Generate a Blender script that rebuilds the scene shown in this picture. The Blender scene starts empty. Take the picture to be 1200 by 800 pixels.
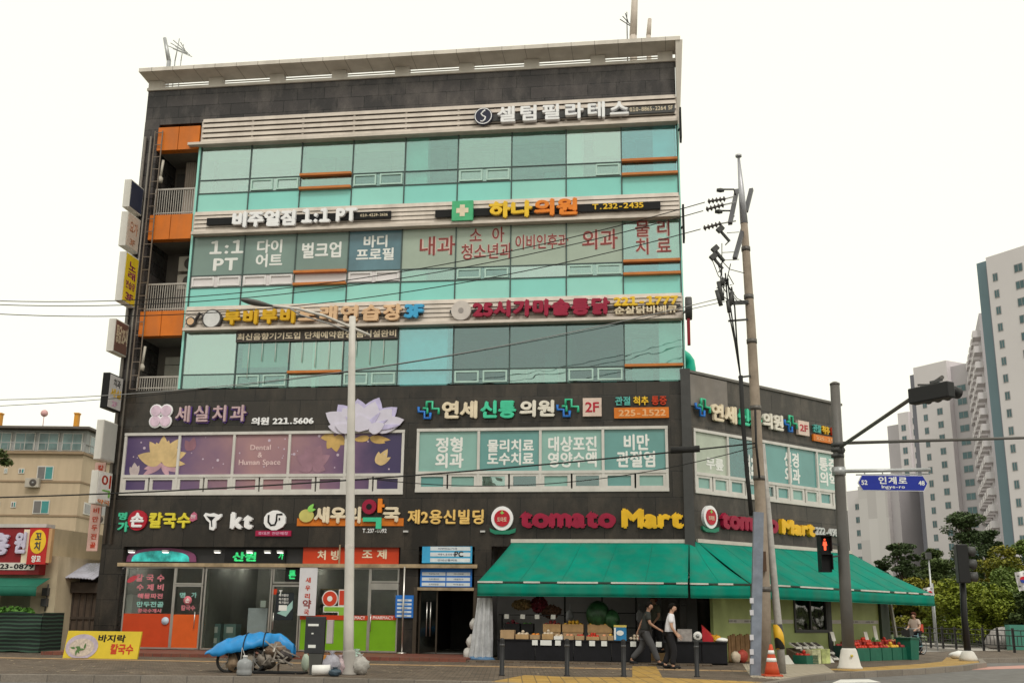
import bpy, math, random
from mathutils import Vector, Matrix
random.seed(7)
R_ = math.radians
SC = bpy.context.scene
COL = SC.collection

# ------------------------------------------------------------------ camera
FOC, PITCH, ROLL, CZ = 1259.86, R_(14.196), R_(0.642), 1.55
FW = Vector((0, math.cos(PITCH), math.sin(PITCH)))
_r = Vector((1, 0, 0)); _u = Vector((0, -math.sin(PITCH), math.cos(PITCH)))
RT = _r * math.cos(ROLL) + _u * math.sin(ROLL)
UP = -_r * math.sin(ROLL) + _u * math.cos(ROLL)
EYE = Vector((0, 0, CZ))
cam = bpy.data.cameras.new('camera'); cam.sensor_width = 36; cam.lens = FOC / 1200 * 36
cam.clip_start = 0.1; cam.clip_end = 4000
co = bpy.data.objects.new('camera', cam); COL.objects.link(co)
m3 = Matrix((RT, UP, -FW)).transposed()
co.matrix_world = Matrix.Translation(EYE) @ m3.to_4x4()
SC.camera = co

# ------------------------------------------------------------------ sky, sun, exposure
SUN_AZ, SUN_EL = R_(163), R_(48)          # sun behind the photographer, to the right, behind thin cloud
wd = bpy.data.worlds.new("World"); SC.world = wd; wd.use_nodes = True
nt = wd.node_tree; bg = nt.nodes['Background']
sky = nt.nodes.new('ShaderNodeTexSky'); sky.sky_type = 'NISHITA'; sky.sun_disc = False
sky.sun_elevation = SUN_EL; sky.sun_rotation = SUN_AZ; sky.dust_density = 4; sky.air_density = 1.2
mx = nt.nodes.new('ShaderNodeMixRGB'); mx.inputs[0].default_value = 0.9
mx.inputs[2].default_value = (12.2, 12.0, 10.3, 1)       # even white cloud cover
nt.links.new(sky.outputs[0], mx.inputs[1]); nt.links.new(mx.outputs[0], bg.inputs[0])
bg.inputs[1].default_value = 0.1
sl = bpy.data.lights.new('sun', 'SUN'); sl.energy = 1.3; sl.angle = R_(12); sl.color = (1, 0.95, 0.88)
so = bpy.data.objects.new('sun', sl); COL.objects.link(so)
sd_ = Vector((math.sin(SUN_AZ) * math.cos(SUN_EL), math.cos(SUN_AZ) * math.cos(SUN_EL), math.sin(SUN_EL)))
so.rotation_euler = sd_.to_track_quat('Z', 'Y').to_euler()
SC.view_settings.view_transform = 'Standard'; SC.view_settings.look = 'None'
SC.view_settings.exposure = 0.0; SC.view_settings.gamma = 1
SC.view_settings.use_curve_mapping = False
SC.cycles.use_denoising = True
SC.cycles.transparent_max_bounces = 16

# ------------------------------------------------------------------ measuring helpers
def ray(px, py):
    d = RT * (px - 600) + UP * (400 - py) + FW * FOC
    return d / d.y
def G(px, py, z=0.15):                     # point of the ground seen at a place of the photograph
    d = ray(px, py); return EYE + d * ((z - CZ) / d.z)
def AT(px, py, Y):
    return EYE + ray(px, py) * Y
TF, TS = R_(-7.92), R_(39.447)             # directions of the two street fronts
C0 = Vector((5.805, 35.402, 0))
class Frame:
    def __init__(s, ang, org):
        s.m = Matrix.Translation(org) @ Matrix.Rotation(ang, 4, 'Z'); s.inv = s.m.inverted(); s.org = org
        s.t = Vector((math.cos(ang), math.sin(ang), 0)); s.n = Vector((math.sin(ang), -math.cos(ang), 0))
    def p(s, px, py, off=0.0):             # (u, z) of a photographed point lying `off` metres in front of this street front
        d = ray(px, py); P0 = s.org + s.n * off
        P = EYE + d * ((P0 - EYE).dot(s.n) / d.dot(s.n))
        return (P - s.org).dot(s.t), P.z
    def r(s, x0, y0, x1, y1, off=0.0):     # top-left and bottom-right corner -> u0, u1, z0, z1
        a = s.p(x0, y0, off); b = s.p(x1, y1, off)
        return a[0], b[0], b[1], a[1]
    def loc(s, P): return s.inv @ P
FR = Frame(TF, C0); SD = Frame(TS, C0); WO = Frame(0, Vector((0, 0, 0)))
F = FR.p

# ------------------------------------------------------------------ object helpers
ORG = {}
TXT = bpy.data.objects.new('t', bpy.data.curves.new('t', 'FONT'))     # one unlinked text block; each character is converted once
def glyph(ch):
    c = TXT.data; c.body = ch; c.extrude = 0.5; c.size = 1; c.resolution_u = 4
    me = bpy.data.meshes.new_from_object(TXT)
    out = ([tuple(v.co) for v in me.vertices], [tuple(p.vertices) for p in me.polygons])
    bpy.data.meshes.remove(me); return out
GLY = {}
def lay_out(txt, spread):
    V = []; Fc = []
    for li, line in enumerate(txt.split('\n')):
        x = 0; run = []
        for ch in line.replace('1', '\uff11'):
            if ch == ' ': x += 0.34; continue
            if ch not in GLY: GLY[ch] = glyph(ch)
            vs, fs = GLY[ch]
            if 0x1000 < ord(ch) < 0xff00: adv = 0.92*spread; x_ = x
            else:
                w0 = min(v[0] for v in vs); adv = (max(v[0] for v in vs)-w0+0.09); gap = .1 if ch in '1:.-' else 0; adv += 2*gap; x_ = x - w0 + gap
            run.append((x_, vs, fs)); x += adv
        for x_, vs, fs in run:
            b = len(V); V += [(v[0]+x_-x/2, v[1]-li*1.0, v[2]) for v in vs]; Fc += [tuple(i+b for i in f) for f in fs]
    return V, Fc
def tag(o, label=None, cat=None, group=None, kind=None):
    if label: o['label'] = label
    if cat: o['category'] = cat
    if group: o['group'] = group
    if kind: o['kind'] = kind
    return o
def thing(name, label, cat, fr, loc, group=None):
    o = bpy.data.objects.new(name, None); COL.objects.link(o); o.empty_display_size = 0.2
    o.matrix_world = fr.m @ Matrix.Translation(Vector(loc))
    ORG[o.name] = Vector(loc)
    return tag(o, label, cat, group)
def root_of(o):
    while o.parent: o = o.parent
    return o
class MB:
    def __init__(s): s.v = []; s.f = []; s.sm = []
    def add(s, vs, fs, smooth=False):
        b = len(s.v); s.v += [Vector(v) for v in vs]
        for f in fs: s.f.append([i + b for i in f]); s.sm.append(smooth)
        return s
    def box(s, x0, x1, y0, y1, z0, z1):
        if x0 > x1: x0, x1 = x1, x0
        if y0 > y1: y0, y1 = y1, y0
        if z0 > z1: z0, z1 = z1, z0
        return s.add([(x0,y0,z0),(x1,y0,z0),(x1,y1,z0),(x0,y1,z0),(x0,y0,z1),(x1,y0,z1),(x1,y1,z1),(x0,y1,z1)],
              [(3,2,1,0),(4,5,6,7),(0,1,5,4),(1,2,6,5),(2,3,7,6),(3,0,4,7)])
    def hexa(s, a, b):                     # two quads of points (front, back)
        return s.add(list(a) + list(b), [(0,1,2,3),(7,6,5,4),(1,0,4,5),(2,1,5,6),(3,2,6,7),(0,3,7,4)])
    def bar(s, p, q, w, d=None, up=(0, 0, 1)):   # square bar from p to q
        p = Vector(p); q = Vector(q); d = d or w; t = (q - p).normalized(); up = Vector(up)
        if abs(t.dot(up)) > 0.98: up = Vector((0, 1, 0))
        a = t.cross(up).normalized() * w / 2; b = a.cross(t).normalized() * d / 2
        return s.add([p-a-b, p+a-b, p+a+b, p-a+b, q-a-b, q+a-b, q+a+b, q-a+b],
              [(3,2,1,0),(4,5,6,7),(0,1,5,4),(1,2,6,5),(2,3,7,6),(3,0,4,7)])
    def tube(s, pts, r, n=8, cap=True):
        pts = [Vector(p) for p in pts]; rs = r if isinstance(r, (list, tuple)) else [r] * len(pts)
        vs = []; fs = []; prev = None
        for i, p in enumerate(pts):
            t = (pts[min(i+1, len(pts)-1)] - pts[max(i-1, 0)]).normalized()
            if prev is None:
                a = t.cross(Vector((0, 0, 1)))
                if a.length < 1e-3: a = t.cross(Vector((1, 0, 0)))
            else: a = prev - t * prev.dot(t)
            a.normalize(); prev = a; b = t.cross(a)
            for k in range(n):
                th = 2 * math.pi * k / n; vs.append(p + (a * math.cos(th) + b * math.sin(th)) * rs[i])
        for i in range(len(pts) - 1):
            for k in range(n):
                fs.append((i*n+k, i*n+(k+1) % n, (i+1)*n+(k+1) % n, (i+1)*n+k))
        s.add(vs, fs, True)
        if cap:
            b = len(s.v) - len(vs)
            s.f.append([b+k for k in range(n)][::-1]); s.sm.append(False)
            s.f.append([b+(len(pts)-1)*n+k for k in range(n)]); s.sm.append(False)
        return s
    def lathe(s, prof, c=(0, 0, 0), n=16, axis=None):   # profile of (radius, height)
        c = Vector(c); ax = Vector(axis or (0, 0, 1)).normalized()
        return s.tube([c + ax * h for _, h in prof], [max(r, 1e-4) for r, _ in prof], n) if False else s._lathe(prof, c, n, ax)
    def _lathe(s, prof, c, n, ax):
        a = ax.orthogonal().normalized(); b = ax.cross(a); vs = []; fs = []
        for r, h in prof:
            for k in range(n):
                th = 2*math.pi*k/n; vs.append(c + ax*h + (a*math.cos(th) + b*math.sin(th))*max(r, 1e-4))
        for i in range(len(prof)-1):
            for k in range(n): fs.append((i*n+k, i*n+(k+1) % n, (i+1)*n+(k+1) % n, (i+1)*n+k))
        fs.append(tuple(range(n))[::-1]); fs.append(tuple((len(prof)-1)*n+k for k in range(n)))
        return s.add(vs, fs, True)
    def plate(s, poly, y0, y1):            # outline in (x, z), thickness from y0 (front) to y1
        n = len(poly)
        ar = sum(poly[i][0]*poly[(i+1) % n][1] - poly[(i+1) % n][0]*poly[i][1] for i in range(n))
        if ar < 0: poly = poly[::-1]
        vs = [(x, y0, z) for x, z in poly] + [(x, y1, z) for x, z in poly]
        fs = [tuple(range(n)), tuple(range(2*n-1, n-1, -1))] + [(i+n, (i+1) % n+n, (i+1) % n, i) for i in range(n)]
        return s.add(vs, fs)
    def slab(s, poly, z0, z1):             # outline in (x, y), height from z0 to z1
        n = len(poly)
        ar = sum(poly[i][0]*poly[(i+1) % n][1] - poly[(i+1) % n][0]*poly[i][1] for i in range(n))
        if ar < 0: poly = poly[::-1]
        vs = [(p[0], p[1], z1) for p in poly] + [(p[0], p[1], z0) for p in poly]
        fs = [tuple(range(n)), tuple(range(2*n-1, n-1, -1))] + [(i, i+n, (i+1) % n+n, (i+1) % n) for i in range(n)]
        return s.add(vs, fs)
    def ball(s, c, r, n=10, m=7, jit=0.0):
        c = Vector(c); r = Vector(r) if not isinstance(r, (int, float)) else Vector((r, r, r)); vs = []; fs = []
        for i in range(m+1):
            ph = math.pi*i/m
            for k in range(n):
                th = 2*math.pi*k/n; j = 1 + random.uniform(-jit, jit)
                vs.append(c + Vector((r.x*math.sin(ph)*math.cos(th)*j, r.y*math.sin(ph)*math.sin(th)*j, r.z*math.cos(ph)*j)))
        for i in range(m):
            for k in range(n): fs.append((i*n+k, (i+1)*n+k, (i+1)*n+(k+1) % n, i*n+(k+1) % n))
        return s.add(vs, fs, True)
    def grid(s, fn, nu, nv, smooth=True):
        vs = [fn(i/nu, j/nv) for j in range(nv+1) for i in range(nu+1)]
        fs = [(j*(nu+1)+i, j*(nu+1)+i+1, (j+1)*(nu+1)+i+1, (j+1)*(nu+1)+i) for j in range(nv) for i in range(nu)]
        return s.add(vs, fs, smooth)
    def text(s, txt, rect, y, depth=0.05, bold=0.02, fit=True, spread=1.0):   # lettering fitted to u0,u1,z0,z1 with its face at y
        V, fcs = lay_out(txt, spread)
        if not V: return s
        xs = [v[0] for v in V]; ys = [v[1] for v in V]
        x0, x1, y0, y1 = min(xs)-bold, max(xs)+bold, min(ys)-bold, max(ys)+bold
        u0, u1, z0, z1 = rect; sx = (u1-u0)/(x1-x0); sz = (z1-z0)/(y1-y0)
        if not fit: sx = sz = min(sx, sz)
        cu, cz = (u0+u1)/2, (z0+z1)/2; cx, cy = (x0+x1)/2, (y0+y1)/2
        offs = [(0, 0)] if bold <= 0 else [(0, 0), (bold, 0.3*bold), (-bold, -0.3*bold), (0.3*bold, -bold), (-0.3*bold, bold)]
        for k, (dx, dz) in enumerate(offs):
            s.add([(cu+(v[0]+dx-cx)*sx, y + k*0.0012 + (0 if v[2] > 0 else depth), cz+(v[1]+dz-cy)*sz) for v in V], fcs)
        return s
    def build(s, name, mat, parent=None, fr=None, bevel=0):
        me = bpy.data.meshes.new(name); off = ORG[root_of(parent).name] if parent else Vector((0, 0, 0))
        me.from_pydata([v - off for v in s.v], [], s.f); me.polygons.foreach_set('use_smooth', s.sm); me.update()
        me.materials.append(mat); o = bpy.data.objects.new(name, me); COL.objects.link(o)
        if parent: o.parent = parent
        elif fr: o.matrix_world = fr.m
        if bevel:
            b = o.modifiers.new('bevel', 'BEVEL'); b.width = bevel; b.segments = 2; b.limit_method = 'ANGLE'
        return o
    def single(s, name, label, cat, mat, fr, group=None, kind=None, bevel=0):    # a top-level thing of one mesh, origin at its base
        n = len(s.v); c = sum(s.v, Vector()) / n; c.z = min(v.z for v in s.v)
        for v in s.v: v -= c
        o = s.build(name, mat, bevel=bevel); o.matrix_world = fr.m @ Matrix.Translation(c); ORG[o.name] = c
        return tag(o, label, cat, group, kind)
def dup(root, M=None, label=None, group=None):
    r = root.copy(); COL.objects.link(r)
    if M is not None: r.matrix_world = M
    if label: r['label'] = label
    if group: r['group'] = group
    for ch in list(root.children):
        c = ch.copy(); COL.objects.link(c); c.parent = r
        for g in ch.children:
            d = g.copy(); COL.objects.link(d); d.parent = c
    return r

# ------------------------------------------------------------------ materials
MC = {}
def mat(name, col, rough=0.6, metal=0.0, var=0.12, scale=3.0, bump=0.0, coat=0.0, emit=0.0, grime=0.0, spec=0.32):
    if name in MC: return MC[name]
    m = bpy.data.materials.new(name); m.use_nodes = True; n = m.node_tree; b = n.nodes['Principled BSDF']
    b.inputs['Roughness'].default_value = rough; b.inputs['Metallic'].default_value = metal
    b.inputs['Coat Weight'].default_value = coat; b.inputs['Specular IOR Level'].default_value = spec
    b.inputs['Coat Roughness'].default_value = 0.08
    tc = n.nodes.new('ShaderNodeTexCoord')
    nz = n.nodes.new('ShaderNodeTexNoise'); nz.inputs['Scale'].default_value = scale; nz.inputs['Detail'].default_value = 6
    nz.inputs['Roughness'].default_value = 0.62
    n.links.new(tc.outputs['Object'], nz.inputs['Vector'])
    rp = n.nodes.new('ShaderNodeValToRGB'); e = rp.color_ramp.elements
    e[0].position = 0.3; e[1].position = 0.72
    e[0].color = (*[c*(1-var) for c in col], 1); e[1].color = (*[min(1, c*(1+var)) for c in col], 1)
    n.links.new(nz.outputs['Fac'], rp.inputs['Fac']); out = rp.outputs['Color']
    if grime:
        n2 = n.nodes.new('ShaderNodeTexNoise'); n2.inputs['Scale'].default_value = 0.9; n2.inputs['Detail'].default_value = 8
        mp = n.nodes.new('ShaderNodeMapping'); mp.inputs['Scale'].default_value = (2.2, 2.2, 0.45)
        n.links.new(tc.outputs['Object'], mp.inputs[0]); n.links.new(mp.outputs[0], n2.inputs['Vector'])
        r2 = n.nodes.new('ShaderNodeValToRGB'); r2.color_ramp.elements[0].position = 0.42; r2.color_ramp.elements[1].position = 0.72
        n.links.new(n2.outputs['Fac'], r2.inputs['Fac'])
        mm = n.nodes.new('ShaderNodeMath'); mm.operation = 'MULTIPLY'; mm.inputs[1].default_value = grime
        n.links.new(r2.outputs['Color'], mm.inputs[0])
        mi = n.nodes.new('ShaderNodeMixRGB'); mi.inputs[2].default_value = (0.11, 0.085, 0.06, 1)
        n.links.new(mm.outputs[0], mi.inputs[0]); n.links.new(out, mi.inputs[1]); out = mi.outputs[0]
    n.links.new(out, b.inputs['Base Color'])
    if bump:
        bp = n.nodes.new('ShaderNodeBump'); bp.inputs['Strength'].default_value = bump; bp.inputs['Distance'].default_value = 0.02
        n.links.new(nz.outputs['Fac'], bp.inputs['Height']); n.links.new(bp.outputs[0], b.inputs['Normal'])
    if emit:
        n.links.new(out, b.inputs['Emission Color']); b.inputs['Emission Strength'].default_value = emit
    MC[name] = m; return m
def panels(name, c1, c2, mortar, w, h, msize=0.012, rough=0.45, stain=0.35, stain_col=(0.12, 0.085, 0.06), plane='xz', offset=0.5, bump=0.3, streak=True):
    m = bpy.data.materials.new(name); m.use_nodes = True; n = m.node_tree; b = n.nodes['Principled BSDF']; L = n.links.new
    tc = n.nodes.new('ShaderNodeTexCoord'); sp = n.nodes.new('ShaderNodeSeparateXYZ'); L(tc.outputs['Object'], sp.inputs[0])
    cb = n.nodes.new('ShaderNodeCombineXYZ'); L(sp.outputs['X'], cb.inputs['X']); L(sp.outputs['Z' if plane == 'xz' else 'Y'], cb.inputs['Y'])
    br = n.nodes.new('ShaderNodeTexBrick'); L(cb.outputs[0], br.inputs['Vector']); br.offset = offset
    br.inputs['Scale'].default_value = 1; br.inputs['Brick Width'].default_value = w; br.inputs['Row Height'].default_value = h
    br.inputs['Mortar Size'].default_value = msize; br.inputs['Mortar Smooth'].default_value = 0.1; br.inputs['Bias'].default_value = 0
    br.inputs['Color1'].default_value = (*c1, 1); br.inputs['Color2'].default_value = (*c2, 1); br.inputs['Mortar'].default_value = (*mortar, 1)
    nz = n.nodes.new('ShaderNodeTexNoise'); nz.inputs['Scale'].default_value = 1.7; nz.inputs['Detail'].default_value = 10; nz.inputs['Roughness'].default_value = 0.66
    mp = n.nodes.new('ShaderNodeMapping'); mp.inputs['Scale'].default_value = (1, 1, 0.5 if streak else 1)
    L(tc.outputs['Object'], mp.inputs[0]); L(mp.outputs[0], nz.inputs['Vector'])
    rp = n.nodes.new('ShaderNodeValToRGB'); rp.color_ramp.elements[0].position = 0.46; rp.color_ramp.elements[1].position = 0.74
    L(nz.outputs['Fac'], rp.inputs['Fac'])
    ml = n.nodes.new('ShaderNodeMath'); ml.operation = 'MULTIPLY'; ml.inputs[1].default_value = stain; L(rp.outputs[0], ml.inputs[0])
    mi = n.nodes.new('ShaderNodeMixRGB'); mi.inputs[2].default_value = (*stain_col, 1); L(ml.outputs[0], mi.inputs[0]); L(br.outputs['Color'], mi.inputs[1])
    n3 = n.nodes.new('ShaderNodeTexNoise'); n3.inputs['Scale'].default_value = 26; n3.inputs['Detail'].default_value = 3; L(tc.outputs['Object'], n3.inputs['Vector'])
    m2 = n.nodes.new('ShaderNodeMixRGB'); m2.blend_type = 'OVERLAY'; m2.inputs[0].default_value = 0.35
    L(mi.outputs[0], m2.inputs[1]); L(n3.outputs['Fac'], m2.inputs[2]); L(m2.outputs[0], b.inputs['Base Color'])
    b.inputs['Roughness'].default_value = rough; b.inputs['Specular IOR Level'].default_value = 0.3
    bp = n.nodes.new('ShaderNodeBump'); bp.inputs['Strength'].default_value = bump; bp.inputs['Distance'].default_value = 0.01; bp.invert = True
    L(br.outputs['Fac'], bp.inputs['Height']); L(bp.outputs[0], b.inputs['Normal'])
    return m
def glass(name, tint, refl, gcol=(0.85, 0.95, 0.92), wav=0.02, rough=0.015):
    m = bpy.data.materials.new(name); m.use_nodes = True; n = m.node_tree; L = n.links.new
    n.nodes.remove(n.nodes['Principled BSDF']); o = n.nodes['Material Output']
    tr = n.nodes.new('ShaderNodeBsdfTransparent'); tr.inputs[0].default_value = (*tint, 1)
    gl = n.nodes.new('ShaderNodeBsdfGlossy'); gl.inputs['Color'].default_value = (*gcol, 1); gl.inputs['Roughness'].default_value = rough
    tc = n.nodes.new('ShaderNodeTexCoord'); nz = n.nodes.new('ShaderNodeTexNoise'); nz.inputs['Scale'].default_value = 0.8; nz.inputs['Detail'].default_value = 2
    L(tc.outputs['Object'], nz.inputs['Vector'])
    bp = n.nodes.new('ShaderNodeBump'); bp.inputs['Strength'].default_value = wav; bp.inputs['Distance'].default_value = 0.3; L(nz.outputs['Fac'], bp.inputs['Height']); L(bp.outputs[0], gl.inputs['Normal'])
    lw = n.nodes.new('ShaderNodeLayerWeight'); lw.inputs['Blend'].default_value = 0.25
    mr = n.nodes.new('ShaderNodeMapRange'); mr.inputs['To Min'].default_value = refl; mr.inputs['To Max'].default_value = min(1, refl+0.55); L(lw.outputs['Fresnel'], mr.inputs['Value'])
    mxs = n.nodes.new('ShaderNodeMixShader'); L(mr.outputs[0], mxs.inputs[0]); L(tr.outputs[0], mxs.inputs[1]); L(gl.outputs[0], mxs.inputs[2]); L(mxs.outputs[0], o.inputs[0])
    return m
STONE_UP = panels('dark_stone_upper', (0.03, 0.027, 0.028), (0.058, 0.05, 0.05), (0.008, 0.008, 0.008), 1.05, 0.47, 0.014, 0.27, 0.65, (0.15, 0.13, 0.12))
STONE = panels('dark_stone', (0.022, 0.02, 0.018), (0.04, 0.035, 0.03), (0.008, 0.008, 0.008), 1.12, 0.86, 0.01, 0.26, 0.6, (0.085, 0.068, 0.053))
STONE_SIDE = panels('weathered_stone', (0.04, 0.036, 0.032), (0.062, 0.055, 0.048), (0.012, 0.012, 0.011), 1.2, 0.95, 0.012, 0.42, 0.75, (0.14, 0.118, 0.098))
ALU = mat('cream_aluminium', (0.62, 0.55, 0.49), 0.42, 0.0, 0.08, 2, grime=0.25)
CANOPY = mat('pale_cladding', (0.66, 0.61, 0.55), 0.5, 0, 0.06, 1.5, grime=0.22)
MULL = mat('dark_mullion', (0.06, 0.09, 0.085), 0.4)
TEALFR = mat('pale_teal_frame', (0.42, 0.6, 0.54), 0.4)
ORANGE = mat('orange_panel', (0.62, 0.16, 0.012), 0.42, 0, 0.12, 1.2, grime=0.25)
ORBAR = mat('orange_bar', (0.5, 0.17, 0.04), 0.45)
BLACK = mat('black_metal', (0.014, 0.014, 0.015), 0.5, spec=0.15)
DARK = mat('dark_grey_metal', (0.06, 0.06, 0.06), 0.5)
GREY = mat('grey_metal', (0.3, 0.3, 0.3), 0.45, 0.3)
GALV = mat('galvanised_steel', (0.42, 0.43, 0.44), 0.42, 0.5, 0.15, 8)
WHITE = mat('white_paint', (0.78, 0.77, 0.75), 0.45, 0, 0.05)
WHITEL = mat('white_acrylic', (0.82, 0.82, 0.84), 0.35, 0, 0.03)
BRASS = mat('brass_trim', (0.55, 0.42, 0.27), 0.3, 0.7, 0.35, 2.5)
ROOM = mat('room_wall', (0.62, 0.6, 0.53), 0.8)
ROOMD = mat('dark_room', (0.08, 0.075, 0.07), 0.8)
CEIL = mat('white_ceiling', (0.75, 0.74, 0.7), 0.8)
COLUMN = mat('pale_column', (0.55, 0.78, 0.72), 0.6)
BLIND = mat('roller_blind', (0.5, 0.5, 0.4), 0.8, 0, 0.1, 1)
VGLASS = glass('vision_glass', (0.68, 0.86, 0.79), 0.28, (0.78, 0.98, 0.96), 0.05)
VGLASS2 = glass('vision_glass_dark', (0.4, 0.58, 0.56), 0.17, (0.74, 0.9, 0.92), 0.012)
VGLASS3 = glass('vision_glass_cyan', (0.55, 0.85, 0.88), 0.24, (0.7, 0.97, 1.0), 0.04)
VGLASS4 = glass('vision_glass_pale', (0.7, 0.87, 0.83), 0.36, (0.82, 0.97, 0.94), 0.05)
VGLASS5 = glass('vision_glass_clear', (0.66, 0.88, 0.84), 0.2, (0.76, 0.96, 0.95), 0.05)
SHOPGL = glass('shop_glass', (0.82, 0.86, 0.84), 0.01, (0.9, 0.95, 0.95), 0.004)
SPAN = mat('teal_spandrel_glass', (0.22, 0.6, 0.54), 0.12, 0, 0.05, 0.6, coat=0.6)
SPAN2 = mat('teal_spandrel_glass_paler', (0.27, 0.62, 0.55), 0.12, 0, 0.05, 0.6, coat=0.6)
RED = mat('red_acrylic', (0.42, 0.012, 0.03), 0.35)
REDB = mat('red_board', (0.5, 0.045, 0.012), 0.4, 0, 0.06)
YELLOW = mat('yellow_acrylic', (0.78, 0.5, 0.03), 0.35)
GOLD = mat('gold_letters', (0.75, 0.5, 0.16), 0.35)
ORNG = mat('orange_acrylic', (0.75, 0.22, 0.02), 0.35)
GREEN = mat('green_acrylic', (0.05, 0.5, 0.28), 0.35)
LGREEN = mat('lime_acrylic', (0.25, 0.6, 0.12), 0.35)
BLUE = mat('blue_acrylic', (0.02, 0.16, 0.55), 0.35)
CYAN = mat('light_blue_acrylic', (0.05, 0.35, 0.62), 0.35)
CREAM = mat('cream_acrylic', (0.72, 0.62, 0.46), 0.4)
BEIGE = mat('beige_letters', (0.68, 0.45, 0.27), 0.4)
BROWNR = mat('maroon_film', (0.25, 0.05, 0.045), 0.5)
PURPLE = mat('purple_acrylic', (0.12, 0.06, 0.3), 0.35)
PINK = mat('pink_acrylic', (0.75, 0.42, 0.6), 0.4)
AWN = mat('green_canvas', (0.0, 0.215, 0.152), 0.85, 0, 0.16, 1.1, 0.3, spec=0.15, grime=0.24)
AWNE = mat('awning_edge', (0.55, 0.5, 0.45), 0.5)
CONC = mat('concrete_pole', (0.33, 0.27, 0.215), 0.85, 0, 0.18, 4, 0.2, grime=0.3)
STAIN = mat('stainless_steel', (0.6, 0.58, 0.55), 0.28, 0.9, 0.12, 2)
RUBBER = mat('black_rubber', (0.02, 0.02, 0.02), 0.8)
WOODC = mat('crate_wood', (0.42, 0.27, 0.13), 0.8, 0, 0.2, 6)
CARD = mat('cardboard', (0.4, 0.27, 0.15), 0.85, 0, 0.15, 4)

# ------------------------------------------------------------------ ground, roads, pavements
def ground_mat(name, col, var, scale, rough=0.9, bump=0.4, crack=0.0):
    return mat(name, col, rough, 0, var, scale, bump, grime=crack)
ASPH = mat('asphalt', (0.15, 0.145, 0.14), 0.85, 0, 0.25, 2.2, 0.3, grime=0.25)
ASPHL = mat('pale_asphalt', (0.27, 0.26, 0.25), 0.85, 0, 0.18, 1.2, 0.3, grime=0.1)
EARTH = mat('earth', (0.12, 0.12, 0.08), 0.95, 0, 0.3, 0.4)
PAVE = panels('pavement_blocks', (0.1, 0.07, 0.048), (0.2, 0.155, 0.115), (0.035, 0.03, 0.027), 0.22, 0.11, 0.01, 0.8, 0.75, (0.05, 0.042, 0.035), 'xy', 0.5, 0.4, False)
APRON = panels('red_apron_tiles', (0.17, 0.05, 0.035), (0.2, 0.075, 0.05), (0.07, 0.06, 0.05), 0.3, 0.3, 0.008, 0.7, 0.5, (0.1, 0.08, 0.06), 'xy', 0.0, 0.3, False)
TACT = panels('yellow_tactile_blocks', (0.36, 0.21, 0.045), (0.47, 0.29, 0.075), (0.15, 0.1, 0.04), 0.3, 0.3, 0.012, 0.75, 0.6, (0.2, 0.145, 0.08), 'xy', 0.0, 0.4, False)
TANST = panels('tan_paving_strip', (0.36, 0.22, 0.1), (0.42, 0.28, 0.15), (0.15, 0.1, 0.07), 0.3, 0.3, 0.01, 0.8, 0.5, (0.2, 0.15, 0.1), 'xy', 0.0, 0.3, False)
COBBLE = panels('pale_cobbles', (0.5, 0.43, 0.32), (0.6, 0.53, 0.42), (0.12, 0.1, 0.08), 0.24, 0.2, 0.03, 0.85, 0.4, (0.2, 0.17, 0.12), 'xy', 0.5, 0.5, False)
KERBM = panels('kerb_stone', (0.19, 0.165, 0.14), (0.24, 0.21, 0.18), (0.12, 0.11, 0.1), 1.0, 5.0, 0.012, 0.8, 0.5, (0.16, 0.13, 0.1), 'xy', 0, 0.2, False)
def xy(v): return (v.x, v.y)
MB().slab([(-3000, -3000), (3000, -3000), (3000, 3000), (-3000, 3000)], -0.3, -0.012).build('ground', EARTH)['kind'] = 'structure'
MB().slab([(-120, -4), (120, -40), (190, 80), (24, 110), (14, 46), (3, 36), (-120, 50)], -0.2, 0.0).build('road', ASPH)['kind'] = 'structure'
k_pts = [G(-420, 786), G(0, 790), G(333, 793), G(572, 799), G(660, 802.5), G(850, 803.5), G(905, 799.5), G(940, 793), G(977, 788.5), G(1013, 786.5), G(1075, 783.5), G(1130, 779.5), G(1155, 776), G(1150, 771.5)]
far_s = [SD.m @ Vector((26, -5.2, 0.15)), SD.m @ Vector((60, -6.5, 0.15))]
walk = k_pts + far_s + [SD.m @ Vector((60, 0.5, 0)), SD.m @ Vector((0, 3.0, 0)), FR.m @ Vector((-24, 4, 0)), FR.m @ Vector((-60, 4, 0))]
MB().slab([xy(p) for p in walk], -0.1, 0.15).build('sidewalk', PAVE)['kind'] = 'structure'
kb = MB()
edge = k_pts + far_s
inn = []
for i, p in enumerate(edge):
    t = (edge[min(i+1, len(edge)-1)] - edge[max(i-1, 0)]); t.z = 0; t.normalize(); inn.append((p, Vector((-t.y, t.x, 0))))
def strip(mb, a, b, z0, z1, e=inn):
    for i in range(len(e)-1):
        (p, n), (q, m) = e[i], e[i+1]
        A, B, Cc, D = p+n*a, q+m*a, q+m*b, p+n*b
        vs = [(v.x, v.y, z1) for v in (A, B, Cc, D)] + [(v.x, v.y, z0) for v in (A, B, Cc, D)]
        mb.add(vs, [(0, 1, 2, 3), (7, 6, 5, 4), (1, 0, 4, 5), (2, 1, 5, 6), (3, 2, 6, 7), (0, 3, 7, 4)])
    return mb
strip(kb, -0.03, 0.17, -0.1, 0.158).build('kerb', KERBM)['kind'] = 'structure'
strip(MB(), 0.2, 3.0, 0.1, 0.156, inn[3:7]).build('tactile_paving', TACT)['kind'] = 'structure'
strip(MB(), 0.19, 1.35, 0.1, 0.155, inn[9:14]).build('tactile_paving_corner', TACT)['kind'] = 'structure'
a, b, c_, d_ = G(741, 780.5), G(769, 780.5), G(776, 793), G(741, 793)
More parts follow.
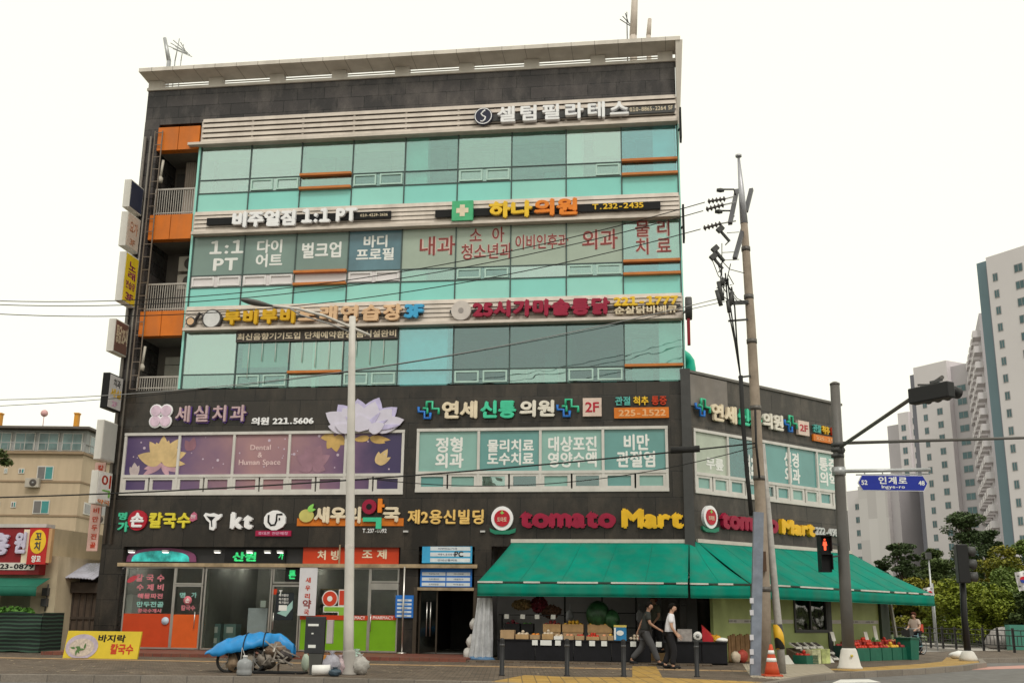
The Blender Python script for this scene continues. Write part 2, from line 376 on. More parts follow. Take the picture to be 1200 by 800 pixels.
MB().slab([xy(p) for p in (a, b, c_, d_)], 0.1, 0.16).build('tactile_crossing_path', TACT)['kind'] = 'structure'
a, b, c_, d_ = G(870, 777.5), G(965, 778), G(978, 787.2), G(918, 796)
MB().slab([xy(p) for p in (a, b, c_, G(940, 791.5), d_, G(880, 793))], 0.1, 0.157).build('cobbled_verge', COBBLE)['kind'] = 'structure'
# strips along the building front
y1 = FR.loc(G(300, 776))[1]
MB().box(-40, 1.5, y1-0.02, y1+0.5, 0.1, 0.156).build('tan_paving_strip', TANST, fr=FR)['kind'] = 'structure'
yA = FR.loc(G(300, 771))[1]
MB().box(-20.2, -6.7, yA, 0.1, 0.1, 0.25).build('shopfront_step', APRON, fr=FR)['kind'] = 'structure'
MB().box(-6.7, 0.5, yA, 0.1, 0.1, 0.19).build('market_apron', PAVE, fr=FR)['kind'] = 'structure'
# the side street and the pavement beyond
MB().slab([xy(G(1165, 774, 0)), xy(G(1420, 781, 0)), xy(G(1420, 764, 0)), xy(G(1085, 756, 0)), xy(G(1040, 750, 0)), xy(G(1060, 762, 0))], -0.1, 0.004).build('side_street', ASPHL)['kind'] = 'structure'
fa, fb = G(1080, 757.2, 0.15), G(1240, 767.5, 0.15)
fd = (fb-fa).normalized(); fn = Vector((-fd.y, fd.x, 0))
if fn.y < 0: fn = -fn
MB().slab([xy(fa-fd*40), xy(fb+fd*25), xy(fb+fd*25+fn*5.5), xy(fa-fd*40+fn*5.5)], -0.1, 0.13).build('far_sidewalk', mat('pale_paving', (0.4, 0.37, 0.34), 0.85, 0, 0.12, 3))['kind'] = 'structure'
WL = mat('road_marking', (0.7, 0.69, 0.66), 0.7, 0, 0.15, 3)
PKL = mat('pink_road_band', (0.5, 0.27, 0.23), 0.8, 0, 0.1, 2)
mk = MB()
for (x0, y0, x1, y1_) in ((1120, 770.5, 1215, 773.5),):
    mk.slab([xy(G(x0, y0, 0)), xy(G(x1, y0+2, 0)), xy(G(x1, y1_+2, 0)), xy(G(x0+20, y1_, 0))], 0, 0.010)
mk.slab([xy(G(985, 796, 0)), xy(G(1018, 795.5, 0)), xy(G(1032, 799, 0)), xy(G(975, 800, 0))], 0, 0.008)
mk.build('lane_markings', WL)['kind'] = 'structure'
MB().slab([xy(G(1100, 783.2, 0)), xy(G(1260, 777, 0)), xy(G(1260, 781, 0)), xy(G(1080, 786.0, 0))], 0, 0.008).build('pink_lane_band', PKL)['kind'] = 'structure'
# verge with low planting beyond the fence
GRASS = mat('verge_grass', (0.07, 0.1, 0.025), 0.9, 0, 0.4, 2)

# ------------------------------------------------------------------ the corner building
UL, UR = -20.25, 0.0
ZT = F(480, 89)[1]                            # top of the stone band
bld = thing('commercial_building', 'six storey corner building with teal glass curtain wall over black stone floors', 'building', FR, (-10, 2, 0.15))
def pt(mb, name, m, parent=bld, **k): return mb.build(name, m, parent, **k)
def S(v): return v                            # front frame coordinates
def side(v):                                  # side frame -> front frame coordinates
    return FR.inv @ (SD.m @ Vector(v))
SFI = FR.inv @ SD.m
class SB(MB):                                 # builder for the side street front, authored in its own frame
    def build(s, name, m, parent=None, fr=None, bevel=0):
        if parent is not None and root_of(parent) == bld: s.v = [SFI @ v for v in s.v]
        return MB.build(s, name, m, parent, fr, bevel)
def wall(mb, u0, u1, z0, z1, ops, y0=0.0, y1=0.35):   # a wall with rectangular openings
    us = sorted({u0, u1, *[o[0] for o in ops], *[o[1] for o in ops]}); zs = sorted({z0, z1, *[o[2] for o in ops], *[o[3] for o in ops]})
    us = [u for u in us if u0 <= u <= u1]; zs = [z for z in zs if z0 <= z <= z1]
    for j in range(len(zs)-1):
        run = None
        for i in range(len(us)-1):
            cu, cz = (us[i]+us[i+1])/2, (zs[j]+zs[j+1])/2
            hole = any(o[0] < cu < o[1] and o[2] < cz < o[3] for o in ops)
            if not hole and run is None: run = us[i]
            if hole and run is not None: mb.box(run, us[i], y0, y1, zs[j], zs[j+1]); run = None
        if run is not None: mb.box(run, us[-1], y0, y1, zs[j], zs[j+1])
    return mb
CWL = F(224, 314)[0]                           # curtain wall's outer edge
BAYS = 9; BW = -CWL / BAYS
zf = {}
for k, (x, y) in dict(t5=(236, 172.5), m5=(235.5, 211.5), s5=(234, 227), b5=(231, 251.5), t4=(226.5, 277.5), m4=(222, 323.5), s4=(221, 337.6),
                      b4=(219, 362.5), t3=(215.4, 389.5), m3=(212.4, 439), b3=(211, 455.5)).items(): zf[k] = F(x, y)[1]
w2L = FR.r(148.5, 509, 470.5, 577); w2R = FR.r(490.5, 504, 782.5, 573.3)
shop = FR.r(145, 640, 465, 766.5); shop = (shop[0], shop[1], 0.25, shop[3])
entr = FR.r(491, 640, 554, 767); entr = (entr[0], entr[1], 0.25, entr[3])
mart = (F(575, 700)[0], -0.35, 0.19, F(700, 640)[1])
wb = MB(); wall(wb, UL, UR, 0.1, zf['b3']-0.04, [w2L, w2R, shop, entr, mart])
pt(wb, 'wall', STONE)
ob = FR.r(187, 150.5, 239.5, 174.5)            # the first orange panel
PIL = ob[0] - 0.02                             # pilaster's inner edge beside the balconies
wb = MB(); wb.box(UL, PIL, 0, 2.6, zf['b3']-0.04, zf['t5']+1.15); wb.box(UL, UR, 0.012, 0.4, zf['t5']+1.02, ZT)
pt(wb, 'upper_stone', STONE_UP)
wb = MB(); wb.box(UL, UL+0.3, 0.36, 11, 0.1, ZT-0.02); wall(wb, UL+.31, UR-.31, 0.1, ZT-0.02, [(UL+1+k*3.2, UL+3.4+k*3.2, zf[lo]+.75, zf[hi]-.1) for k in range(5) for hi, lo in (('t5', 'b5'), ('t4', 'b4'))], 10.7, 11)

wb.box(-0.3, -0.03, 0.41, 10.8, zf['b3'], ZT-0.02)
pt(wb, 'rear_wall', mat('grey_render', (0.3, 0.29, 0.27), 0.8, 0, 0.1, 1, grime=0.3))
# floor slabs, ceilings and inner walls seen through the glass
ib = MB()
for z in (zf['b3']-0.02, zf['b4']+0.02, zf['b5']+0.02): ib.box(PIL+0.05, -0.31, 0.5, 10.6, z-0.25, z)
ib.box(UL+0.31, -0.31, 0.45, 10.6, zf['t5']+0.1, zf['t5']+0.3)
pt(ib, 'floor_slab', CEIL)
ib = MB()
for b in (2.02, 4.02, 7.02):
    for hi, lo in (('t5', 'b5'), ('t4', 'b4'), ('t3', 'b3')): ib.box(CWL+b*BW-0.06, CWL+b*BW+0.06, 0.6, 10.5, zf[lo], zf[hi]+.05)
for hi, lo, y in (('t5', 'b5', 6.5), ('t4', 'b4', 4.5), ('t3', 'b3', 5.5)): ib.box(CWL+2.1*BW, CWL+4*BW, y, y+.12, zf[lo], zf[hi]+.05); ib.box(CWL+5.2*BW, CWL+7*BW, y-1, y-.88, zf[lo], zf[hi]-.5)
for hi, lo in (('t5', 'b5'), ('t4', 'b4'), ('t3', 'b3')):
    for k in range(6): ib.box(CWL+.3, -.4, 1.2+k*1.6, 1.28+k*1.6, zf[hi]+.02, zf[hi]+.09)
pt(ib, 'inner_wall', ROOM)
ib = MB()
for b, w, lo, hi in ((4, .42, 't5', 'b5'), (7, .3, 't5', 'b5'), (8.55, .4, 't5', 'b5'), (4, .45, 't4', 'b4'), (8.6, .4, 't4', 'b4'), (4.02, .86, 't3', 'b3'), (8.58, .4, 't3', 'b3'), (2.4, .09, 't3', 'b3')):
    ib.box(CWL+b*BW+0.03, CWL+(b+w)*BW, 0.16, 0.55, zf[hi], zf[lo]-0.01)
pt(ib, 'inner_column', COLUMN)
# curtain wall panes
FILM = mat('grey_teal_film', (0.17, 0.25, 0.225), 0.25, 0, 0.1, 0.8, coat=0.5)
FILMB = mat('blue_teal_film', (0.09, 0.18, 0.22), 0.25, 0, 0.3, 0.5, coat=0.5)
WFILM = mat('white_film', (0.66, 0.62, 0.63), 0.3, 0, 0.04, 1, coat=0.4)
PFILM = mat('pale_green_film', (0.33, 0.4, 0.33), 0.25, 0, 0.12, 0.6, coat=0.5)
def pane(u0, u1, z0, z1, m, name='glass_pane', y=0.05):
    return pt(MB().box(u0+0.02, u1-0.02, y, y+0.02, z0+0.02, z1-0.02), name, m)
FT4 = [('1:1\nPT', (246, 282, 283, 316)), ('다이\n어트', (301, 281, 330, 312)), ('벌크업', (354, 284, 399, 301)), ('바디\n프로필', (418, 276, 461, 304))]
RT4 = [('내과', (492, 277, 533, 298)), ('소  아\n청소년과', (541, 267, 600, 302)), ('이비인후과', (604, 275, 666, 290)), ('외과', (682, 269, 724, 291)), ('물 리\n치 료', (744, 258, 787, 297))]
LETW = mat('white_vinyl', (0.75, 0.76, 0.74), 0.4, 0, 0.02)
for b in range(BAYS):
    u0, u1 = CWL + b*BW, CWL + (b+1)*BW
    # fifth floor
    pane(u0, u1, zf['m5'], zf['t5'], [VGLASS4, VGLASS4, VGLASS, VGLASS, VGLASS5, VGLASS, VGLASS5, VGLASS4, VGLASS3][b])
    pane(u0, u1, zf['b5'], zf['s5'], SPAN if b % 3 else SPAN2, 'spandrel_panel')
    # fourth floor
    if b < 4:
        pane(u0, u1, zf['m4'], zf['t4'], FILMB if b == 3 else FILM, 'film_pane')
        t, q = FT4[b]; r = FR.r(*q, 0)
        o = pt(MB().text(t, r, 0.038, 0.01, 0.03), 'window_lettering', LETW)
    else:
        pane(u0, u1, zf['m4'], zf['t4'], PFILM if b in (4, 5, 6, 7) else VGLASS)
        t, q = RT4[b-4]; r = FR.r(*q, 0)
        pt(MB().text(t, r, 0.040, 0.008, 0.055), 'letter_outline', mat('pale_pink_vinyl', (0.6, 0.47, 0.42), 0.5))
        pt(MB().text(t, r, 0.031, 0.008, 0.012), 'window_lettering', BROWNR)
    pane(u0, u1, zf['b4'], zf['s4'], SPAN2 if b % 2 else SPAN, 'spandrel_panel')
    # third floor
    pane(u0, u1, zf['m3'], zf['t3'], [VGLASS4, VGLASS5, VGLASS, VGLASS5, VGLASS3, VGLASS2, VGLASS2, VGLASS2, VGLASS5][b])
    mids = [('m5', 's5', {1: 'v', 3: 'v', 5: 'v', 7: 'r', 2: 'o', 8: 'o'}, VGLASS), ('m4', 's4', {5: 'v', 7: 'v', 2: 'o', 8: 'o', 1: 'w', 3: 'w', 0: 'w'}, VGLASS),
            ('m3', 'b3', {1: 'v', 3: 'v', 5: 'v', 7: 'v', 2: 't', 8: 't'}, VGLASS)]
    for hi, lo, kinds, gm in mids:
        k = kinds.get(b, ''); mg = WFILM if (hi == 'm4' and b < 4) else ([VGLASS4, VGLASS4, VGLASS, VGLASS5, VGLASS5, VGLASS, VGLASS5, VGLASS, VGLASS3][b] if hi == 'm5' else [VGLASS, VGLASS5, VGLASS, VGLASS5, VGLASS3, VGLASS2, VGLASS, VGLASS2, VGLASS5][b] if hi == 'm3' else [gm, gm, gm, gm, VGLASS, VGLASS5, VGLASS4, VGLASS, VGLASS3][b])
        pane(u0, u1, zf[lo], zf[hi], mg, 'mid_pane')
        if k in ('v', 'r', 'w'):
            um = (u0+u1)/2
            for (p, q) in ([(u0, um), (um, u1)] if k != 'r' else [(um, u1)]):
                vw = MB()
                a0, a1, c0, c1 = p+0.07, q-0.07, zf[lo]+0.05, zf[hi]-0.05; t = 0.055
                vw.box(a0, a1, 0.0, 0.07, c0, c0+t); vw.box(a0, a1, 0.0, 0.07, c1-t, c1)
                vw.box(a0, a0+t, 0.0, 0.07, c0+t, c1-t); vw.box(a1-t, a1, 0.0, 0.07, c0+t, c1-t)
                o = pt(vw, 'vent_window', TEALFR if k != 'w' else mat('white_frame', (0.7, 0.68, 0.68), 0.4))
        if k in ('o', 't'):
            for zz in ([zf[hi], zf[lo]] if k == 'o' else [zf[hi]]):
                pt(MB().box(u0+0.01, u1-0.01, -0.14, 0.045, zz-0.045, zz+0.045), 'orange_bar', ORBAR)
mb = MB()
for b in range(BAYS+1):
    u = CWL + b*BW
    for hi, lo in (('t5', 'b5'), ('t4', 'b4'), ('t3', 'b3')): mb.box(u-0.022, u+0.022, 0.015, 0.14, zf[lo], zf[hi])
for k in ('m5', 's5', 'm4', 's4', 'm3'): mb.box(CWL, UR, 0.018, 0.13, zf[k]-0.018, zf[k]+0.018)
pt(mb, 'mullion_grid', MULL)
pt(MB().box(CWL-0.1, CWL-0.022, -0.02, 1.3, zf['b3'], zf['t5']), 'corner_glazing', SPAN2); pt(MB().box(UR+0.022, UR+0.07, 0.0, 0.4, zf['b3'], zf['t5']), 'corner_glazing', SPAN2)
# blinds, drapes and pendant lamps behind the vision glass
for fl, b, lo in (('5', 0, .3), ('5', 1, .45), ('5', 2, .35), ('5', 3, .25), ('5', 5, .15), ('5', 6, .2), ('5', 7, .7), ('3', 0, .95), ('3', 1, .8), ('3', 2, .9), ('3', 3, .85), ('3', 6, .3)):
    t, m = zf['t'+fl], zf['m'+fl]; u0 = CWL + b*BW
    pt(MB().box(u0+0.08+(0.45*BW if b == 7 else 0), u0+BW-0.08, 0.42, 0.44, t-(t-m)*lo, t-0.02), 'roller_blind', BLIND)
for b in (0.7, 2.5, 3.6, 4.7, 5.6, 6.5):
    u = CWL + b*BW; z = zf['m5'] + 0.33
    p = pt(MB().tube([(u, 1.1, z+0.1), (u, 1.1, zf['t5'])], 0.008, 5), 'lamp_cord', GREY)
    pt(MB().lathe([(0.02, 0.16), (0.11, 0.0), (0.1, 0.0), (0.01, 0.12)], (u, 1.1, z), 10), 'pendant_shade', WHITE, p)
rv = random.Random(5)
DIVM = [mat('divider_pale', (0.5, 0.55, 0.5), 0.8), mat('divider_grey', (0.25, 0.27, 0.25), 0.8), mat('divider_teal', (0.25, 0.42, 0.4), 0.8), mat('divider_wood', (0.28, 0.2, 0.13), 0.7)]
for fl in ('5', '3'):
    lo, hi = zf['b'+fl], zf['t'+fl]
    for b in range(BAYS):
        for k in range(2):
            if rv.random() < .35: continue
            a = CWL + (b+.08+.45*k+rv.uniform(0, .1))*BW; w = BW*rv.uniform(.15, .38); y = rv.uniform(.75, 2.6)
            pt(MB().box(a, a+w, y, y+.05, lo, lo+(hi-lo)*rv.uniform(.45, .98)), 'room_divider', rv.choice(DIVM))
    for b in range(BAYS):
        if rv.random() < .6: a = CWL+(b+.5)*BW; pt(MB().box(a-.5, a+.5, 1.6, 1.8, hi+.0-.06, hi-.01).box(a-.5, a+.5, 3.2, 3.4, hi-.06, hi-.01), 'ceiling_fitting', WHITE)
# louvred bands
for hi, lo in ((zf['t5']+1.02, zf['t5']+0.02), (zf['b5']-0.02, zf['t4']+0.03), (zf['b4']-0.02, zf['t3']+0.03)):
    lv = MB(); n = 5; h = hi - lo
    for i in range(n):
        z = lo + 0.15 + (h-0.17)*i/(n-1) - 0.03
        lv.hexa([(CWL, -0.09, z), (UR, -0.09, z), (UR, -0.05, z+0.155), (CWL, -0.05, z+0.155)], [(CWL, -0.0, z+0.03), (UR, 0.0, z+0.03), (UR, 0.04, z+0.16), (CWL, 0.04, z+0.16)])
    pt(lv, 'louvre_band', ALU)
    lv = MB(); lv.box(CWL-(0.45 if hi > zf['t5'] else 0), UR+0.04, -0.28, 0.1, lo-0.03, lo+0.07)
    pt(lv, 'louvre_ledge', ALU)
    lv = MB(); lv.box(CWL, UR, 0.06, 0.36, lo+0.07, hi)
    for b in range(BAYS+1): lv.box(CWL+b*BW-0.04, CWL+b*BW+0.04, -0.06, 0.06, lo+0.07, hi)
    pt(lv, 'louvre_backing', mat('louvre_backing', (0.5, 0.44, 0.39), 0.7))
# orange spandrels, balconies
orz = [ob[2:], FR.r(175, 253, 229, 279.5)[2:], FR.r(161, 365.5, 217, 393)[2:]]
for z0, z1 in orz:
    um = (PIL + CWL-0.1) / 2
    o = pt(MB().box(PIL+0.01, um-0.012, -0.05, 0.3, z0, z1).box(um+0.012, CWL-0.11, -0.05, 0.3, z0, z1), 'orange_panel', ORANGE)
bal = [(orz[0][0], orz[1][1]), (orz[1][0], orz[2][1]), (orz[2][0], zf['b3']-0.04)]
for i, (zt, zb) in enumerate(bal):
    bw = MB(); bw.box(PIL, CWL-0.1, 1.7, 1.9, zb-0.25, zt+0.3); bw.box(PIL, CWL-0.1, 0.3, 1.7, zb-0.2, zb-0.02); bw.box(PIL, CWL-0.1, 0.3, 1.7, zt, zt+0.16)
    pt(bw, 'balcony_recess', mat('balcony_render', (0.15, 0.135, 0.12), 0.8, 0, 0.15, 1.2, grime=0.3))
    rl = MB(); h = 1.05 if i < 2 else 0.5
    rl.bar((PIL+0.1, 0.05, zb+h), (CWL-0.12, 0.05, zb+h), 0.06); rl.bar((PIL+0.1, 0.05, zb+0.1), (CWL-0.12, 0.05, zb+0.1), 0.04)
    nb = 17
    for k in range(nb+1):
        u = PIL+0.12 + (CWL-0.12-PIL-0.14)*k/nb; rl.bar((u, 0.05, zb), (u, 0.05, zb+h), 0.05 if k in (0, nb) else 0.025)
    pt(rl, 'balcony_railing', mat('railing_grey', (0.4, 0.37, 0.34), 0.45, 0.3))
    W0 = CWL-0.12-PIL
    if i == 0:
        cb = MB(); cb.grid(lambda a, b: Vector((PIL+W0*(0.42+0.56*a), 1.1+0.06*math.sin(a*70), zb+0.02+(zt-zb-0.05)*b)), 90, 2)
        pt(cb, 'balcony_curtain', mat('pale_curtain', (0.5, 0.42, 0.37), 0.9, 0, 0.06))
        pt(MB().box(PIL+0.1, PIL+W0*0.42, 1.66, 1.69, zb, zt-0.25), 'balcony_door', ROOMD)
    elif i == 1:
        pt(MB().box(PIL+W0*0.3, PIL+W0*0.95, 1.64, 1.69, zb, zt-0.5), 'balcony_door', mat('door_beige', (0.3, 0.27, 0.22), 0.6))
    else:
        db = MB(); db.box(PIL+W0*0.2, PIL+W0*0.66, 1.6, 1.69, zb, zb+1.3); db.box(PIL+W0*0.2, PIL+W0*0.66, 1.6, 1.69, zb+1.33, zt-0.4); db.box(PIL+W0*0.68, PIL+W0*0.98, 1.6, 1.69, zb, zt-0.4)
        pt(db, 'balcony_door', mat('door_grey', (0.4, 0.38, 0.33), 0.5))
# roof canopy
cz0, cz1 = ZT, F(480, 62, .75)[1]; KL = F(163, 79, .75)[0]; KR = F(797, 40, .75)[0]
cn = MB()
cn.hexa([(KL, -0.75, cz1-0.12), (KR, -0.75, cz1-0.12), (KR, -0.75, cz1+0.03), (KL, -0.75, cz1+0.03)],
        [(UL-0.1, 0.25, cz1-0.15), (UR+0.1, 0.25, cz1-0.15), (UR+0.1, 0.5, cz1+0.1), (UL-0.1, 0.5, cz1+0.1)])
cn.hexa([(KL, -0.74, cz1-0.12), (UL-0.1, 0.25, cz1-0.15), (UL-0.1, 0.5, cz1+0.1), (KL, -0.74, cz1+0.03)], [(KL, 9, cz1-0.12), (UL+0.1, 9, cz1-0.32), (UL+0.1, 9, cz1+0.1), (KL, 9, cz1+0.03)])
can = pt(cn, 'roof_canopy', CANOPY)
jb = MB()
for i in range(24):
    u = KL+.1 + (KR-KL-.2)*(i+0.5)/24; jb.box(u-0.008, u+0.008, -0.757, -0.745, cz1-0.125, cz1+0.03); jb.bar((u, -0.755, cz1-0.122), (u, 0.25, cz1-0.153), 0.016, 0.008)
pt(jb, 'panel_joint', mat('joint_grey', (0.3, 0.27, 0.24), 0.7), can)
for k in range(9):
    u = UL + 0.28 + (UR-UL-0.62)*k/8
    pt(MB().box(u-0.27, u+0.27, -0.04, 0.24, cz0+0.081, cz1-0.15), 'canopy_post', CANOPY, can)
rb = MB()
for z in (0.16, 0.3, 0.44): rb.box(UL+0.2, UR-0.2, 0.245, 0.28, cz0+z, cz0+z+0.035)
pt(rb, 'canopy_rail', CANOPY, can)
pt(MB().box(UL-0.03, UR+0.06, -0.06, 0.45, cz0-0.03, cz0+0.08), 'parapet_coping', CANOPY, can)
pt(MB().hexa([(UR+0.02, -0.3, cz0-1.0), (UR+0.1, -0.3, cz0-1.0), (UR+0.28, -0.72, cz1-0.1), (UR+0.03, -0.72, cz1-0.1)], [(UR+0.02, 0.4, cz0-3.2), (UR+0.08, 0.4, cz0-3.2), (UR+0.26, 0.5, cz1), (UR+0.03, 0.5, cz1)]), 'corner_fin', CANOPY, can)
pt(MB().box(UL+0.32, UR-0.3, 0.5, 10.6, ZT-0.5, ZT-0.2), 'roof', mat('roof_concrete', (0.35, 0.34, 0.32), 0.9))
# second floor windows
def window2(mbc, rect, n, film, gl, kinds, parent=bld, cols=None):
    u0, u1, z0, z1 = rect; h = z1-z0; zs = z0 + h*0.29; fw = 0.07
    fb = mbc()
    fb.box(u0-0.05, u1+0.05, -0.05, 0.12, z0-0.06, z0+0.05); fb.box(u0-0.05, u1+0.05, -0.05, 0.12, z1-0.05, z1+0.05)
    for k in range(n+1):
        u = u0 + (u1-u0)*k/n; fb.box(u-0.045, u+0.045, -0.04, 0.11, z0+0.05, z1-0.05)
    fb.box(u0, u1, -0.045, 0.11, zs-0.05, zs+0.05)
    for k in range(2*n):
        a, b = u0+(u1-u0)*k/2/n+0.03, u0+(u1-u0)*(k+1)/2/n-0.03
        for q in ((a, a+0.11, z0+0.05, zs-0.05), (b-0.11, b, z0+0.05, zs-0.05), (a+0.11, b-0.11, z0+0.05, z0+0.13), (a+0.11, b-0.11, zs-0.13, zs-0.05)): fb.box(q[0], q[1], -0.02, 0.1, q[2], q[3])
    w = fb.build('window', mat('white_window_frame', (0.6, 0.58, 0.55), 0.4, 0, 0.05, grime=0.2), parent)
    for k in range(n):
        a, b = u0+(u1-u0)*k/n+0.04, u0+(u1-u0)*(k+1)/n-0.04
        m = film[k]; mbc().box(a, b, 0.03, 0.045, zs+0.04, z1-0.04).build('pane', m, w)
    for k in range(2*n):
        a, b = u0+(u1-u0)*k/2/n+0.1, u0+(u1-u0)*(k+1)/2/n-0.1
        mbc().box(a, b, 0.03, 0.045, z0+0.1, zs-0.1).build('vent_pane', kinds[k % len(kinds)], w)
    return w, zs
PURF = mat('purple_print', (0.1, 0.055, 0.2), 0.3, 0, 0.35, 0.6, coat=0.3)
MAUV = mat('mauve_print', (0.3, 0.14, 0.23), 0.3, 0, 0.35, 0.5, coat=0.3)
ROSE = mat('rose_print', (0.42, 0.22, 0.25), 0.3, 0, 0.25, 0.5, coat=0.3)
PURD = mat('deep_purple_print', (0.055, 0.035, 0.13), 0.3, 0, 0.4, 0.6, coat=0.3)
def printed(name, u0, u1):
    m = bpy.data.materials.new(name); m.use_nodes = True; n = m.node_tree; L = n.links.new; b = n.nodes['Principled BSDF']
    tc = n.nodes.new('ShaderNodeTexCoord'); sp = n.nodes.new('ShaderNodeSeparateXYZ'); L(tc.outputs['Object'], sp.inputs[0])
    mr = n.nodes.new('ShaderNodeMapRange'); mr.inputs['From Min'].default_value = u0+10; mr.inputs['From Max'].default_value = u1+10; L(sp.outputs['X'], mr.inputs['Value'])
    nz = n.nodes.new('ShaderNodeTexNoise'); nz.inputs['Scale'].default_value = 0.9; nz.inputs['Detail'].default_value = 3; L(tc.outputs['Object'], nz.inputs['Vector'])
    ad = n.nodes.new('ShaderNodeMath'); ad.operation = 'MULTIPLY_ADD'; ad.inputs[1].default_value = .34; L(nz.outputs['Fac'], ad.inputs[0]); L(mr.outputs[0], ad.inputs[2])
    a2 = n.nodes.new('ShaderNodeMath'); a2.operation = 'SUBTRACT'; a2.inputs[1].default_value = .17; L(ad.outputs[0], a2.inputs[0])
    rp = n.nodes.new('ShaderNodeValToRGB'); e = rp.color_ramp.elements; cols = [(0, (.075, .05, .14)), (.22, (.14, .085, .18)), (.36, (.26, .15, .2)), (.5, (.37, .21, .22)), (.64, (.28, .16, .2)), (.8, (.16, .09, .17)), (.95, (.055, .042, .11))]
    e[0].position = cols[0][0]; e[0].color = (*cols[0][1], 1); e[1].position = cols[-1][0]; e[1].color = (*cols[-1][1], 1)
    for p, c in cols[1:-1]: q = e.new(p); q.color = (*c, 1)
    L(a2.outputs[0], rp.inputs[0]); L(rp.outputs[0], b.inputs['Base Color']); b.inputs['Roughness'].default_value = .3; b.inputs['Specular IOR Level'].default_value = .4
    return m
PRT = printed('printed_purple_film', w2L[0], w2L[1])
wl, zsl = window2(MB, w2L, 5, [PRT]*5, None, [PRT]*10)
TF2 = mat('teal_film', (0.12, 0.3, 0.29), 0.25, 0, 0.12, 0.7, coat=0.5)
TF2B = mat('pale_teal_film', (0.22, 0.4, 0.36), 0.25, 0, 0.12, 0.7, coat=0.5)
wr, zsr = window2(MB, w2R, 4, [TF2B, TF2, TF2B, TF2], None, [TF2, TF2B, VGLASS, VGLASS2, TF2B, VGLASS2, TF2, TF2B])
for t, q in (('정형\n외과', (510.5, 512, 543, 548)), ('물리치료\n도수치료', (571, 514.5, 625.5, 544.5)), ('대상포진\n영양수액', (642, 511, 699.5, 547)), ('비만\n관절염', (722, 508.5, 768, 547))):
    pt(MB().text(t, FR.r(*q), 0.018, 0.01, 0.035), 'window_lettering', LETW, wr)
pt(MB().text('Dental\n&\nHuman Space', FR.r(281, 521, 328, 546), 0.02, 0.008, 0.01), 'window_lettering', mat('pale_pink_letters', (0.72, 0.55, 0.55), 0.4), wl)
# printed flowers on the purple film
def petal(cx, cz, ang, ln, wd, n=8):
    P = []
    for i in range(n+1):
        t = i/n; P.append((t, math.sin(math.pi*t**0.72)**0.8*wd/2*(1 if 0 < t < 1 else 0)))
    P = P + [(t, -w) for t, w in P[-2:0:-1]]
    ca, sa = math.cos(ang), math.sin(ang)
    return [(cx + (t*ca*ln - w*sa), cz + (t*sa*ln + w*ca)) for t, w in P]
def fl(px, py, spec, m, y, parent, name='printed_flower', scale=1.0, frame=FR, th=0.006, mbc=MB):
    u, z = frame.p(px, py); mb = mbc()
    for i, (a, l, w) in enumerate(spec): mb.plate(petal(u, z, R_(a), l*scale, w*scale), y-i*0.0016, y-i*0.0016+th)
    return mb.build(name, m, parent)
YEL1 = mat('printed_cream_petal', (0.62, 0.45, 0.22), 0.35, 0, 0.22, 2); YEL2 = mat('printed_gold_petal', (0.55, 0.36, 0.12), 0.35, 0, 0.25, 2)
PNK2 = mat('printed_pink_petal', (0.5, 0.3, 0.36), 0.35, 0, 0.25, 2); PALE = mat('printed_pale_bud', (0.5, 0.42, 0.42), 0.35, 0, 0.2, 2)
fl(189, 541, [(20, .95, .42), (55, 1.0, .45), (90, .95, .45), (125, .9, .42), (165, .95, .5), (-5, .9, .3), (40, .75, .4), (75, .8, .4), (110, .75, .4)], YEL1, 0.024, wl)
fl(190, 543, [(-25, .7, .25), (-60, .55, .22), (-150, .8, .25), (195, .7, .24)], PNK2, 0.0262, wl)
fl(157, 558, [(95, .5, .28), (70, .42, .2), (120, .4, .2)], PALE, 0.024, wl)
fl(392, 511, [(-35, .5, .35), (-80, .55, .4), (-120, .5, .35), (185, .5, .3)], YEL2, 0.024, wl)
fl(433, 512, [(-8, .75, .2), (-20, .6, .25), (188, .6, .2), (-165, .5, .2)], YEL2, 0.024, wl)
fl(443, 544, [(60, .62, .3), (90, .45, .25), (30, .5, .2)], YEL1, 0.024, wl)
fl(366, 545, [(30, .7, .4), (70, .75, .45), (110, .75, .45), (150, .7, .4), (-20, .5, .35), (200, .5, .35)], mat('printed_dim_petal', (0.3, 0.17, 0.22), 0.35, 0, 0.2, 2), 0.024, wl)
fl(223, 528, [(80, .5, .3), (120, .45, .28)], mat('printed_mauve_petal', (0.27, 0.13, 0.17), 0.35, 0, 0.2, 2), 0.024, wl)
db = MB()
for k in range(34):
    u = random.uniform(w2L[0]+0.1, w2L[1]-0.1); z = random.uniform(zsl+0.1, w2L[3]-0.1); r = random.choice([.02, .025, .03, .05])
    db.plate([(u+r*math.cos(i*math.pi/4), z+r*math.sin(i*math.pi/4)) for i in range(8)], 0.0225, 0.029)
pt(db, 'printed_sparkle', mat('sparkle', (0.55, 0.45, 0.55), 0.4), wl)
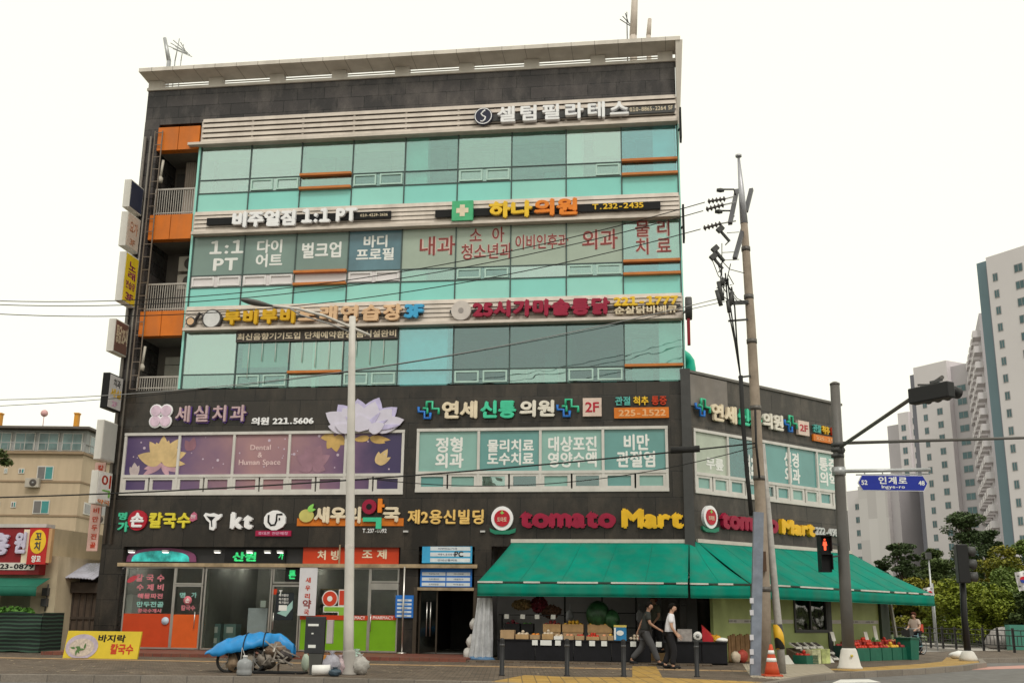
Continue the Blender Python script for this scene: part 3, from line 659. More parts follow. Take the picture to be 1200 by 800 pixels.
# brass ledge over the shops, dark header band, shop windows
zl = F(300, 662)[1]
pt(MB().box(shop[0]-0.1, F(560, 662)[0], -0.14, 0.2, zl-0.06, zl+0.06), 'brass_ledge', BRASS)
U = lambda px, py=710: F(px, py)[0]
Z = lambda px, py: F(px, py)[1]
pt(MB().box(shop[0], shop[1], 0.25, 0.34, zl+0.06, shop[3]), 'shop_header', mat('header_black', (0.03, 0.03, 0.032), 0.4))
ib = MB(); ib.box(shop[0]-0.2, entr[0]-0.1, 5, 5.2, 0.15, 3.6); ib.box(shop[0]-0.2, entr[1], 0.4, 5.2, 3.45, 3.6); ib.box(shop[0]-0.2, entr[1], 0.4, 5.2, 0.1, 0.24)
for x in (235, 350, 478): ib.box(U(x)-0.06, U(x)+0.06, 0.4, 5, 0.24, 3.45)
pt(ib, 'shop_interior', mat('shop_interior_paint', (0.2, 0.19, 0.17), 0.8))
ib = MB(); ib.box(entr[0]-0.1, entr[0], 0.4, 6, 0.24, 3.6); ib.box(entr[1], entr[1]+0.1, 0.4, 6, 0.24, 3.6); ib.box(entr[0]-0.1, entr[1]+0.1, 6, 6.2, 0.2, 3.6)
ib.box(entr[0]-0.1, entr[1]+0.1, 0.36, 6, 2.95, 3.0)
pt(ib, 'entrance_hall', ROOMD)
for x in (152, 192, 253, 291, 327, 337 if False else 312): 
    u = U(x, 660); o = pt(MB().box(u-0.1, u+0.1, -0.02, 0.14, zl+0.43, zl+0.5), 'downlight', mat('lamp_body', (0.5, 0.5, 0.5), 0.4))
    pt(MB().box(u-0.085, u+0.085, -0.005, 0.125, zl+0.41, zl+0.428), 'lamp_lens', mat('lit_lens', (1, 0.95, 0.85), 0.5, emit=2.5), o)
ORD = mat('orange_door_panel', (0.6, 0.1, 0.015), 0.4, 0, 0.08); ORR = mat('red_orange_panel', (0.5, 0.055, 0.012), 0.4, 0, 0.08); LIME = mat('lime_panel', (0.16, 0.36, 0.012), 0.35, 0, 0.08)
zc = lambda px, py: Z(px, py)
def shopfront(name, x0, x1, ztop, zsplit, panel_m, pane_m=SHOPGL, frame_m=STAIN, frame=0.05, y=0.1, parent=bld, z0=0.27, handle=None):
    u0, u1 = U(x0), U(x1); f = frame
    fb = MB(); fb.box(u0, u0+f, y-0.04, y+0.05, z0, ztop); fb.box(u1-f, u1, y-0.04, y+0.05, z0, ztop); fb.box(u0+f, u1-f, y-0.04, y+0.05, ztop-f, ztop); fb.box(u0+f, u1-f, y-0.04, y+0.05, z0, z0+f)
    o = fb.build(name, frame_m, parent); lo = z0+f
    if zsplit:
        MB().box(u0+f, u1-f, y-0.03, y+0.03, lo, zsplit).build('lower_panel', panel_m, o); lo = zsplit
    MB().box(u0+f, u1-f, y-0.005, y+0.01, lo, ztop-f).build('pane', pane_m, o)
    if handle: MB().tube([(U(handle), y-0.1, 0.95), (U(handle), y-0.1, 1.5)], 0.018, 6).build('handle', STAIN, o)
    return o
zt_ = zl-0.06; zdr = Z(220, 685)
sf1 = shopfront('shop_window', 143, 201.5, zt_, Z(170, 718.5), ORR)
sf2 = shopfront('shop_door', 201.5, 235, zdr, Z(217, 719.5), ORD, handle=229)
shopfront('transom', 201.5, 235, zt_, None, None, z0=zdr+0.02)
sf3 = shopfront('shop_window', 237, 316, zt_, None, None)
sf4 = shopfront('shop_door', 317, 350, Z(333, 685), None, None, handle=321)
shopfront('transom', 317, 350, zt_, None, None, z0=Z(333, 683))
sf5 = shopfront('shop_window', 351, 432, zt_, Z(390, 726), LIME)
sf6 = shopfront('shop_door', 432, 466, Z(448, 684), Z(450, 726), LIME, handle=435)
shopfront('transom', 432, 466, zt_, None, None, z0=Z(448, 682))
pt(MB().box(U(432), U(466), 0.03, 0.05, Z(450, 690.5), Z(450, 683)), 'door_closer_bar', STAIN, sf6)
pt(MB().box(U(351.5), U(431), 0.05, 0.066, Z(400, 726), Z(400, 720.5)), 'red_stripe', REDB, sf5)
pt(MB().box(U(433.5), U(464.5), 0.05, 0.066, Z(450, 726), Z(450, 720.5)), 'red_stripe', REDB, sf6)
pt(MB().text('PHARMACY', (U(437), U(461), Z(450, 725.3), Z(450, 721.3)), 0.044, 0.005, 0.02), 'stripe_lettering', LETW, sf6)
pt(MB().text('PHARMACY', (U(405), U(428), Z(415, 725.3), Z(415, 721.3)), 0.044, 0.005, 0.02), 'stripe_lettering', LETW, sf5)
# lettering on the shop glass
PKV = mat('pink_vinyl', (0.6, 0.2, 0.24), 0.4); WHV = LETW; TLV = mat('teal_vinyl', (0.25, 0.5, 0.45), 0.4)
for t, q, m in (('칼 국 수', (158, 672, 191, 681), PKV), ('수 제 비', (159, 683.5, 190, 691.5), PKV), ('해물파전', (160, 694.5, 189, 701), PKV), ('만두전골', (159, 704, 190, 711), TLV), ('콩국수개시', (160, 712.5, 187, 717.5), PKV)):
    pt(MB().text(t, FR.r(*q), 0.088, 0.006, 0.035), 'window_lettering', m, sf1)
u, z = F(153.5, 678); pt(MB().plate([(u+.2*math.cos(a*.3927)*math.cos(.5)-.09*math.sin(a*.3927)*math.sin(.5), z+.2*math.cos(a*.3927)*math.sin(.5)+.09*math.sin(a*.3927)*math.cos(.5)) for a in range(16)], 0.086, 0.092), 'sticker', mat('red_sticker', (0.5, 0.06, 0.08), 0.4), sf1)
u, z = F(193, 727); pt(MB().lathe([(0.13, 0), (0.13, 0.02)], (u, 0.045, z), 20, (0, -1, 0)), 'round_sticker', mat('pale_blue_sticker', (0.5, 0.6, 0.72), 0.4), sf1)
for t, q, m in (('명', (209.5, 693.5, 215.5, 700), TLV), ('가', (223, 693.5, 229, 700), TLV), ('칼국수', (211, 708.5, 227, 715), PKV)):
    pt(MB().text(t, FR.r(*q), 0.088, 0.006, 0.03), 'window_lettering', m, sf2)
u, z = F(218.5, 703); d = pt(MB().lathe([(0.15, 0), (0.15, 0.008)], (u, 0.095, z), 20, (0, -1, 0)), 'round_sticker', mat('rose_sticker', (0.6, 0.16, 0.2), 0.4), sf2)
pt(MB().text('손', (u-.08, u+.08, z-.08, z+.08), 0.078, 0.006, 0.03), 'sticker_lettering', LETW, sf2)
pt(MB().text('T', (U(325), U(329), Z(327, 697), Z(327, 691)), 0.07, 0.005, 0.03), 'sticker_lettering', LETW, sf4)
pt(MB().box(U(316.5), U(322.5), 0.075, 0.09, Z(320, 696), Z(320, 689.5)), 'red_sticker', REDB, sf4)
pp = pt(MB().box(U(322), U(343), 0.075, 0.088, Z(333, 726), Z(333, 694)), 'poster', mat('black_poster', (0.02, 0.025, 0.03), 0.3), sf4)
pt(MB().plate([(U(324), Z(330, 718)), (U(335), Z(330, 722)), (U(342), Z(330, 712)), (U(342), Z(330, 703)), (U(333), Z(330, 713))], 0.068, 0.074), 'poster_graphic', mat('pale_teal_print', (0.3, 0.5, 0.46), 0.4), sf4)
pt(MB().box(U(326), U(335.5), 0.062, 0.067, Z(330, 715), Z(330, 708.5)), 'poster_note', LETW, sf4)
for y0 in (695.5, 700, 704): pt(MB().text('특가할인', FR.r(326, y0, 337, y0+3), 0.066, 0.006, 0.02), 'poster_lettering', LETW, sf4)
# the big cut-out letters in the pharmacy window
u, z = F(385.8, 701); ring = MB()
for mm, yy, g in ((mat('vinyl_white_outline', (0.7, 0.7, 0.68), 0.4), 0.082, 0.035), (None, 0.07, 0)):
    rd = MB(); r1 = 0.24 + g; rd.plate([(u+r1*math.cos(i*.2094), z+r1*math.sin(i*.2094)) for i in range(30)], yy, yy+0.01)
    rd.plate([(u+.33-g, z-.2-g), (u+.50+g, z-.2-g), (u+.50+g, z+.05-g), (u+.62+g, z+.05-g), (u+.62+g, z+.16+g), (u+.50+g, z+.16+g), (u+.50+g, z+.27+g), (u+.33-g, z+.27+g)], yy+.001, yy+0.011)
    rd2 = rd if mm else MB(); rd2.plate([(u-.18-g, z-.41-g), (u+.33-g, z-.41-g), (u+.33-g, z-.62-g), (u+.50+g, z-.62-g), (u+.50+g, z-.27+g), (u-.18-g, z-.27+g)], yy+.002, yy+0.012)
    if mm: pt(rd, 'cutout_outline', mm, sf5)
    else: pt(rd, 'cutout_letter', mat('red_orange_vinyl', (0.55, 0.05, 0.02), 0.4), sf5); pt(rd2, 'cutout_letter', mat('lime_vinyl', (0.22, 0.45, 0.05), 0.4), sf5)
pt(MB().plate([(u+.09*math.cos(i*.3), z+.09*math.sin(i*.3)) for i in range(21)], 0.062, 0.069), 'cutout_centre', LETW, sf5)
# entrance doors
eo = pt(MB().box(entr[0], entr[1], -0.05, 0.3, Z(522, 691.5), Z(522, 688)), 'entrance_head', BRASS)
eb = MB(); e0, e1 = entr[0], entr[1]; zt2 = Z(522, 692)
for u in (e0+0.02, (e0+e1)/2-0.35, e1-0.06): eb.box(u, u+0.05, 0.22, 0.28, 0.26, zt2)
ed = pt(eb, 'entrance_door', mat('bronze_frame', (0.08, 0.065, 0.05), 0.35, 0.5))
pt(MB().box(e0+0.07, (e0+e1)/2-0.35, 0.24, 0.25, 0.3, zt2), 'pane', SHOPGL, ed)
pt(MB().tube([(e0+0.3, 0.16, 0.8), (e0+0.3, 0.16, 1.9)], 0.02, 6), 'handle', STAIN, ed); pt(MB().tube([(e0+0.42, 0.18, 0.8), (e0+0.42, 0.18, 1.9)], 0.02, 6), 'handle', STAIN, ed)
jb = MB(); jb.box(e0-0.12, e0, -0.03, 0.2, 0.25, Z(522, 688)); jb.box(e1, e1+0.1, -0.03, 0.2, 0.25, Z(522, 688))
pt(jb, 'door_jamb', mat('bronze_frame', (0.08, 0.065, 0.05)), ed)
# market room behind the stand
ib = MB(); ib.box(mart[0], -0.4, 1.5, 1.6, 0.19, mart[3]); ib.box(mart[0]-.1, mart[0], 0.36, 1.5, 0.19, mart[3]); ib.box(mart[0], -0.4, 0.36, 1.5, mart[3], mart[3]+.1)
pt(ib, 'market_back_wall', mat('pale_market_wall', (0.3, 0.29, 0.29), 0.7, 0, 0.08))
rb = MB()
for x in (661, 705, 745): rb.bar((U(x), 0.3, 0.2), (U(x), 0.3, mart[3]), 0.05)
rb.bar((U(660), 0.3, Z(690, 717.5)), (U(745), 0.3, Z(690, 717.5)), 0.03); rb.bar((U(718), 0.3, Z(720, 735)), (U(745), 0.3, Z(720, 735)), 0.03)
pt(rb, 'market_rack', BLACK)
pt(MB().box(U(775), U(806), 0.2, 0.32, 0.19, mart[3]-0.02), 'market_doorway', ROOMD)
# corner post, pipes and ladder on the pilaster
pt(MB().box(-0.12, 0.2, -0.2, 0.12, 0.15, zf['b3']+0.35), 'corner_post', mat('corner_post_grey', (0.055, 0.055, 0.055), 0.5))
pb = MB()
for du, r in ((0.12, 0.05), (0.35, 0.04)): pb.tube([(UL+du, -0.08, 0.15+3.6), (UL+du, -0.08, zf['t5']+0.5)], r, 7)
pt(pb, 'drainpipe', mat('pipe_grey', (0.2, 0.18, 0.16), 0.5, 0.3))
lb = MB(); l0, l1 = UL+0.52, UL+0.82
for u in (l0, l1): lb.bar((u, -0.12, zf['b3']), (u, -0.12, zf['t5']+0.7), 0.035)
z = zf['b3']
while z < zf['t5']+0.7: lb.bar((l0, -0.12, z), (l1, -0.12, z), 0.025); z += 0.5
pt(lb, 'wall_ladder', mat('rusty_ladder', (0.2, 0.16, 0.13), 0.6, 0.2, grime=0.4))
# ------------------------------------------------ the side street wing
SL = SD.p(985, 474)[0]; SZ = SD.p(895, 455)[1]; SZ = (SD.p(815, 437.5)[1] + SD.p(975, 474)[1])/2
s_w = SD.r(812, 503, 986, 595.5); s_w = (0.42, SL-0.08, s_w[2], s_w[3])
wall(SB(), 0.0, SL, 0.1, SZ, [s_w, (2.6, 5.4, 0.2, 3.3)]).build('side_wall', STONE_SIDE, bld)
mb = SB(); mb.box(-0.05, SL+0.03, -0.06, 0.4, SZ-0.001+0.002, SZ+0.09); mb.build('side_coping', mat('coping_grey', (0.14, 0.13, 0.12), 0.6), bld)
mb = SB(); mb.box(0.05, 2.2, -0.035, -0.003, SZ-1.12, SZ-0.04); mb.build('side_cladding', mat('pale_grey_cladding', (0.2, 0.18, 0.165), 0.6, 0, 0.2, 1.3, grime=0.3), bld)
mb = SB(); mb.box(SL-0.3, SL-0.002, 0.36, 10, 0.15, SZ-0.01); mb.box(0.5, SL-0.3, 0.4, 9.9, SZ-0.3, SZ-0.15); mb.box(0.5, SL-0.3, 4.5, 4.7, 0.2, SZ-0.3); mb.build('rear_wing', mat('grey_render', (0.3, 0.29, 0.27)), bld)
n = 5
ws, zss = window2(SB, s_w, n, [mat('cream_green_film', (0.4, 0.45, 0.37), 0.25, 0, 0.1, coat=0.5), VGLASS2, TF2, TF2, TF2B], None, [TF2B, TF2B, TF2, TF2, VGLASS2, TF2])
for t, q in (('무릎', (828, 535, 849, 552)), ('척추', (873, 531, 888, 568)), ('신경\n외과', (919, 528, 939, 567)), ('통증\n의학', (960, 535, 983, 571))):
    SB().text(t, SD.r(*q), 0.018, 0.01, 0.035).build('window_lettering', LETW, ws)
# lower side front: lime panelled lean-to under the awning
LIMEW = mat('pale_lime_panel', (0.36, 0.42, 0.16), 0.5, 0, 0.22, 0.9)
OFS = 1.0
e_u = SD.p(1028, 700, OFS)[0]
gz1 = 2.75
a0 = SD.p(835, 700, OFS)[0]; w0, w1 = SD.p(929, 700, OFS)[0], SD.p(968, 700, OFS)[0]
gw = wall(SB(), a0, e_u, 0.16, gz1, [(w0, w1, 1.1, 2.6)], -OFS, -OFS+0.12); gw.build('lime_side_panel', LIMEW, bld)
sb = SB(); zb0 = SD.p(880, 729, OFS)[1]
for x0, x1 in ((853, 928), (969, 1027)): sb.box(SD.p(x0, 700, OFS)[0], SD.p(x1, 700, OFS)[0], -OFS-0.01, -OFS-0.003, zb0-0.02, zb0+0.1)
sb.build('grey_stripe', mat('stripe_grey', (0.5, 0.47, 0.44), 0.5), bld)
sb = SB()
for k in range(9): sb.text('신선한 과일', (a0+0.7+k*0.8 if k < 4 else w1+0.3+(k-4)*1.0, a0+1.1+k*0.8 if k < 4 else w1+0.8+(k-4)*1.0, zb0+0.01, zb0+0.07), -OFS-0.016, 0.004, 0.0) if (k < 3 or k in (5, 6)) else None
sb.build('stripe_lettering', DARK, bld)
sb = SB(); sb.box(w0, w1, -OFS-0.05, -OFS+0.15, 1.04, 1.14); sb.box(w0, w0+0.08, -OFS-0.04, -OFS+0.14, 1.14, 2.6); sb.box(w1-0.1, w1, -OFS-0.04, -OFS+0.14, 1.14, 2.6); sb.box((w0+w1)/2-.03, (w0+w1)/2+.03, -OFS-0.02, -OFS+0.1, 1.14, 2.6); sb.box(w1-0.02, w1+0.2, -OFS-0.05, -OFS+0.1, 0.16, gz1-.02)
dw = sb.build('display_window', DARK, bld)
SB().box(w0+0.08, w1-0.1, -OFS+0.02, -OFS+0.035, 1.14, 2.6).build('pane', glass('dim_glass', (0.45, 0.43, 0.42), 0.1, (0.8, 0.8, 0.8), 0.3), dw)
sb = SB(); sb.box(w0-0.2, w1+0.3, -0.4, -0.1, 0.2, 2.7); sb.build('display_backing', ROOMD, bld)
sb = SB(); sb.box(e_u+0.02, e_u+0.55, -OFS-0.1, 0.2, 0.15, 3.2); sb.build('end_pillar', mat('dark_green_pillar', (0.06, 0.08, 0.06), 0.5, 0, 0.25, 1), bld)
sb = SB(); sb.bar((e_u+0.62, -OFS-0.35, 0.16), (e_u+0.45, -OFS-0.15, 2.9), 0.09); sb.build('slanted_prop', mat('pale_prop', (0.4, 0.39, 0.35), 0.6), bld)
mb = SB(); mb.box(SD.p(955, 760, OFS)[0], SD.p(966, 760, OFS)[0], -OFS-0.04, -OFS-0.005, 0.2, 1.0); 
# wooden boards low on the panel next to the stand
sb = SB()
x = SD.p(853, 760, OFS)[0]; xe = SD.p(884, 760, OFS)[0]; i = 0
while x < xe: sb.box(x, x+0.1, -OFS-0.04-0.01*(i % 2), -OFS-0.004, 0.16, 0.95+0.03*(i % 3)); x += 0.115; i += 1
sb.build('timber_boarding', mat('brown_timber', (0.28, 0.16, 0.075), 0.8, 0, 0.25, 5), bld)
# green ventilation duct on the wing's roof
p = SD.p(812, 428, -0.6); dt = SB()
dt.tube([(0.95, 0.55, SZ-0.2), (0.95, 0.55, SZ+0.35), (0.9, 0.55, SZ+0.58), (0.75, 0.55, SZ+0.7), (0.5, 0.5, SZ+0.74), (0.2, 0.45, SZ+0.74)], 0.21, 12)
dt.v = [SFI @ v for v in dt.v]; d2 = MB(); d2.v = dt.v; d2.f = dt.f; d2.sm = dt.sm
d2.single('vent_duct', 'bent green duct on the low roof where the glass tower ends', 'duct', mat('green_duct', (0.01, 0.45, 0.3), 0.35), FR)

# ------------------------------------------------------------------ signs on the front
def sign(name, label, fr, rect, cat='sign', group=None, y=-0.12):
    return thing(name, label, cat, fr, ((rect[0]+rect[1])/2, y, rect[2]), group)
def disc(u, z, r, y0, y1, n=24, rz=None):
    rz = rz or r; return MB().plate([(u+r*math.cos(2*math.pi*i/n), z+rz*math.sin(2*math.pi*i/n)) for i in range(n)], y0, y1)
SF = -0.1                                        # front of the louvres
# pilates studio sign
r = FR.r(582, 127, 737, 146, 0.25); sg = sign('shop_sign', 'white cut-out letters with a round dark emblem on the topmost louvre band', FR, r)
rt, rb_ = F(566, 128, .2), F(737, 140, .2)
r0 = FR.r(557, 130, 793, 145, .2)
zr = (F(582, 137, .2)[1] + F(737, 131, .2)[1])/2
MB().box(F(558, 138, .2)[0], UR-0.05, SF-0.06, SF-0.005, zr-0.11, zr+0.16).build('mounting_rail', DARK, sg)
lh = 0.62; lu0, lu1 = F(583, 137, .25)[0], F(737, 131, .25)[0]
MB().text('셀텀필라테스', (lu0, lu1, zr-lh/2+.05, zr+lh/2+.05), SF-0.25, 0.18, 0.03, spread=1.15).build('lettering', WHITEL, sg)
u, z = F(566.5, 136.5, .25)
disc(u, z, 0.34, SF-0.18, SF-0.06).build('emblem', mat('emblem_navy', (0.02, 0.022, 0.05), 0.4), sg)
eb = MB(); n = 28
for i in range(n):
    a, b = 2*math.pi*i/n, 2*math.pi*(i+1)/n; eb.plate([(u+.29*math.cos(a), z+.29*math.sin(a)), (u+.29*math.cos(b), z+.29*math.sin(b)), (u+.32*math.cos(b), z+.32*math.sin(b)), (u+.32*math.cos(a), z+.32*math.sin(a))], SF-0.195, SF-0.181)
eb.tube([(u-.1, SF-.19, z-.2), (u-.02, SF-.19, z-.22), (u+.06, SF-.19, z-.15), (u+.08, SF-.19, z-.05), (u-.02, SF-.19, z), (u-.08, SF-.19, z+.08), (u, SF-.19, z+.18), (u+.07, SF-.19, z+.22)], 0.03, 6)
eb.build('emblem_figure', WHITEL, sg)
MB().text('010-8865-2264 5F', (F(738, 129, .1)[0], UR-0.12, zr-0.02, zr+0.15), SF-0.075, 0.012, 0.01).build('small_lettering', CREAM, sg)
# gym sign
z = (F(243, 262, .2)[1] + F(457, 249, .2)[1])/2; u0, u1 = F(242, 262, .2)[0], F(458, 250, .2)[0]
sg = thing('shop_sign', 'black bar sign with bulky white gym lettering reading 1:1 PT', 'sign', FR, ((u0+u1)/2, -.12, z-.2))
MB().box(u0, u1, SF-0.1, SF-0.005, z-0.13, z+0.14).build('backing_bar', BLACK, sg)
MB().text('비주얼짐', (F(273, 260, .25)[0], F(347, 254, .25)[0], z-.33, z+.29), SF-.24, 0.13, 0.055).build('lettering', WHITEL, sg)
MB().text('1:1 PT', (F(354, 254, .25)[0], F(419, 250, .25)[0], z-.25, z+.3), SF-.24, 0.13, 0.05).build('lettering', WHITEL, sg)
MB().text('010-4129-2626', (F(422, 250, .25)[0], F(454, 250, .25)[0], z-.05, z+.06), SF-.115, 0.012, 0.012).build('small_lettering', CREAM, sg)
# clinic sign on the fourth floor
z = (F(511, 250, .2)[1] + F(773, 241, .2)[1])/2; u0, u1 = F(510, 250, .2)[0], F(774, 241, .2)[0]
sg = thing('shop_sign', 'black bar clinic sign with a green cross box and yellow and orange letters', 'sign', FR, ((u0+u1)/2, -.12, z-.2))
MB().box(u0, u1, SF-0.1, SF-0.005, z-0.13, z+0.15).build('backing_bar', BLACK, sg)
cr = FR.r(530.5, 237, 554.5, 259, .25)
gb = MB().box(cr[0], cr[1], SF-.26, SF-.1, cr[2], cr[3]).build('cross_box', mat('green_box', (0.07, 0.42, 0.2), 0.4), sg)
cu, czz = (cr[0]+cr[1])/2, (cr[2]+cr[3])/2
MB().box(cu-.22, cu+.22, SF-.272, SF-.261, czz-.09, czz+.09).box(cu-.09, cu+.09, SF-.273, SF-.261, czz-.22, czz-.091).box(cu-.09, cu+.09, SF-.273, SF-.261, czz+.091, czz+.22).build('cross', CREAM, sg)
MB().text('하나', (F(573, 245, .25)[0], F(624, 244, .25)[0], z-.3, z+.34), SF-.24, 0.13, 0.05).build('lettering', YELLOW, sg)
MB().text('의원', (F(626, 244, .25)[0], F(677, 242, .25)[0], z-.28, z+.36), SF-.24, 0.13, 0.05).build('lettering', ORNG, sg)
MB().text('T.232-2435', (F(694, 242, .2)[0], F(754, 240, .2)[0], z-.08, z+.13), SF-.13, 0.025, 0.025).build('small_lettering', YELLOW, sg)
# karaoke sign
z = (F(262, 374, .2)[1] + F(470, 366, .2)[1])/2
sg = thing('shop_sign', 'yellow and orange cut-out karaoke letters with two round discs and a blue 3F', 'sign', FR, (F(370, 370)[0], -.12, z-.3))
MB().box(F(255, 374)[0], F(497, 364)[0], SF-0.06, SF-0.005, z-0.05, z+0.05).build('mounting_rail', DARK, sg)
MB().text('부비부비', (F(263, 372, .25)[0], F(346, 370, .25)[0], z-.29, z+.29), SF-.24, 0.16, 0.05, spread=1.1).build('lettering', mat('mustard_letters', (0.62, 0.36, 0.01), 0.4), sg)
MB().text('노래연습장', (F(350, 370, .25)[0], F(472, 365, .25)[0], z-.27, z+.33), SF-.24, 0.16, 0.045, spread=1.1).build('lettering', BEIGE, sg)
MB().text('3F', (F(474, 365, .25)[0], F(497, 363, .25)[0], z-.2, z+.3), SF-.24, 0.16, 0.055).build('lettering', CYAN, sg)
u, zz = F(249, 374, .2); disc(u, zz, .36, SF-.16, SF-.02).build('round_disc', mat('disc_dark', (0.06, 0.055, 0.055), 0.4), sg); disc(u, zz, .31, SF-.19, SF-.161).build('disc_face', mat('disc_white', (0.6, 0.6, 0.6), 0.4, 0, 0.15), sg)
u, zz = F(224, 377, .2); disc(u, zz, .18, SF-.16, SF-.02).build('note_shape', mat('disc_dark', (0.06, 0.055, 0.055)), sg); disc(u, zz, .13, SF-.18, SF-.161).build('note_face', BEIGE, sg)
u2, z2 = F(234, 370, .2); MB().tube([(u+.14, SF-.1, zz), (u2, SF-.1, z2+.1), (u2+.15, SF-.1, z2), (u2+.12, SF-.1, z2-.15)], 0.06, 7).build('note_stem', mat('disc_dark', (0.06, 0.055, 0.055)), sg)
# karaoke strip
r = FR.r(277.5, 390, 466, 397, .02); zc_ = (F(278, 395)[1] + F(466, 391)[1])/2
sg = thing('banner_sign', 'narrow dark strip of small cream lettering under the karaoke letters', 'banner', FR, ((r[0]+r[1])/2, -.03, zc_-.22))
MB().box(r[0], r[1], -.06, -.02, zc_-.2, zc_+.2).build('strip', mat('strip_brown', (0.05, 0.04, 0.035), 0.5), sg)
MB().text('최신음향기기도입 단체예약환영 룸시설완비', (r[0]+.05, r[1]-.05, zc_-.13, zc_+.13), -.068, 0.008, 0.025).build('lettering', CREAM, sg)
wbm = MB()
for k in range(1, 12): 
    u = r[0] + (r[1]-r[0])*k/12; wbm.tube([(u, -.005, zc_-.2), (u, -.005, zc_-.2-random.uniform(.6, 1.35))], 0.012, 5)
wbm.build('hanging_cord', mat('cord_white', (0.5, 0.5, 0.45)), sg)
# chicken restaurant sign
z = (F(545, 365, .2)[1] + F(712, 358, .2)[1])/2
sg = thing('shop_sign', 'dark red brush lettering with a yellow phone number and a pale round disc', 'sign', FR, (F(640, 360)[0], -.12, z-.3))
MB().box(F(528, 365)[0], UR-.05, SF-0.06, SF-0.005, z-0.06, z+0.04).build('mounting_rail', DARK, sg)
MB().text('25시가마솥통닭', (F(554, 364, .25)[0], F(715, 357, .25)[0], z-.3, z+.31), SF-.24, 0.16, 0.06, spread=1.05).build('lettering', mat('crimson_letters', (0.3, 0.008, 0.04), 0.4), sg)
MB().text('221-1777', (F(719, 354, .25)[0], F(795, 352, .25)[0], z+.0, z+.32), SF-.2, 0.12, 0.05).build('number_lettering', YELLOW, sg)
MB().text('순살닭바베큐', (F(720, 362, .25)[0], F(794, 361, .25)[0], z-.3, z-.03), SF-.2, 0.12, 0.03).build('small_lettering', CREAM, sg)
u, zz = F(540.5, 364, .25); disc(u, zz, .35, SF-.2, SF-.02).build('round_disc', mat('disc_pale', (0.55, 0.5, 0.47), 0.45, 0, 0.1), sg)
disc(u, zz, .1, SF-.212, SF-.201, 9).build('disc_mark', mat('disc_mark_grey', (0.3, 0.27, 0.26), 0.5), sg)
# dental clinic sign
WS = 0.0
z = (F(204, 487, .1)[1] + F(290, 485, .1)[1])/2
sg = thing('shop_sign', 'purple edged dental clinic letters beside a pink clover shape', 'sign', FR, (F(270, 487)[0], -.1, z-.3))
MB().text('세실치과', (F(205, 485, .1)[0], F(289, 485, .1)[0], z-.3, z+.34), -0.06, 0.05, 0.07, spread=1.12).build('letter_edging', PURPLE, sg)
MB().text('세실치과', (F(205.5, 485, .15)[0], F(288, 485, .15)[0], z-.25, z+.34), -0.16, 0.09, 0.02, spread=1.15).build('lettering', mat('mauve_gold_letters', (0.5, 0.36, 0.38), 0.4), sg)
MB().text('의원 221.5606', (F(294, 493, .1)[0], F(367, 492, .1)[0], F(300, 497.5, .1)[1], F(300, 488.5, .1)[1]), -0.06, 0.05, 0.04).build('small_lettering', WHITEL, sg)
u, zz = F(188, 487, .1); cl = MB(); cp = MB()
for i, (a, b) in enumerate(((.19, .19), (-.19, .19), (-.19, -.19), (.19, -.19))):
    for mb_, rr, yy in ((cl, .24, -.07), (cp, .19, -.1)):
        mb_.plate([(u+a+rr*math.cos(k*.3927), zz+b+rr*math.sin(k*.3927)) for k in range(16)], yy-i*.002, yy+.05-i*.002)
cl.build('clover_edging', WHITEL, sg); cp.build('clover', mat('pale_pink_clover', (0.66, 0.5, 0.62), 0.4, 0, 0.2, 4), sg)
# lotus sign
u, zz = F(423, 502, .12)
sg = thing('flower_sign', 'large white and lavender lotus blossom standing on top of the purple window', 'sign', FR, (u, -.12, zz-.05))
WP = mat('lotus_white', (0.6, 0.57, 0.68), 0.4, 0, 0.06, 3); LV = mat('lotus_lavender', (0.5, 0.46, 0.68), 0.4, 0, 0.2, 3)
def lot(spec, m, y, nm):
    mb = MB()
    for i, (du, dz, a, l, w) in enumerate(spec): mb.plate(petal(u+du, zz+dz, R_(a), l, w), y-i*.004, y-i*.004+.05)
    mb.build(nm, m, sg)
lot([(0, .0, 100, 1.08, .85), (.1, 0, 66, 1.2, .85), (-.2, .0, 128, 1.1, .8), (.3, 0, 38, 1.2, .75)], LV, -.07, 'back_petal')
lot([(-.1, 0, 95, .92, .75), (.15, .0, 72, 1.0, .75), (-.3, 0, 150, 1.15, .7), (-.5, -.02, 170, .7, .4), (.4, .02, 14, 1.15, .6), (.4, .0, 45, .95, .7), (-.25, .0, 120, .85, .7)], WP, -.1, 'front_petal')
lot([(0, -.05, 140, .75, .2), (.15, -.05, 50, .8, .2), (.3, .0, 25, .7, .14), (.6, 0, 8, .8, .16)], LV, -.14, 'petal_shading')
lot([(-.05, -.12, 90, .6, .9), (-.35, -.08, 160, .6, .35), (.3, -.1, 25, .6, .4)], WP, -.165, 'inner_petal')
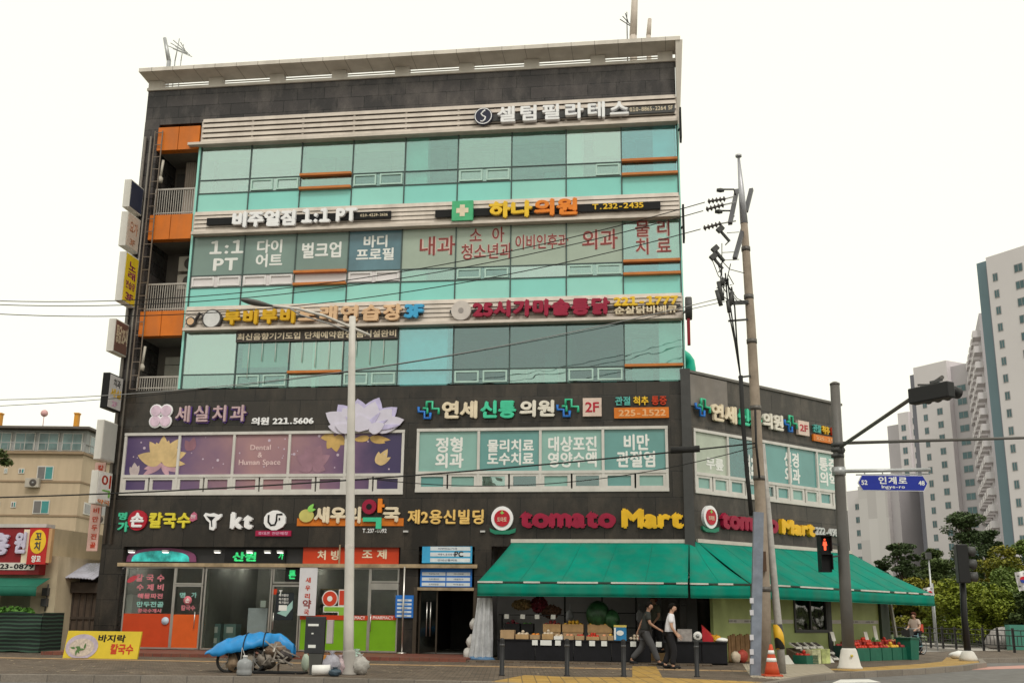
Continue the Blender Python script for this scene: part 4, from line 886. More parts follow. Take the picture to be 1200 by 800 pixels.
# orthopaedic clinic signs (front and side)
def emblem_cross(mb, u, z, s, y):
    def loop(pts): mb.tube([(u+a*s, y, z+b*s) for a, b in pts], 0.055*s/.4 if s > .3 else 0.05, 6)
    loop([(-.9, .35), (-.9, -.1), (-.35, -.1), (-.35, -.7), (.2, -.7), (.2, -.2)])
def emblem_cross2(mb, u, z, s, y):
    mb.tube([(u+a*s, y, z+b*s) for a, b in [(-.15, .25), (-.15, .8), (.35, .8), (.35, .15), (.95, .15), (.95, -.35)]], 0.055*s/.4 if s > .3 else 0.05, 6)
    mb.tube([(u+a*s, y, z+b*s) for a, b in [(-.5, .2), (-.1, .2), (-.1, -.3)]], 0.05, 6)
def clinic(label, fr, X, mbc, y=-.08, num=True, scale_y=1):
    P = lambda px, py: fr.p(px, py, .12)
    z = P(*X['c'])[1]; h = .28
    sg = thing('shop_sign', label, 'sign', fr, (P(*X['c'])[0], y, z-h))
    for k in ('e1', 'e2'):
        u, zz = P(*X[k]); a = mbc(); emblem_cross(a, u, zz, .38, y-.05); a.build('emblem', BLUE, sg)
        a = mbc(); emblem_cross2(a, u, zz, .38, y-.05); a.build('emblem', GREEN, sg)
    def tx(t, key, m, hh=h, nm='lettering', b=.045):
        (x0, yy0, x1, yy1) = X[key]; a = P(x0, yy0); c = P(x1, yy1); zm = (a[1]+c[1])/2
        mbc().text(t, (a[0], c[0], zm-hh, zm+hh), y-.09, .1, b).build(nm, m, sg)
    tx('연세', 'a', CREAM, .31); tx('신통', 'b', mat('mint_letters', (0.06, 0.55, 0.33), 0.4), .31); tx('의원', 'd', mat('ivory_letters', (0.72, 0.68, 0.6), 0.4), .29)
    x0, yy0, x1, yy1 = X['f']; a = P(x0, yy0); c = P(x1, yy1)
    mbc().box(a[0], c[0], y-.07, y+.05, c[1], a[1]).build('floor_box', mat('pale_box', (0.66, 0.52, 0.45), 0.45), sg)
    mbc().text('2F', (a[0]+.08, c[0]-.08, c[1]+.14, a[1]-.14), y-.082, .011, .02).build('floor_lettering', RED, sg)
    x0, yy0, x1, yy1 = X['o']; a = P(x0, yy0); c = P(x1, yy1)
    mbc().box(a[0], c[0], y-.03, y+.05, c[1], a[1]).build('number_board', mat('orange_board', (0.62, 0.17, 0.015), 0.4), sg)
    mbc().text('225-1522', (a[0]+.15, c[0]-.1, c[1]+.06, a[1]-.06), y-.043, .012, .03).build('number_lettering', mat('tan_letters', (0.75, 0.42, 0.2), 0.4), sg)
    w = (c[0]-a[0])/3; zt = a[1]
    for i, (t, m) in enumerate((('관절', TLVs), ('척추', YELLOW), ('통증', REDB))):
        mbc().text(t, (a[0]+i*w+.04, a[0]+(i+1)*w-.06, zt+.08, zt+.38), y-.03, .07, .025).build('small_lettering', m, sg)
TLVs = mat('teal_letters', (0.1, 0.42, 0.38), 0.4)
clinic('orthopaedic clinic letters in cream, mint and ivory above the teal window', FR,
       dict(c=(640, 480), e1=(502, 481), e2=(665, 478.5), a=(518, 480.5, 559.5, 479.5), b=(563, 480, 605, 478.8), d=(609, 479, 650, 478), f=(683, 466.5, 705, 487.5), o=(719.5, 477.5, 784, 489)), MB)
clinic('orthopaedic clinic letters on the side street wing, partly hidden by the utility pole', SD,
       dict(c=(895, 492), e1=(823, 478), e2=(926, 497), a=(833, 481, 862.5, 488), b=(864, 488, 892, 491), d=(893, 492, 917, 496), f=(934.5, 492, 948, 511), o=(953.5, 508, 985, 521.5)), SB)
# noodle restaurant
sg = thing('shop_sign', 'noodle restaurant letters in yellow and teal with a red disc', 'sign', FR, (F(185, 609)[0], -.06, F(185, 620)[1]))
MB().text('명', FR.r(140, 600, 149, 609), -.06, .06, .05).build('lettering', mat('mint_letters', (0.06, 0.55, 0.33)), sg)
MB().text('가', FR.r(139, 611, 151, 623), -.06, .06, .05).build('lettering', mat('mint_letters', (0.06, 0.55, 0.33)), sg)
u, z = F(162.5, 609.5); disc(u, z, .35, -.1, -.0).build('red_disc', RED, sg)
MB().text('손', (u-.25, u+.25, z-.24, z+.26), -.14, .04, .045).build('lettering', WHITEL, sg)
MB().text('칼국수', FR.r(175.5, 600, 222.5, 618.5, .05), -.08, .08, .04, spread=1.05).build('lettering', mat('lemon_letters', (0.72, 0.62, 0.05), 0.4), sg)
q = FR.r(223, 599.5, 231, 611)
MB().plate([(q[0], q[2]+.05), (q[0]+.12, q[2]), (q[1], q[2]+.08), (q[1]-.02, q[3]-.08), (q[1]-.12, q[3]), (q[0]+.06, q[3]-.08)], -.05, 0).build('pink_tag', mat('pink_tag', (0.5, 0.13, 0.22), 0.4), sg)
MB().text('전문', (q[0]+.05, q[1]-.05, q[2]+.12, q[3]-.1), -.06, .01, .01).build('small_lettering', WHITEL, sg)
# telecom logos
def poly(pts, u, z, s): return [(u+a*s, z+b*s) for a, b in pts]
u, z = F(250, 610)
sg = thing('shop_sign', 'white rounded letter T emblem on the black wall', 'sign', FR, (u, -.05, z-.35))
t1 = [(-1, .55), (-.8, .82), (-.3, .72), (.1, .8), (.6, .62), (.95, .72), (1, .45), (.75, .15), (.42, -.05), (.42, -.75), (.2, -1), (-.25, -.9), (-.3, -.2), (-.62, .05)]
MB().plate(poly(t1, u, z, .33), -.1, 0).build('emblem', WHITEL, sg)
MB().plate(poly([(-.66, .5), (-.2, .42), (.3, .4), (-.02, .02), (.08, -.62), (-.05, -.62), (-.12, -.05)], u, z, .33), -.112, -.101).build('emblem_inset', BLACK, sg)
q = FR.r(272, 600, 297, 620); sg = thing('shop_sign', 'white lowercase kt letters on the black wall', 'sign', FR, ((q[0]+q[1])/2, -.05, q[2]))
MB().text('kt', q, -.12, .12, .055).build('lettering', WHITEL, sg)
u, z = F(323, 609.5)
sg = thing('shop_sign', 'white hexagon emblem holding a dark letter U, over a red strip', 'sign', FR, (u, -.05, z-.5))
hx = []
for i in range(6):
    a = R_(30+60*i)
    for d in (-.22, 0, .22): hx.append((.42*math.cos(a+d)*(.93 if d == 0 else .95), .36*math.sin(a+d)*(.93 if d == 0 else .95)))
MB().plate([(u+a, z+b) for a, b in hx], -.1, 0).build('emblem', WHITEL, sg)
MB().tube([(u-.22, -.1, z+.18), (u-.22, -.1, z-.05), (u-.12, -.1, z-.17), (u+.02, -.1, z-.15), (u+.07, -.1, z-.02), (u+.07, -.1, z+.2), (u+.27, -.1, z+.2)], .035, 6).tube([(u+.17, -.1, z+.08), (u+.17, -.1, z+.0)], .03, 6).build('letter_groove', BLACK, sg)
q = FR.r(300.5, 621.5, 341.5, 628); MB().box(q[0], q[1], -.08, -.0, q[2], q[3]).build('red_strip', mat('crimson_strip', (0.35, 0.01, 0.06), 0.4), sg)
MB().text('휴대폰 전문매장', (q[0]+.1, q[1]-.1, q[2]+.04, q[3]-.04), -.09, .01, .01).build('small_lettering', PINK, sg)
# pharmacy sign
q = FR.r(349, 602, 473, 616); sg = thing('shop_sign', 'pharmacy letters with one big red and green character on an orange bar', 'sign', FR, ((q[0]+q[1])/2, -.05, q[2]))
MB().box(q[0], q[1], -.04, 0, q[2]+.0, q[2]+.26).build('orange_bar', mat('orange_board', (0.62, 0.17, 0.015), 0.4), sg)
u, z = F(360, 603.5); disc(u, z-.02, .26, -.1, -.041, 18, .22).build('fruit_shape', mat('pear_yellow', (0.55, 0.5, 0.15), 0.5), sg); MB().plate(petal(u+.05, z+.15, R_(50), .3, .14), -.11, -.06).plate(petal(u+.05, z+.15, R_(10), .28, .12), -.112, -.062).build('leaf_shape', LGREEN, sg)
MB().text('새우리', FR.r(369, 593.5, 423, 613, .05), -.12, .08, .05).build('lettering', CREAM, sg)
MB().text('국', FR.r(449.5, 594, 469, 611.5, .05), -.12, .08, .05).build('lettering', CREAM, sg)
u, z = F(433, 593.5, .1)
MB().plate([(u+.25*math.cos(i*.262), z+.25*math.sin(i*.262)) for i in range(24)], -.16, -.05).build('round_letter', mat('crimson_letters', (0.3, 0.008, 0.04)), sg)
disc(u, z, .1, -.172, -.161, 14).build('round_letter_centre', BLACK, sg)
MB().plate([(u+.3, z-.2), (u+.44, z-.2), (u+.44, z-.02), (u+.52, z-.02), (u+.52, z+.08), (u+.44, z+.08), (u+.44, z+.27), (u+.3, z+.27)], -.16, -.05).build('orange_letter', ORNG, sg)
MB().plate([(u-.2, z-.36), (u+.44, z-.36), (u+.44, z-.74), (u+.26, z-.74), (u+.26, z-.5), (u-.2, z-.5)], -.16, -.05).build('green_letter', GREEN, sg)
MB().text('T.237-0092', FR.r(425, 619, 453, 624), -.02, .02, .02).build('number_lettering', WHITEL, sg)
# building name
q = FR.r(478.5, 597, 567, 614); sg = thing('building_sign', 'golden building name letters between the pharmacy and mart signs', 'sign', FR, ((q[0]+q[1])/2, -.05, q[2]))
MB().text('제2용신빌딩', q, -.1, .1, .03, spread=1.05).build('lettering', GOLD, sg)
for x in (476, 566):
    u, z = F(x, 622.5); MB().box(u-.08, u+.08, -.1, 0, z-.03, z+.03).single('wall_spotlight', 'small white spotlight on the black wall under the golden letters' + (' at the pharmacy end' if x < 500 else ' at the mart end'), 'lamp', mat('lamp_body', (0.5, 0.5, 0.5)), FR, 'small wall spotlights under the building name')
# mart signs
def martsign(label, fr, mbc, ec, er, t, m_, extra=None):
    u, z = fr.p(*ec, .1); sg = thing('shop_sign', label, 'sign', fr, (u+2.5, -.08, z-.5))
    a = mbc(); a.plate([(u+er*.92*math.cos(i*.2618), z+er*math.sin(i*.2618)) for i in range(24)], -.12, 0); a.build('white_ring', WHITEL, sg)
    a = mbc(); a.plate([(u+er*.66*math.cos(i*.2618), z+er*.68*math.sin(i*.2618)) for i in range(24)], -.15, -.121); a.build('tomato_disc', mat('tomato_red', (0.45, 0.015, 0.03), 0.35), sg)
    a = mbc(); a.plate(poly([(-.28, .2), (-.1, .28), (0, .55), (.1, .28), (.28, .2), (.1, .12), (0, 0), (-.1, .12)], u, z+er*.3, er*.7), -.16, -.151); a.build('tomato_leaf', LGREEN, sg)
    a = mbc(); a.text('토마토', (u-er*.4, u+er*.4, z-er*.3, z+er*.1), -.162, .01, .01); a.build('emblem_lettering', CREAM, sg)
    a = mbc(); a.plate([(u-er*1.05, z-er*.8), (u-er*.6, z-er*.98), (u+er*.6, z-er*.98), (u+er*1.15, z-er*.8), (u+er*1.1, z-er*1.15), (u+er*.6, z-er*1.3), (u-er*.6, z-er*1.3), (u-er, z-er*1.1)], -.1, -.0); a.build('green_ribbon', mat('ribbon_green', (0.02, 0.2, 0.12), 0.4), sg)
    for (txt, q, m) in ((('tomato', t, mat('crimson_letters', (0.3, 0.008, 0.04)))), (('Mart', m_, mat('amber_letters', (0.78, 0.45, 0.02), 0.35)))):
        A = fr.p(q[0], q[1], .12); B = fr.p(q[2], q[3], .12)
        a = mbc(); a.text(txt, (A[0], B[0], B[1], A[1]), -.16, .16, .06); a.build('lettering', m, sg)
    if extra:
        A = fr.p(extra[0], extra[1], .08); B = fr.p(extra[2], extra[3], .08)
        a = mbc(); a.text('222-4985', (A[0], B[0], B[1], A[1]), -.08, .08, .03); a.build('number_lettering', mat('grey_letters', (0.55, 0.55, 0.55), 0.4), sg)
martsign('crimson and amber mart lettering above the green awning on the wide street front', FR, MB, (588.5, 607), .4, (609, 598.5, 722, 618.5), (728, 595.5, 801.5, 619))
martsign('crimson and amber mart lettering on the side street wing, crossed by the utility pole', SD, SB, (832.5, 605.5), .38, (845, 600, 912, 625), (915, 607.5, 955, 629), (956, 617, 986, 629))
# shop level signs
u0, u1, z0, z1 = FR.r(145, 641, 229, 658.5)
sg = thing('light_box_sign', 'arched teal light panel with a purple rim over the noodle shop', 'sign', FR, ((u0+u1)/2, .1, z0))
def arch(u0, u1, z0, z1, n=16): return [(u0, z0)] + [(u0+(u1-u0)*(0.5-0.5*math.cos(math.pi*i/n)), z0+(z1-z0)*math.sin(math.pi*i/n)**.6) for i in range(n+1)] + [(u1, z0)]
MB().plate(arch(u0+.05, u1-.05, z0+.02, z1), .17, .2).build('rim', mat('purple_rim', (0.2, 0.06, 0.14), 0.4), sg)
MB().plate(arch(u0+.25, u1-.3, z0+.03, z1-.1), .155, .169).build('panel', mat('teal_lit_panel', (0.04, 0.42, 0.4), 0.3, 0, 0.75, 2.2, emit=0.25), sg)
sg = thing('led_sign', 'black scrolling display showing green characters above the phone shop', 'sign', FR, (F(290, 650)[0], .1, zl+.1))
q = FR.r(262, 643, 332, 658); MB().box(q[0], q[1], .13, .22, zl+.08, q[3]).build('display_case', BLACK, sg)
LED = mat('lit_green_led', (0.04, 0.62, 0.2), 0.4, 0, 0.4, 9, emit=0.35)
MB().text('산원', (F(271, 648)[0], F(299, 648)[0], zl+.14, zl+.46), .12, .008, .05).text('가', (F(325, 648)[0], F(331, 648)[0], zl+.2, zl+.47), .12, .008, .05).build('led_characters', LED, sg)
q = FR.r(335, 664, 350, 681); sg = thing('led_sign', 'small square display with a green character beside the pharmacy banner', 'sign', FR, ((q[0]+q[1])/2, -.02, q[2]))
MB().box(q[0], q[1], -.02, .05, q[2], q[3]).build('display_case', BLACK, sg); MB().text('톤', (q[0]+.12, q[1]-.1, q[2]+.08, q[3]-.1), -.03, .008, .05).build('led_characters', LED, sg)
u0, u1, z0, z1 = FR.r(354.5, 638, 466, 659.5); sg = thing('prescription_board', 'red orange board with white prescription lettering over the pharmacy', 'sign', FR, ((u0+u1)/2, .1, zl+.07))
MB().box(u0, u1, .12, .22, zl+.065, z1).build('board', REDB, sg)
for t, q in (('처 방', (371, 644, 397, 655.5)), ('조 제', (423.5, 643, 452, 654.5))): MB().text(t, FR.r(*q), .108, .01, .03).build('lettering', CREAM, sg)
def directory(label, q, rows, cols, y, title=0.0, grp='blue directory boards by the entrance'):
    u0, u1, z0, z1 = FR.r(*q); sg = thing('directory_board', label, 'sign', FR, ((u0+u1)/2, y, z0), grp)
    MB().box(u0, u1, y, y+.05, z0, z1).build('board', BLUE if title else CYAN, sg)
    H = z1-z0-title; tx = MB(); names = ['피부비뇨기과', '하나의원', '연세신통의원', '세실치과', '노래연습장', '비주얼짐', '필라테스', '가마솥통닭', '새우리약국', '칼국수', '마트', '관리실']
    rowsb = MB(); k = 0
    for i in range(rows):
        for j in range(cols):
            a = u0+.06+(u1-u0-.08)*j/cols; b = u0+.02+(u1-u0-.08)*(j+1)/cols; c = z1-title-H*(i+1)/rows+.03; d = z1-title-H*i/rows-.03
            rowsb.box(a+(0.22 if cols == 1 and rows == 3 else 0), b, y-.008, y-.001, c, d)
            tx.text(names[k % 12], (a+(b-a)*.3, a+(b-a)*.72, c+(d-c)*.25, d-(d-c)*.25), y-.013, .004, .01); k += 1
    rowsb.build('name_strip', mat('pale_strip', (0.62, 0.68, 0.72), 0.4), sg); tx.build('lettering', mat('strip_ink', (0.1, 0.12, 0.2), 0.5), sg)
    return sg, (u0, u1, z0, z1)
sg, q = directory('blue tenant board with three wide white strips above the brass ledge', (495, 639, 553, 659.5), 3, 1, .0)
MB().text('PC', (q[0]+1.1, q[0]+1.4, (q[2]+q[3])/2-.08, (q[2]+q[3])/2+.1), -.014, .005, .03).build('logo_lettering', BLACK, sg)
directory('blue tenant board with two columns of strips right over the entrance door', (492.5, 664.5, 552.5, 687.5), 3, 2, .05, .12)
directory('small blue notice board of white rows hung beside the entrance', (464.5, 697, 484.5, 723.5), 5, 1, -.08, .1)
q = FR.r(352, 664, 369.5, 721, .1)
sg = thing('vertical_banner', 'white upright pharmacy banner with red characters beside the green panels', 'banner', FR, ((q[0]+q[1])/2, -.12, q[2]))
MB().box(q[0], q[1], -.12, -.09, q[2], q[3]).build('banner_panel', mat('pale_banner', (0.62, 0.62, 0.66), 0.5, 0, 0.06), sg)
uc = (q[0]+q[1])/2; H = q[3]-q[2]
for i, (t, s, m) in enumerate((('새', .09, REDB), ('우', .09, REDB), ('리', .09, REDB), ('약', .15, mat('maroon_film', (0.25, 0.05, 0.045))), ('국', .09, REDB))):
    z = q[3] - H*(.27+.165*i); MB().text(t, (uc-s, uc+s, z-s, z+s), -.128, .007, .035).build('lettering', m, sg)
# steel banner pole
u = F(473, 700, .3)[0]; MB().tube([(u, -.3, .25), (u, -.3, Z(473, 664))], .03, 8).lathe([(.16, .25), (.16, .29), (.03, .31)], (u, -.3, 0), 12).single('steel_pole', 'thin upright steel pole standing by the blue notice board', 'pole', STAIN, FR)
u = F(398, 650, .1)[0]; MB().bar((u, -.1, zl+.07), (u, -.1, Z(398, 638)), .05).single('bracket_post', 'short brass bracket standing on the ledge before the red orange board', 'bracket', BRASS, FR)
# projecting signs along the outer edge
WSG = mat('sign_case_white', (0.62, 0.6, 0.56), 0.45, 0, 0.06, 2, grime=0.25)
def blade(label, c, hpx, face, text, out=1.0, off=.12, w=.26, case=WSG, cat='sign'):
    u, z = F(c[0], c[1], off+out/2); h = hpx*0.0302
    sg = thing('blade_sign', label, 'sign', FR, (u, -off-out/2, z-h/2), 'projecting signs up the building edge')
    MB().box(u-w/2, u+w/2, -off-out, -off, z-h/2, z+h/2).build('case', case, sg, bevel=.02)
    MB().box(u+w/2-.004, u+w/2+.012, -off-out+.05, -off-.05, z-h/2+.05, z+h/2-.05).build('face', face, sg)
    for z_ in (z-h*.3, z+h*.3): MB().bar((u, -off, z_), (u, .02, z_), .05).build('bracket', DARK, sg)
    for (t, y0, y1, zz0, zz1, m) in text:
        tb = MB().text(t, (-off-out*(1-y0), -off-out*(1-y1), z-h/2+h*zz0, z-h/2+h*zz1), 0, .006, .03)
        y_a, y_b = -off-out+out*y0, -off-out+out*y1
        vs = []
        for v in tb.v:
            f = (v.x - (-off-out*(1-y0))) / max(1e-6, (out*(y1-y0))); vs.append(Vector((u+w/2+.014-v.y*0+(.004 if v.y < .003 else 0), y_a+(y_b-y_a)*f, v.z)))
        tb.v = vs; tb.build('lettering', m, sg)
    return sg
blade('blank navy faced sign, topmost on the building edge', (156, 232), 36, mat('navy_face', (0.025, 0.03, 0.06), 0.35), [])
blade('beige projecting sign with faded orange writing, under the navy one', (152, 273), 44, mat('beige_face', (0.5, 0.42, 0.36), 0.5), [('요가', .2, .8, .45, .8, mat('faded_orange', (0.55, 0.28, 0.18), 0.5)), ('3F', .3, .7, .12, .3, mat('faded_orange', (0.55, 0.28, 0.18)))])
blade('tall yellow projecting sign with purple red karaoke writing', (149, 328), 62, mat('yellow_face', (0.66, 0.47, 0.02), 0.45, 0, 0.1), [('노', .25, .8, .68, .85, mat('plum_ink', (0.3, 0.03, 0.12), 0.5)), ('래', .25, .8, .5, .66, mat('plum_ink', (0.3, 0.03, 0.12))), ('연습장', .15, .85, .3, .46, mat('plum_ink', (0.3, 0.03, 0.12))), ('3F', .2, .8, .08, .22, mat('plum_ink', (0.3, 0.03, 0.12)))])
blade('brown projecting sign with two columns of pale writing', (138, 396), 40, mat('brown_face', (0.13, 0.07, 0.055), 0.45), [('통닭', .1, .48, .3, .85, CREAM), ('25시', .52, .92, .3, .85, CREAM)])
blade('black cased projecting sign with yellow writing on pale ground', (131, 460), 42, mat('pale_face', (0.5, 0.48, 0.48), 0.45, 0, 0.1), [('치과', .3, .8, .65, .88, DARK), ('세실', .15, .9, .35, .6, YELLOW), ('2F', .3, .7, .1, .25, PINK)], case=BLACK)
blade('blank pale grey projecting sign box on the edge of the black stone', (124, 517), 46, mat('blank_face', (0.42, 0.42, 0.4), 0.5, 0, 0.06), [])
blade('white projecting pharmacy sign with a red, orange and green character', (118, 572), 38, mat('white_face', (0.66, 0.65, 0.64), 0.45), [('이', .25, .9, .52, .92, REDB), ('ㄱ', .35, .9, .24, .46, LGREEN), ('약국', .1, .95, .02, .16, ORNG)])
u, z = F(111, 592, .3); h = 3.1
sg = thing('vertical_banner', 'narrow pink upright sign strip under the projecting pharmacy sign', 'sign', FR, (u-.1, -.3, z-h/2))
MB().box(u-.28, u-.22, -.05, .0, z-h/2, z+h/2).box(u-.22, u+.12, -.05, .0, z-h/2, z+h/2).build('strip_panel', mat('pink_strip', (0.62, 0.4, 0.35), 0.5, 0, 0.08), sg)
for i, t in enumerate('칼국수수제비만두전골'):
    zz = z+h/2-.2-i*.3; MB().text(t, (u-.17, u+.05, zz-.1, zz+.1), -.058, .006, .03).build('lettering', REDB, sg)
# dark brackets and a round sign standing off the tower's far edge
for (px, py, hpx, lab) in ((796, 150, 40, 'dark narrow sign seen edge on beside the topmost louvres'), (798, 265, 44, 'dark narrow sign seen edge on beside the clinic window')):
    u, z = F(px, py, .2); MB().box(.09, .16, -.7, -.15, z-hpx*.014, z+hpx*.014).bar((.12, -.2, z), (.05, .05, z), .05).single('blade_sign', lab, 'sign', BLACK, FR, 'projecting signs up the tower corner')
u, z = F(803, 362, .5)
sg = thing('blade_sign', 'round dark sign over a red tapered panel at the glass tower corner', 'sign', FR, (.15, -.5, z-.9), 'projecting signs up the tower corner')
MB().lathe([(.38, 0), (.4, .05), (.4, .18), (.38, .22)], (.1, -.55, z), 20, (1, 0, 0)).build('round_case', DARK, sg); MB().hexa([(.14, -.75, z-.4), (.24, -.75, z-.4), (.24, -.35, z-.4), (.14, -.35, z-.4)], [(.14, -.6, z-1.25), (.24, -.6, z-1.25), (.24, -.4, z-1.25), (.14, -.4, z-1.25)]).build('red_panel', mat('deep_red_panel', (0.25, 0.02, 0.03), 0.45), sg)
MB().bar((.2, -.3, z), (.0, .05, z), .05).build('bracket', DARK, sg)
# rooftop aerials
def aerial(label, px, py, lean, h, bars, r=.05, m=GALV, y=1.0, grp='rooftop antennas'):
    u, z = F(px, py, -y); z0 = ZT-.2
    a = thing('roof_antenna', label, 'antenna', FR, (u, y, z0), grp)
    MB().tube([(u, y, z0), (u, y, z)], [r, r], 7).tube([(u, y, z), (u+lean, y, z+h)], [r, r*.8], 8).build('mast', m, a)
    if bars:
        bb = MB()
        for k in range(bars): bb.bar((u+lean*.7-.25+.1*k, y-.35, z+h*(.5+.12*k)), (u+lean*.7+.25-.1*k, y+.35, z+h*(.5+.12*k)), .025)
        bb.build('element', m, a)
    return a
aerial('thick leaning grey mast at the outer roof edge', 198, 72, -.28, 1.05, 0, .09)
aerial('thin comb aerial beside the thick leaning mast', 205, 72, .1, 1.0, 3, .025)
aerial('short lattice aerial next to the comb aerial on the roof', 212, 72, .05, .75, 4, .02)
aerial('tall pale mast rising out of the picture above the tower corner', 742, 42, .12, 2.2, 0, .14, mat('antenna_cream', (0.55, 0.48, 0.42), 0.5))
aerial('dark comb aerial next to the tall pale mast', 735, 42, .0, 1.0, 3, .02, DARK)
aerial('stubby pale cylinder aerial beside the tall mast at the roof corner', 760, 42, .06, .7, 0, .09, mat('antenna_cream', (0.55, 0.48, 0.42)))
def ac_unit(label, u, y, z, fr, w=.8, h=.6, grp='air conditioner outdoor units'):
    a = thing('air_conditioner', label, 'air conditioner', fr, (u, y, z), grp)
    MB().box(u-w/2, u+w/2, y-.16, y+.16, z, z+h).build('case', mat('ac_beige', (0.42, 0.38, 0.33), 0.5, grime=0.2), a, bevel=.02)
    MB().lathe([(.24, 0), (.24, .02), (.2, .03)], (u+.08, y-.161, z+h/2), 18, (0, -1, 0)).build('fan_grille', mat('fan_dark', (0.07, 0.06, 0.055), 0.5), a); MB().lathe([(.07, 0), (.06, .02)], (u+.08, y-.192, z+h/2), 10, (0, -1, 0)).build('fan_hub', GREY, a)
    return a
zt, zb = bal[1]
for k, lab in enumerate(('lower of two outdoor units stacked in the middle balcony', 'upper of two outdoor units stacked in the middle balcony')):
    ac_unit(lab, CWL-.62, 1.2, zb+1.15+.72*k-.0, FR)
MB().box(CWL-1.05, CWL-.15, 1.05, 1.5, zb, zb+1.12).single('unit_stand', 'tall stand carrying the outdoor units in the middle balcony', 'stand', mat('stand_dark', (0.12, 0.1, 0.09), 0.6), FR)
# lamp fixtures on the balcony jambs
for i, (zt, zb) in enumerate(bal[0:3:2]):
    MB().tube([(PIL+.25, .1, zt-.35), (PIL+.2, .1, zt-1.05)], .05, 7).lathe([(.09, zt-1.25), (.11, zt-1.1), (.05, zt-1.0)], (PIL+.2, .1, 0), 8).single('wall_lamp', ('pale tube lamp hanging in the highest balcony', 'pale tube lamp hanging in the lowest balcony')[i], 'lamp', mat('pale_lamp', (0.5, 0.46, 0.4), 0.5), FR)

# ------------------------------------------------------------------ awnings
def awning(name, label, a0, a1, b0, b1, vz, nseg=30, parent=None, val=True, valb=None):
    """fabric from the wall edge a0-a1 down to the front bar b0-b1 (world points)"""
    a0, a1, b0, b1 = map(Vector, (a0, a1, b0, b1))
    t = thing(name, label, 'awning', WO, ((b0+b1)/2).to_tuple(), 'green canvas awnings of the mart')
    def fn(u, v):
        p = a0.lerp(a1, u).lerp(b0.lerp(b1, u), v); p.z -= .05*math.sin(math.pi*v) + .018*math.sin(u*nseg*1.9)*math.sin(math.pi*v)*.4; p.z += .022*math.sin(u*9+v*3)*math.sin(math.pi*v); return p
    mb = MB(); mb.grid(fn, nseg, 10)
    o = mb.build('canvas', AWN, t); s = o.modifiers.new('thick', 'SOLIDIFY'); s.thickness = .012
    dirv = (b0+b1-a0-a1)*.5; dirv.z = 0; dirv.normalize()
    if val:
        mb = MB()
        def fv(u, v):
            p = b0.lerp(b1, u) + Vector((0, 0, -.045)) + dirv*.02; p.z -= vz*v; p += dirv*.02*math.sin(u*nseg*2.2)*v; return p
        mb.grid(fv, nseg*2, 3); o = mb.build('valance', AWN, t); s = o.modifiers.new('thick', 'SOLIDIFY'); s.thickness = .008
        mb = MB().bar(b0 + dirv*.01, b1 + dirv*.01, .06, .045); mb.build('front_bar', mat('bar_dark', (0.03, 0.05, 0.04), 0.5), t)
        L_b = (b1-b0).length; x = 0; mb = MB(); rs_ = random.Random(int(L_b*100))
        while x < L_b-.3:
            l_ = min(rs_.uniform(.5, 1.9), L_b-x); p_, q_ = b0.lerp(b1, x/L_b), b0.lerp(b1, (x+l_)/L_b); mb.bar(p_+dirv*.02, q_+dirv*.02, .068, .05); x += l_ + rs_.uniform(.15, .7)
        mb.build('bar_sleeve', mat('sleeve_pale', (0.6, 0.6, 0.56), 0.5, 0, 0.1, 3, grime=.2), t)
    mb = MB(); n_s = max(2, int((b1-b0).length/1.25))
    for k in range(1, n_s):
        u = k/n_s; mb.tube([fn(u, v/8)+Vector((0, 0, .012)) for v in range(9)], .012, 5)
    mb.build('canvas_seam', mat('seam_green', (0.0, 0.17, 0.12), 0.85), t)
    if val:
        pass
        mb = MB().bar(b0+dirv*.05-Vector((0, 0, vz+.05)), b1+dirv*.05-Vector((0, 0, vz+.05)), .02); mb.build('valance_hem', mat('hem_dark_green', (0.0, 0.16, 0.11), 0.8), t)
    return t
OA = 2.5
za = F(700, 635)[1]
def FW_(u, off, z): return FR.m @ Vector((u, -off, z))
def SW_(u, off, z): return SD.m @ Vector((u, -off, z))
ul = F(601, 636)[0]; bl = F(560, 683, OA); br_ = F(806, 681.5, OA); zbar = (bl[1]+br_[1])/2
vz = bl[1] - F(560, 697, OA)[1]
aw = awning('shop_awning', 'wide green canvas awning over the fruit stand on the street front', FW_(ul, .06, za), FW_(0.0, .06, za), FW_(bl[0], OA, zbar), FW_(br_[0], OA, zbar), vz)
mb = MB().bar(FW_(ul-.05, .1, za+.03), FW_(.05, .1, za+.03), .09, .12); mb.build('cassette', AWNE, aw)
OS = 2.4
zs0 = SD.p(816, 634.5)[1]; sa1 = SD.p(984, 645)[0]; sa1 = SL-.1
sb0 = SD.p(880, 684, OS); sb1 = SD.p(1096, 700, OS)
zbar_s = sb0[1]
print('awning', za, zbar, zs0, sb0, sb1, vz)
s_b1 = SD.p(1094, 700, OS)
aw2 = awning('shop_awning', 'green canvas awning running along the side street wall to a low tip', SW_(.35, .06, zs0), SW_(sa1, .06, zs0), SW_(sb0[0], OS, zbar_s), SW_(s_b1[0], OS, s_b1[1]+.12), vz)
MB().bar(SW_(.3, .1, zs0+.03), SW_(sa1, .1, zs0+.03), .09, .12).build('cassette', AWNE, aw2)
aw3 = awning('shop_awning', 'narrow green canvas wedge of awning round the street corner', FW_(0.02, .06, za-.004), SW_(.33, .06, zs0-.004), FW_(br_[0]+.06, OA-.03, zbar-.01), SW_(sb0[0]-.04, OS-.01, zbar_s-.01), vz, 8)
for k in range(3):
    u = ul + .6 + k*2.4; MB().tube([FW_(u, .1, za-.6), FW_(u+.35, OA*.5, (za+zbar)/2-.42), FW_(u, OA-.08, zbar-.06)], .03, 6).build('folding_arm', AWNE, aw)

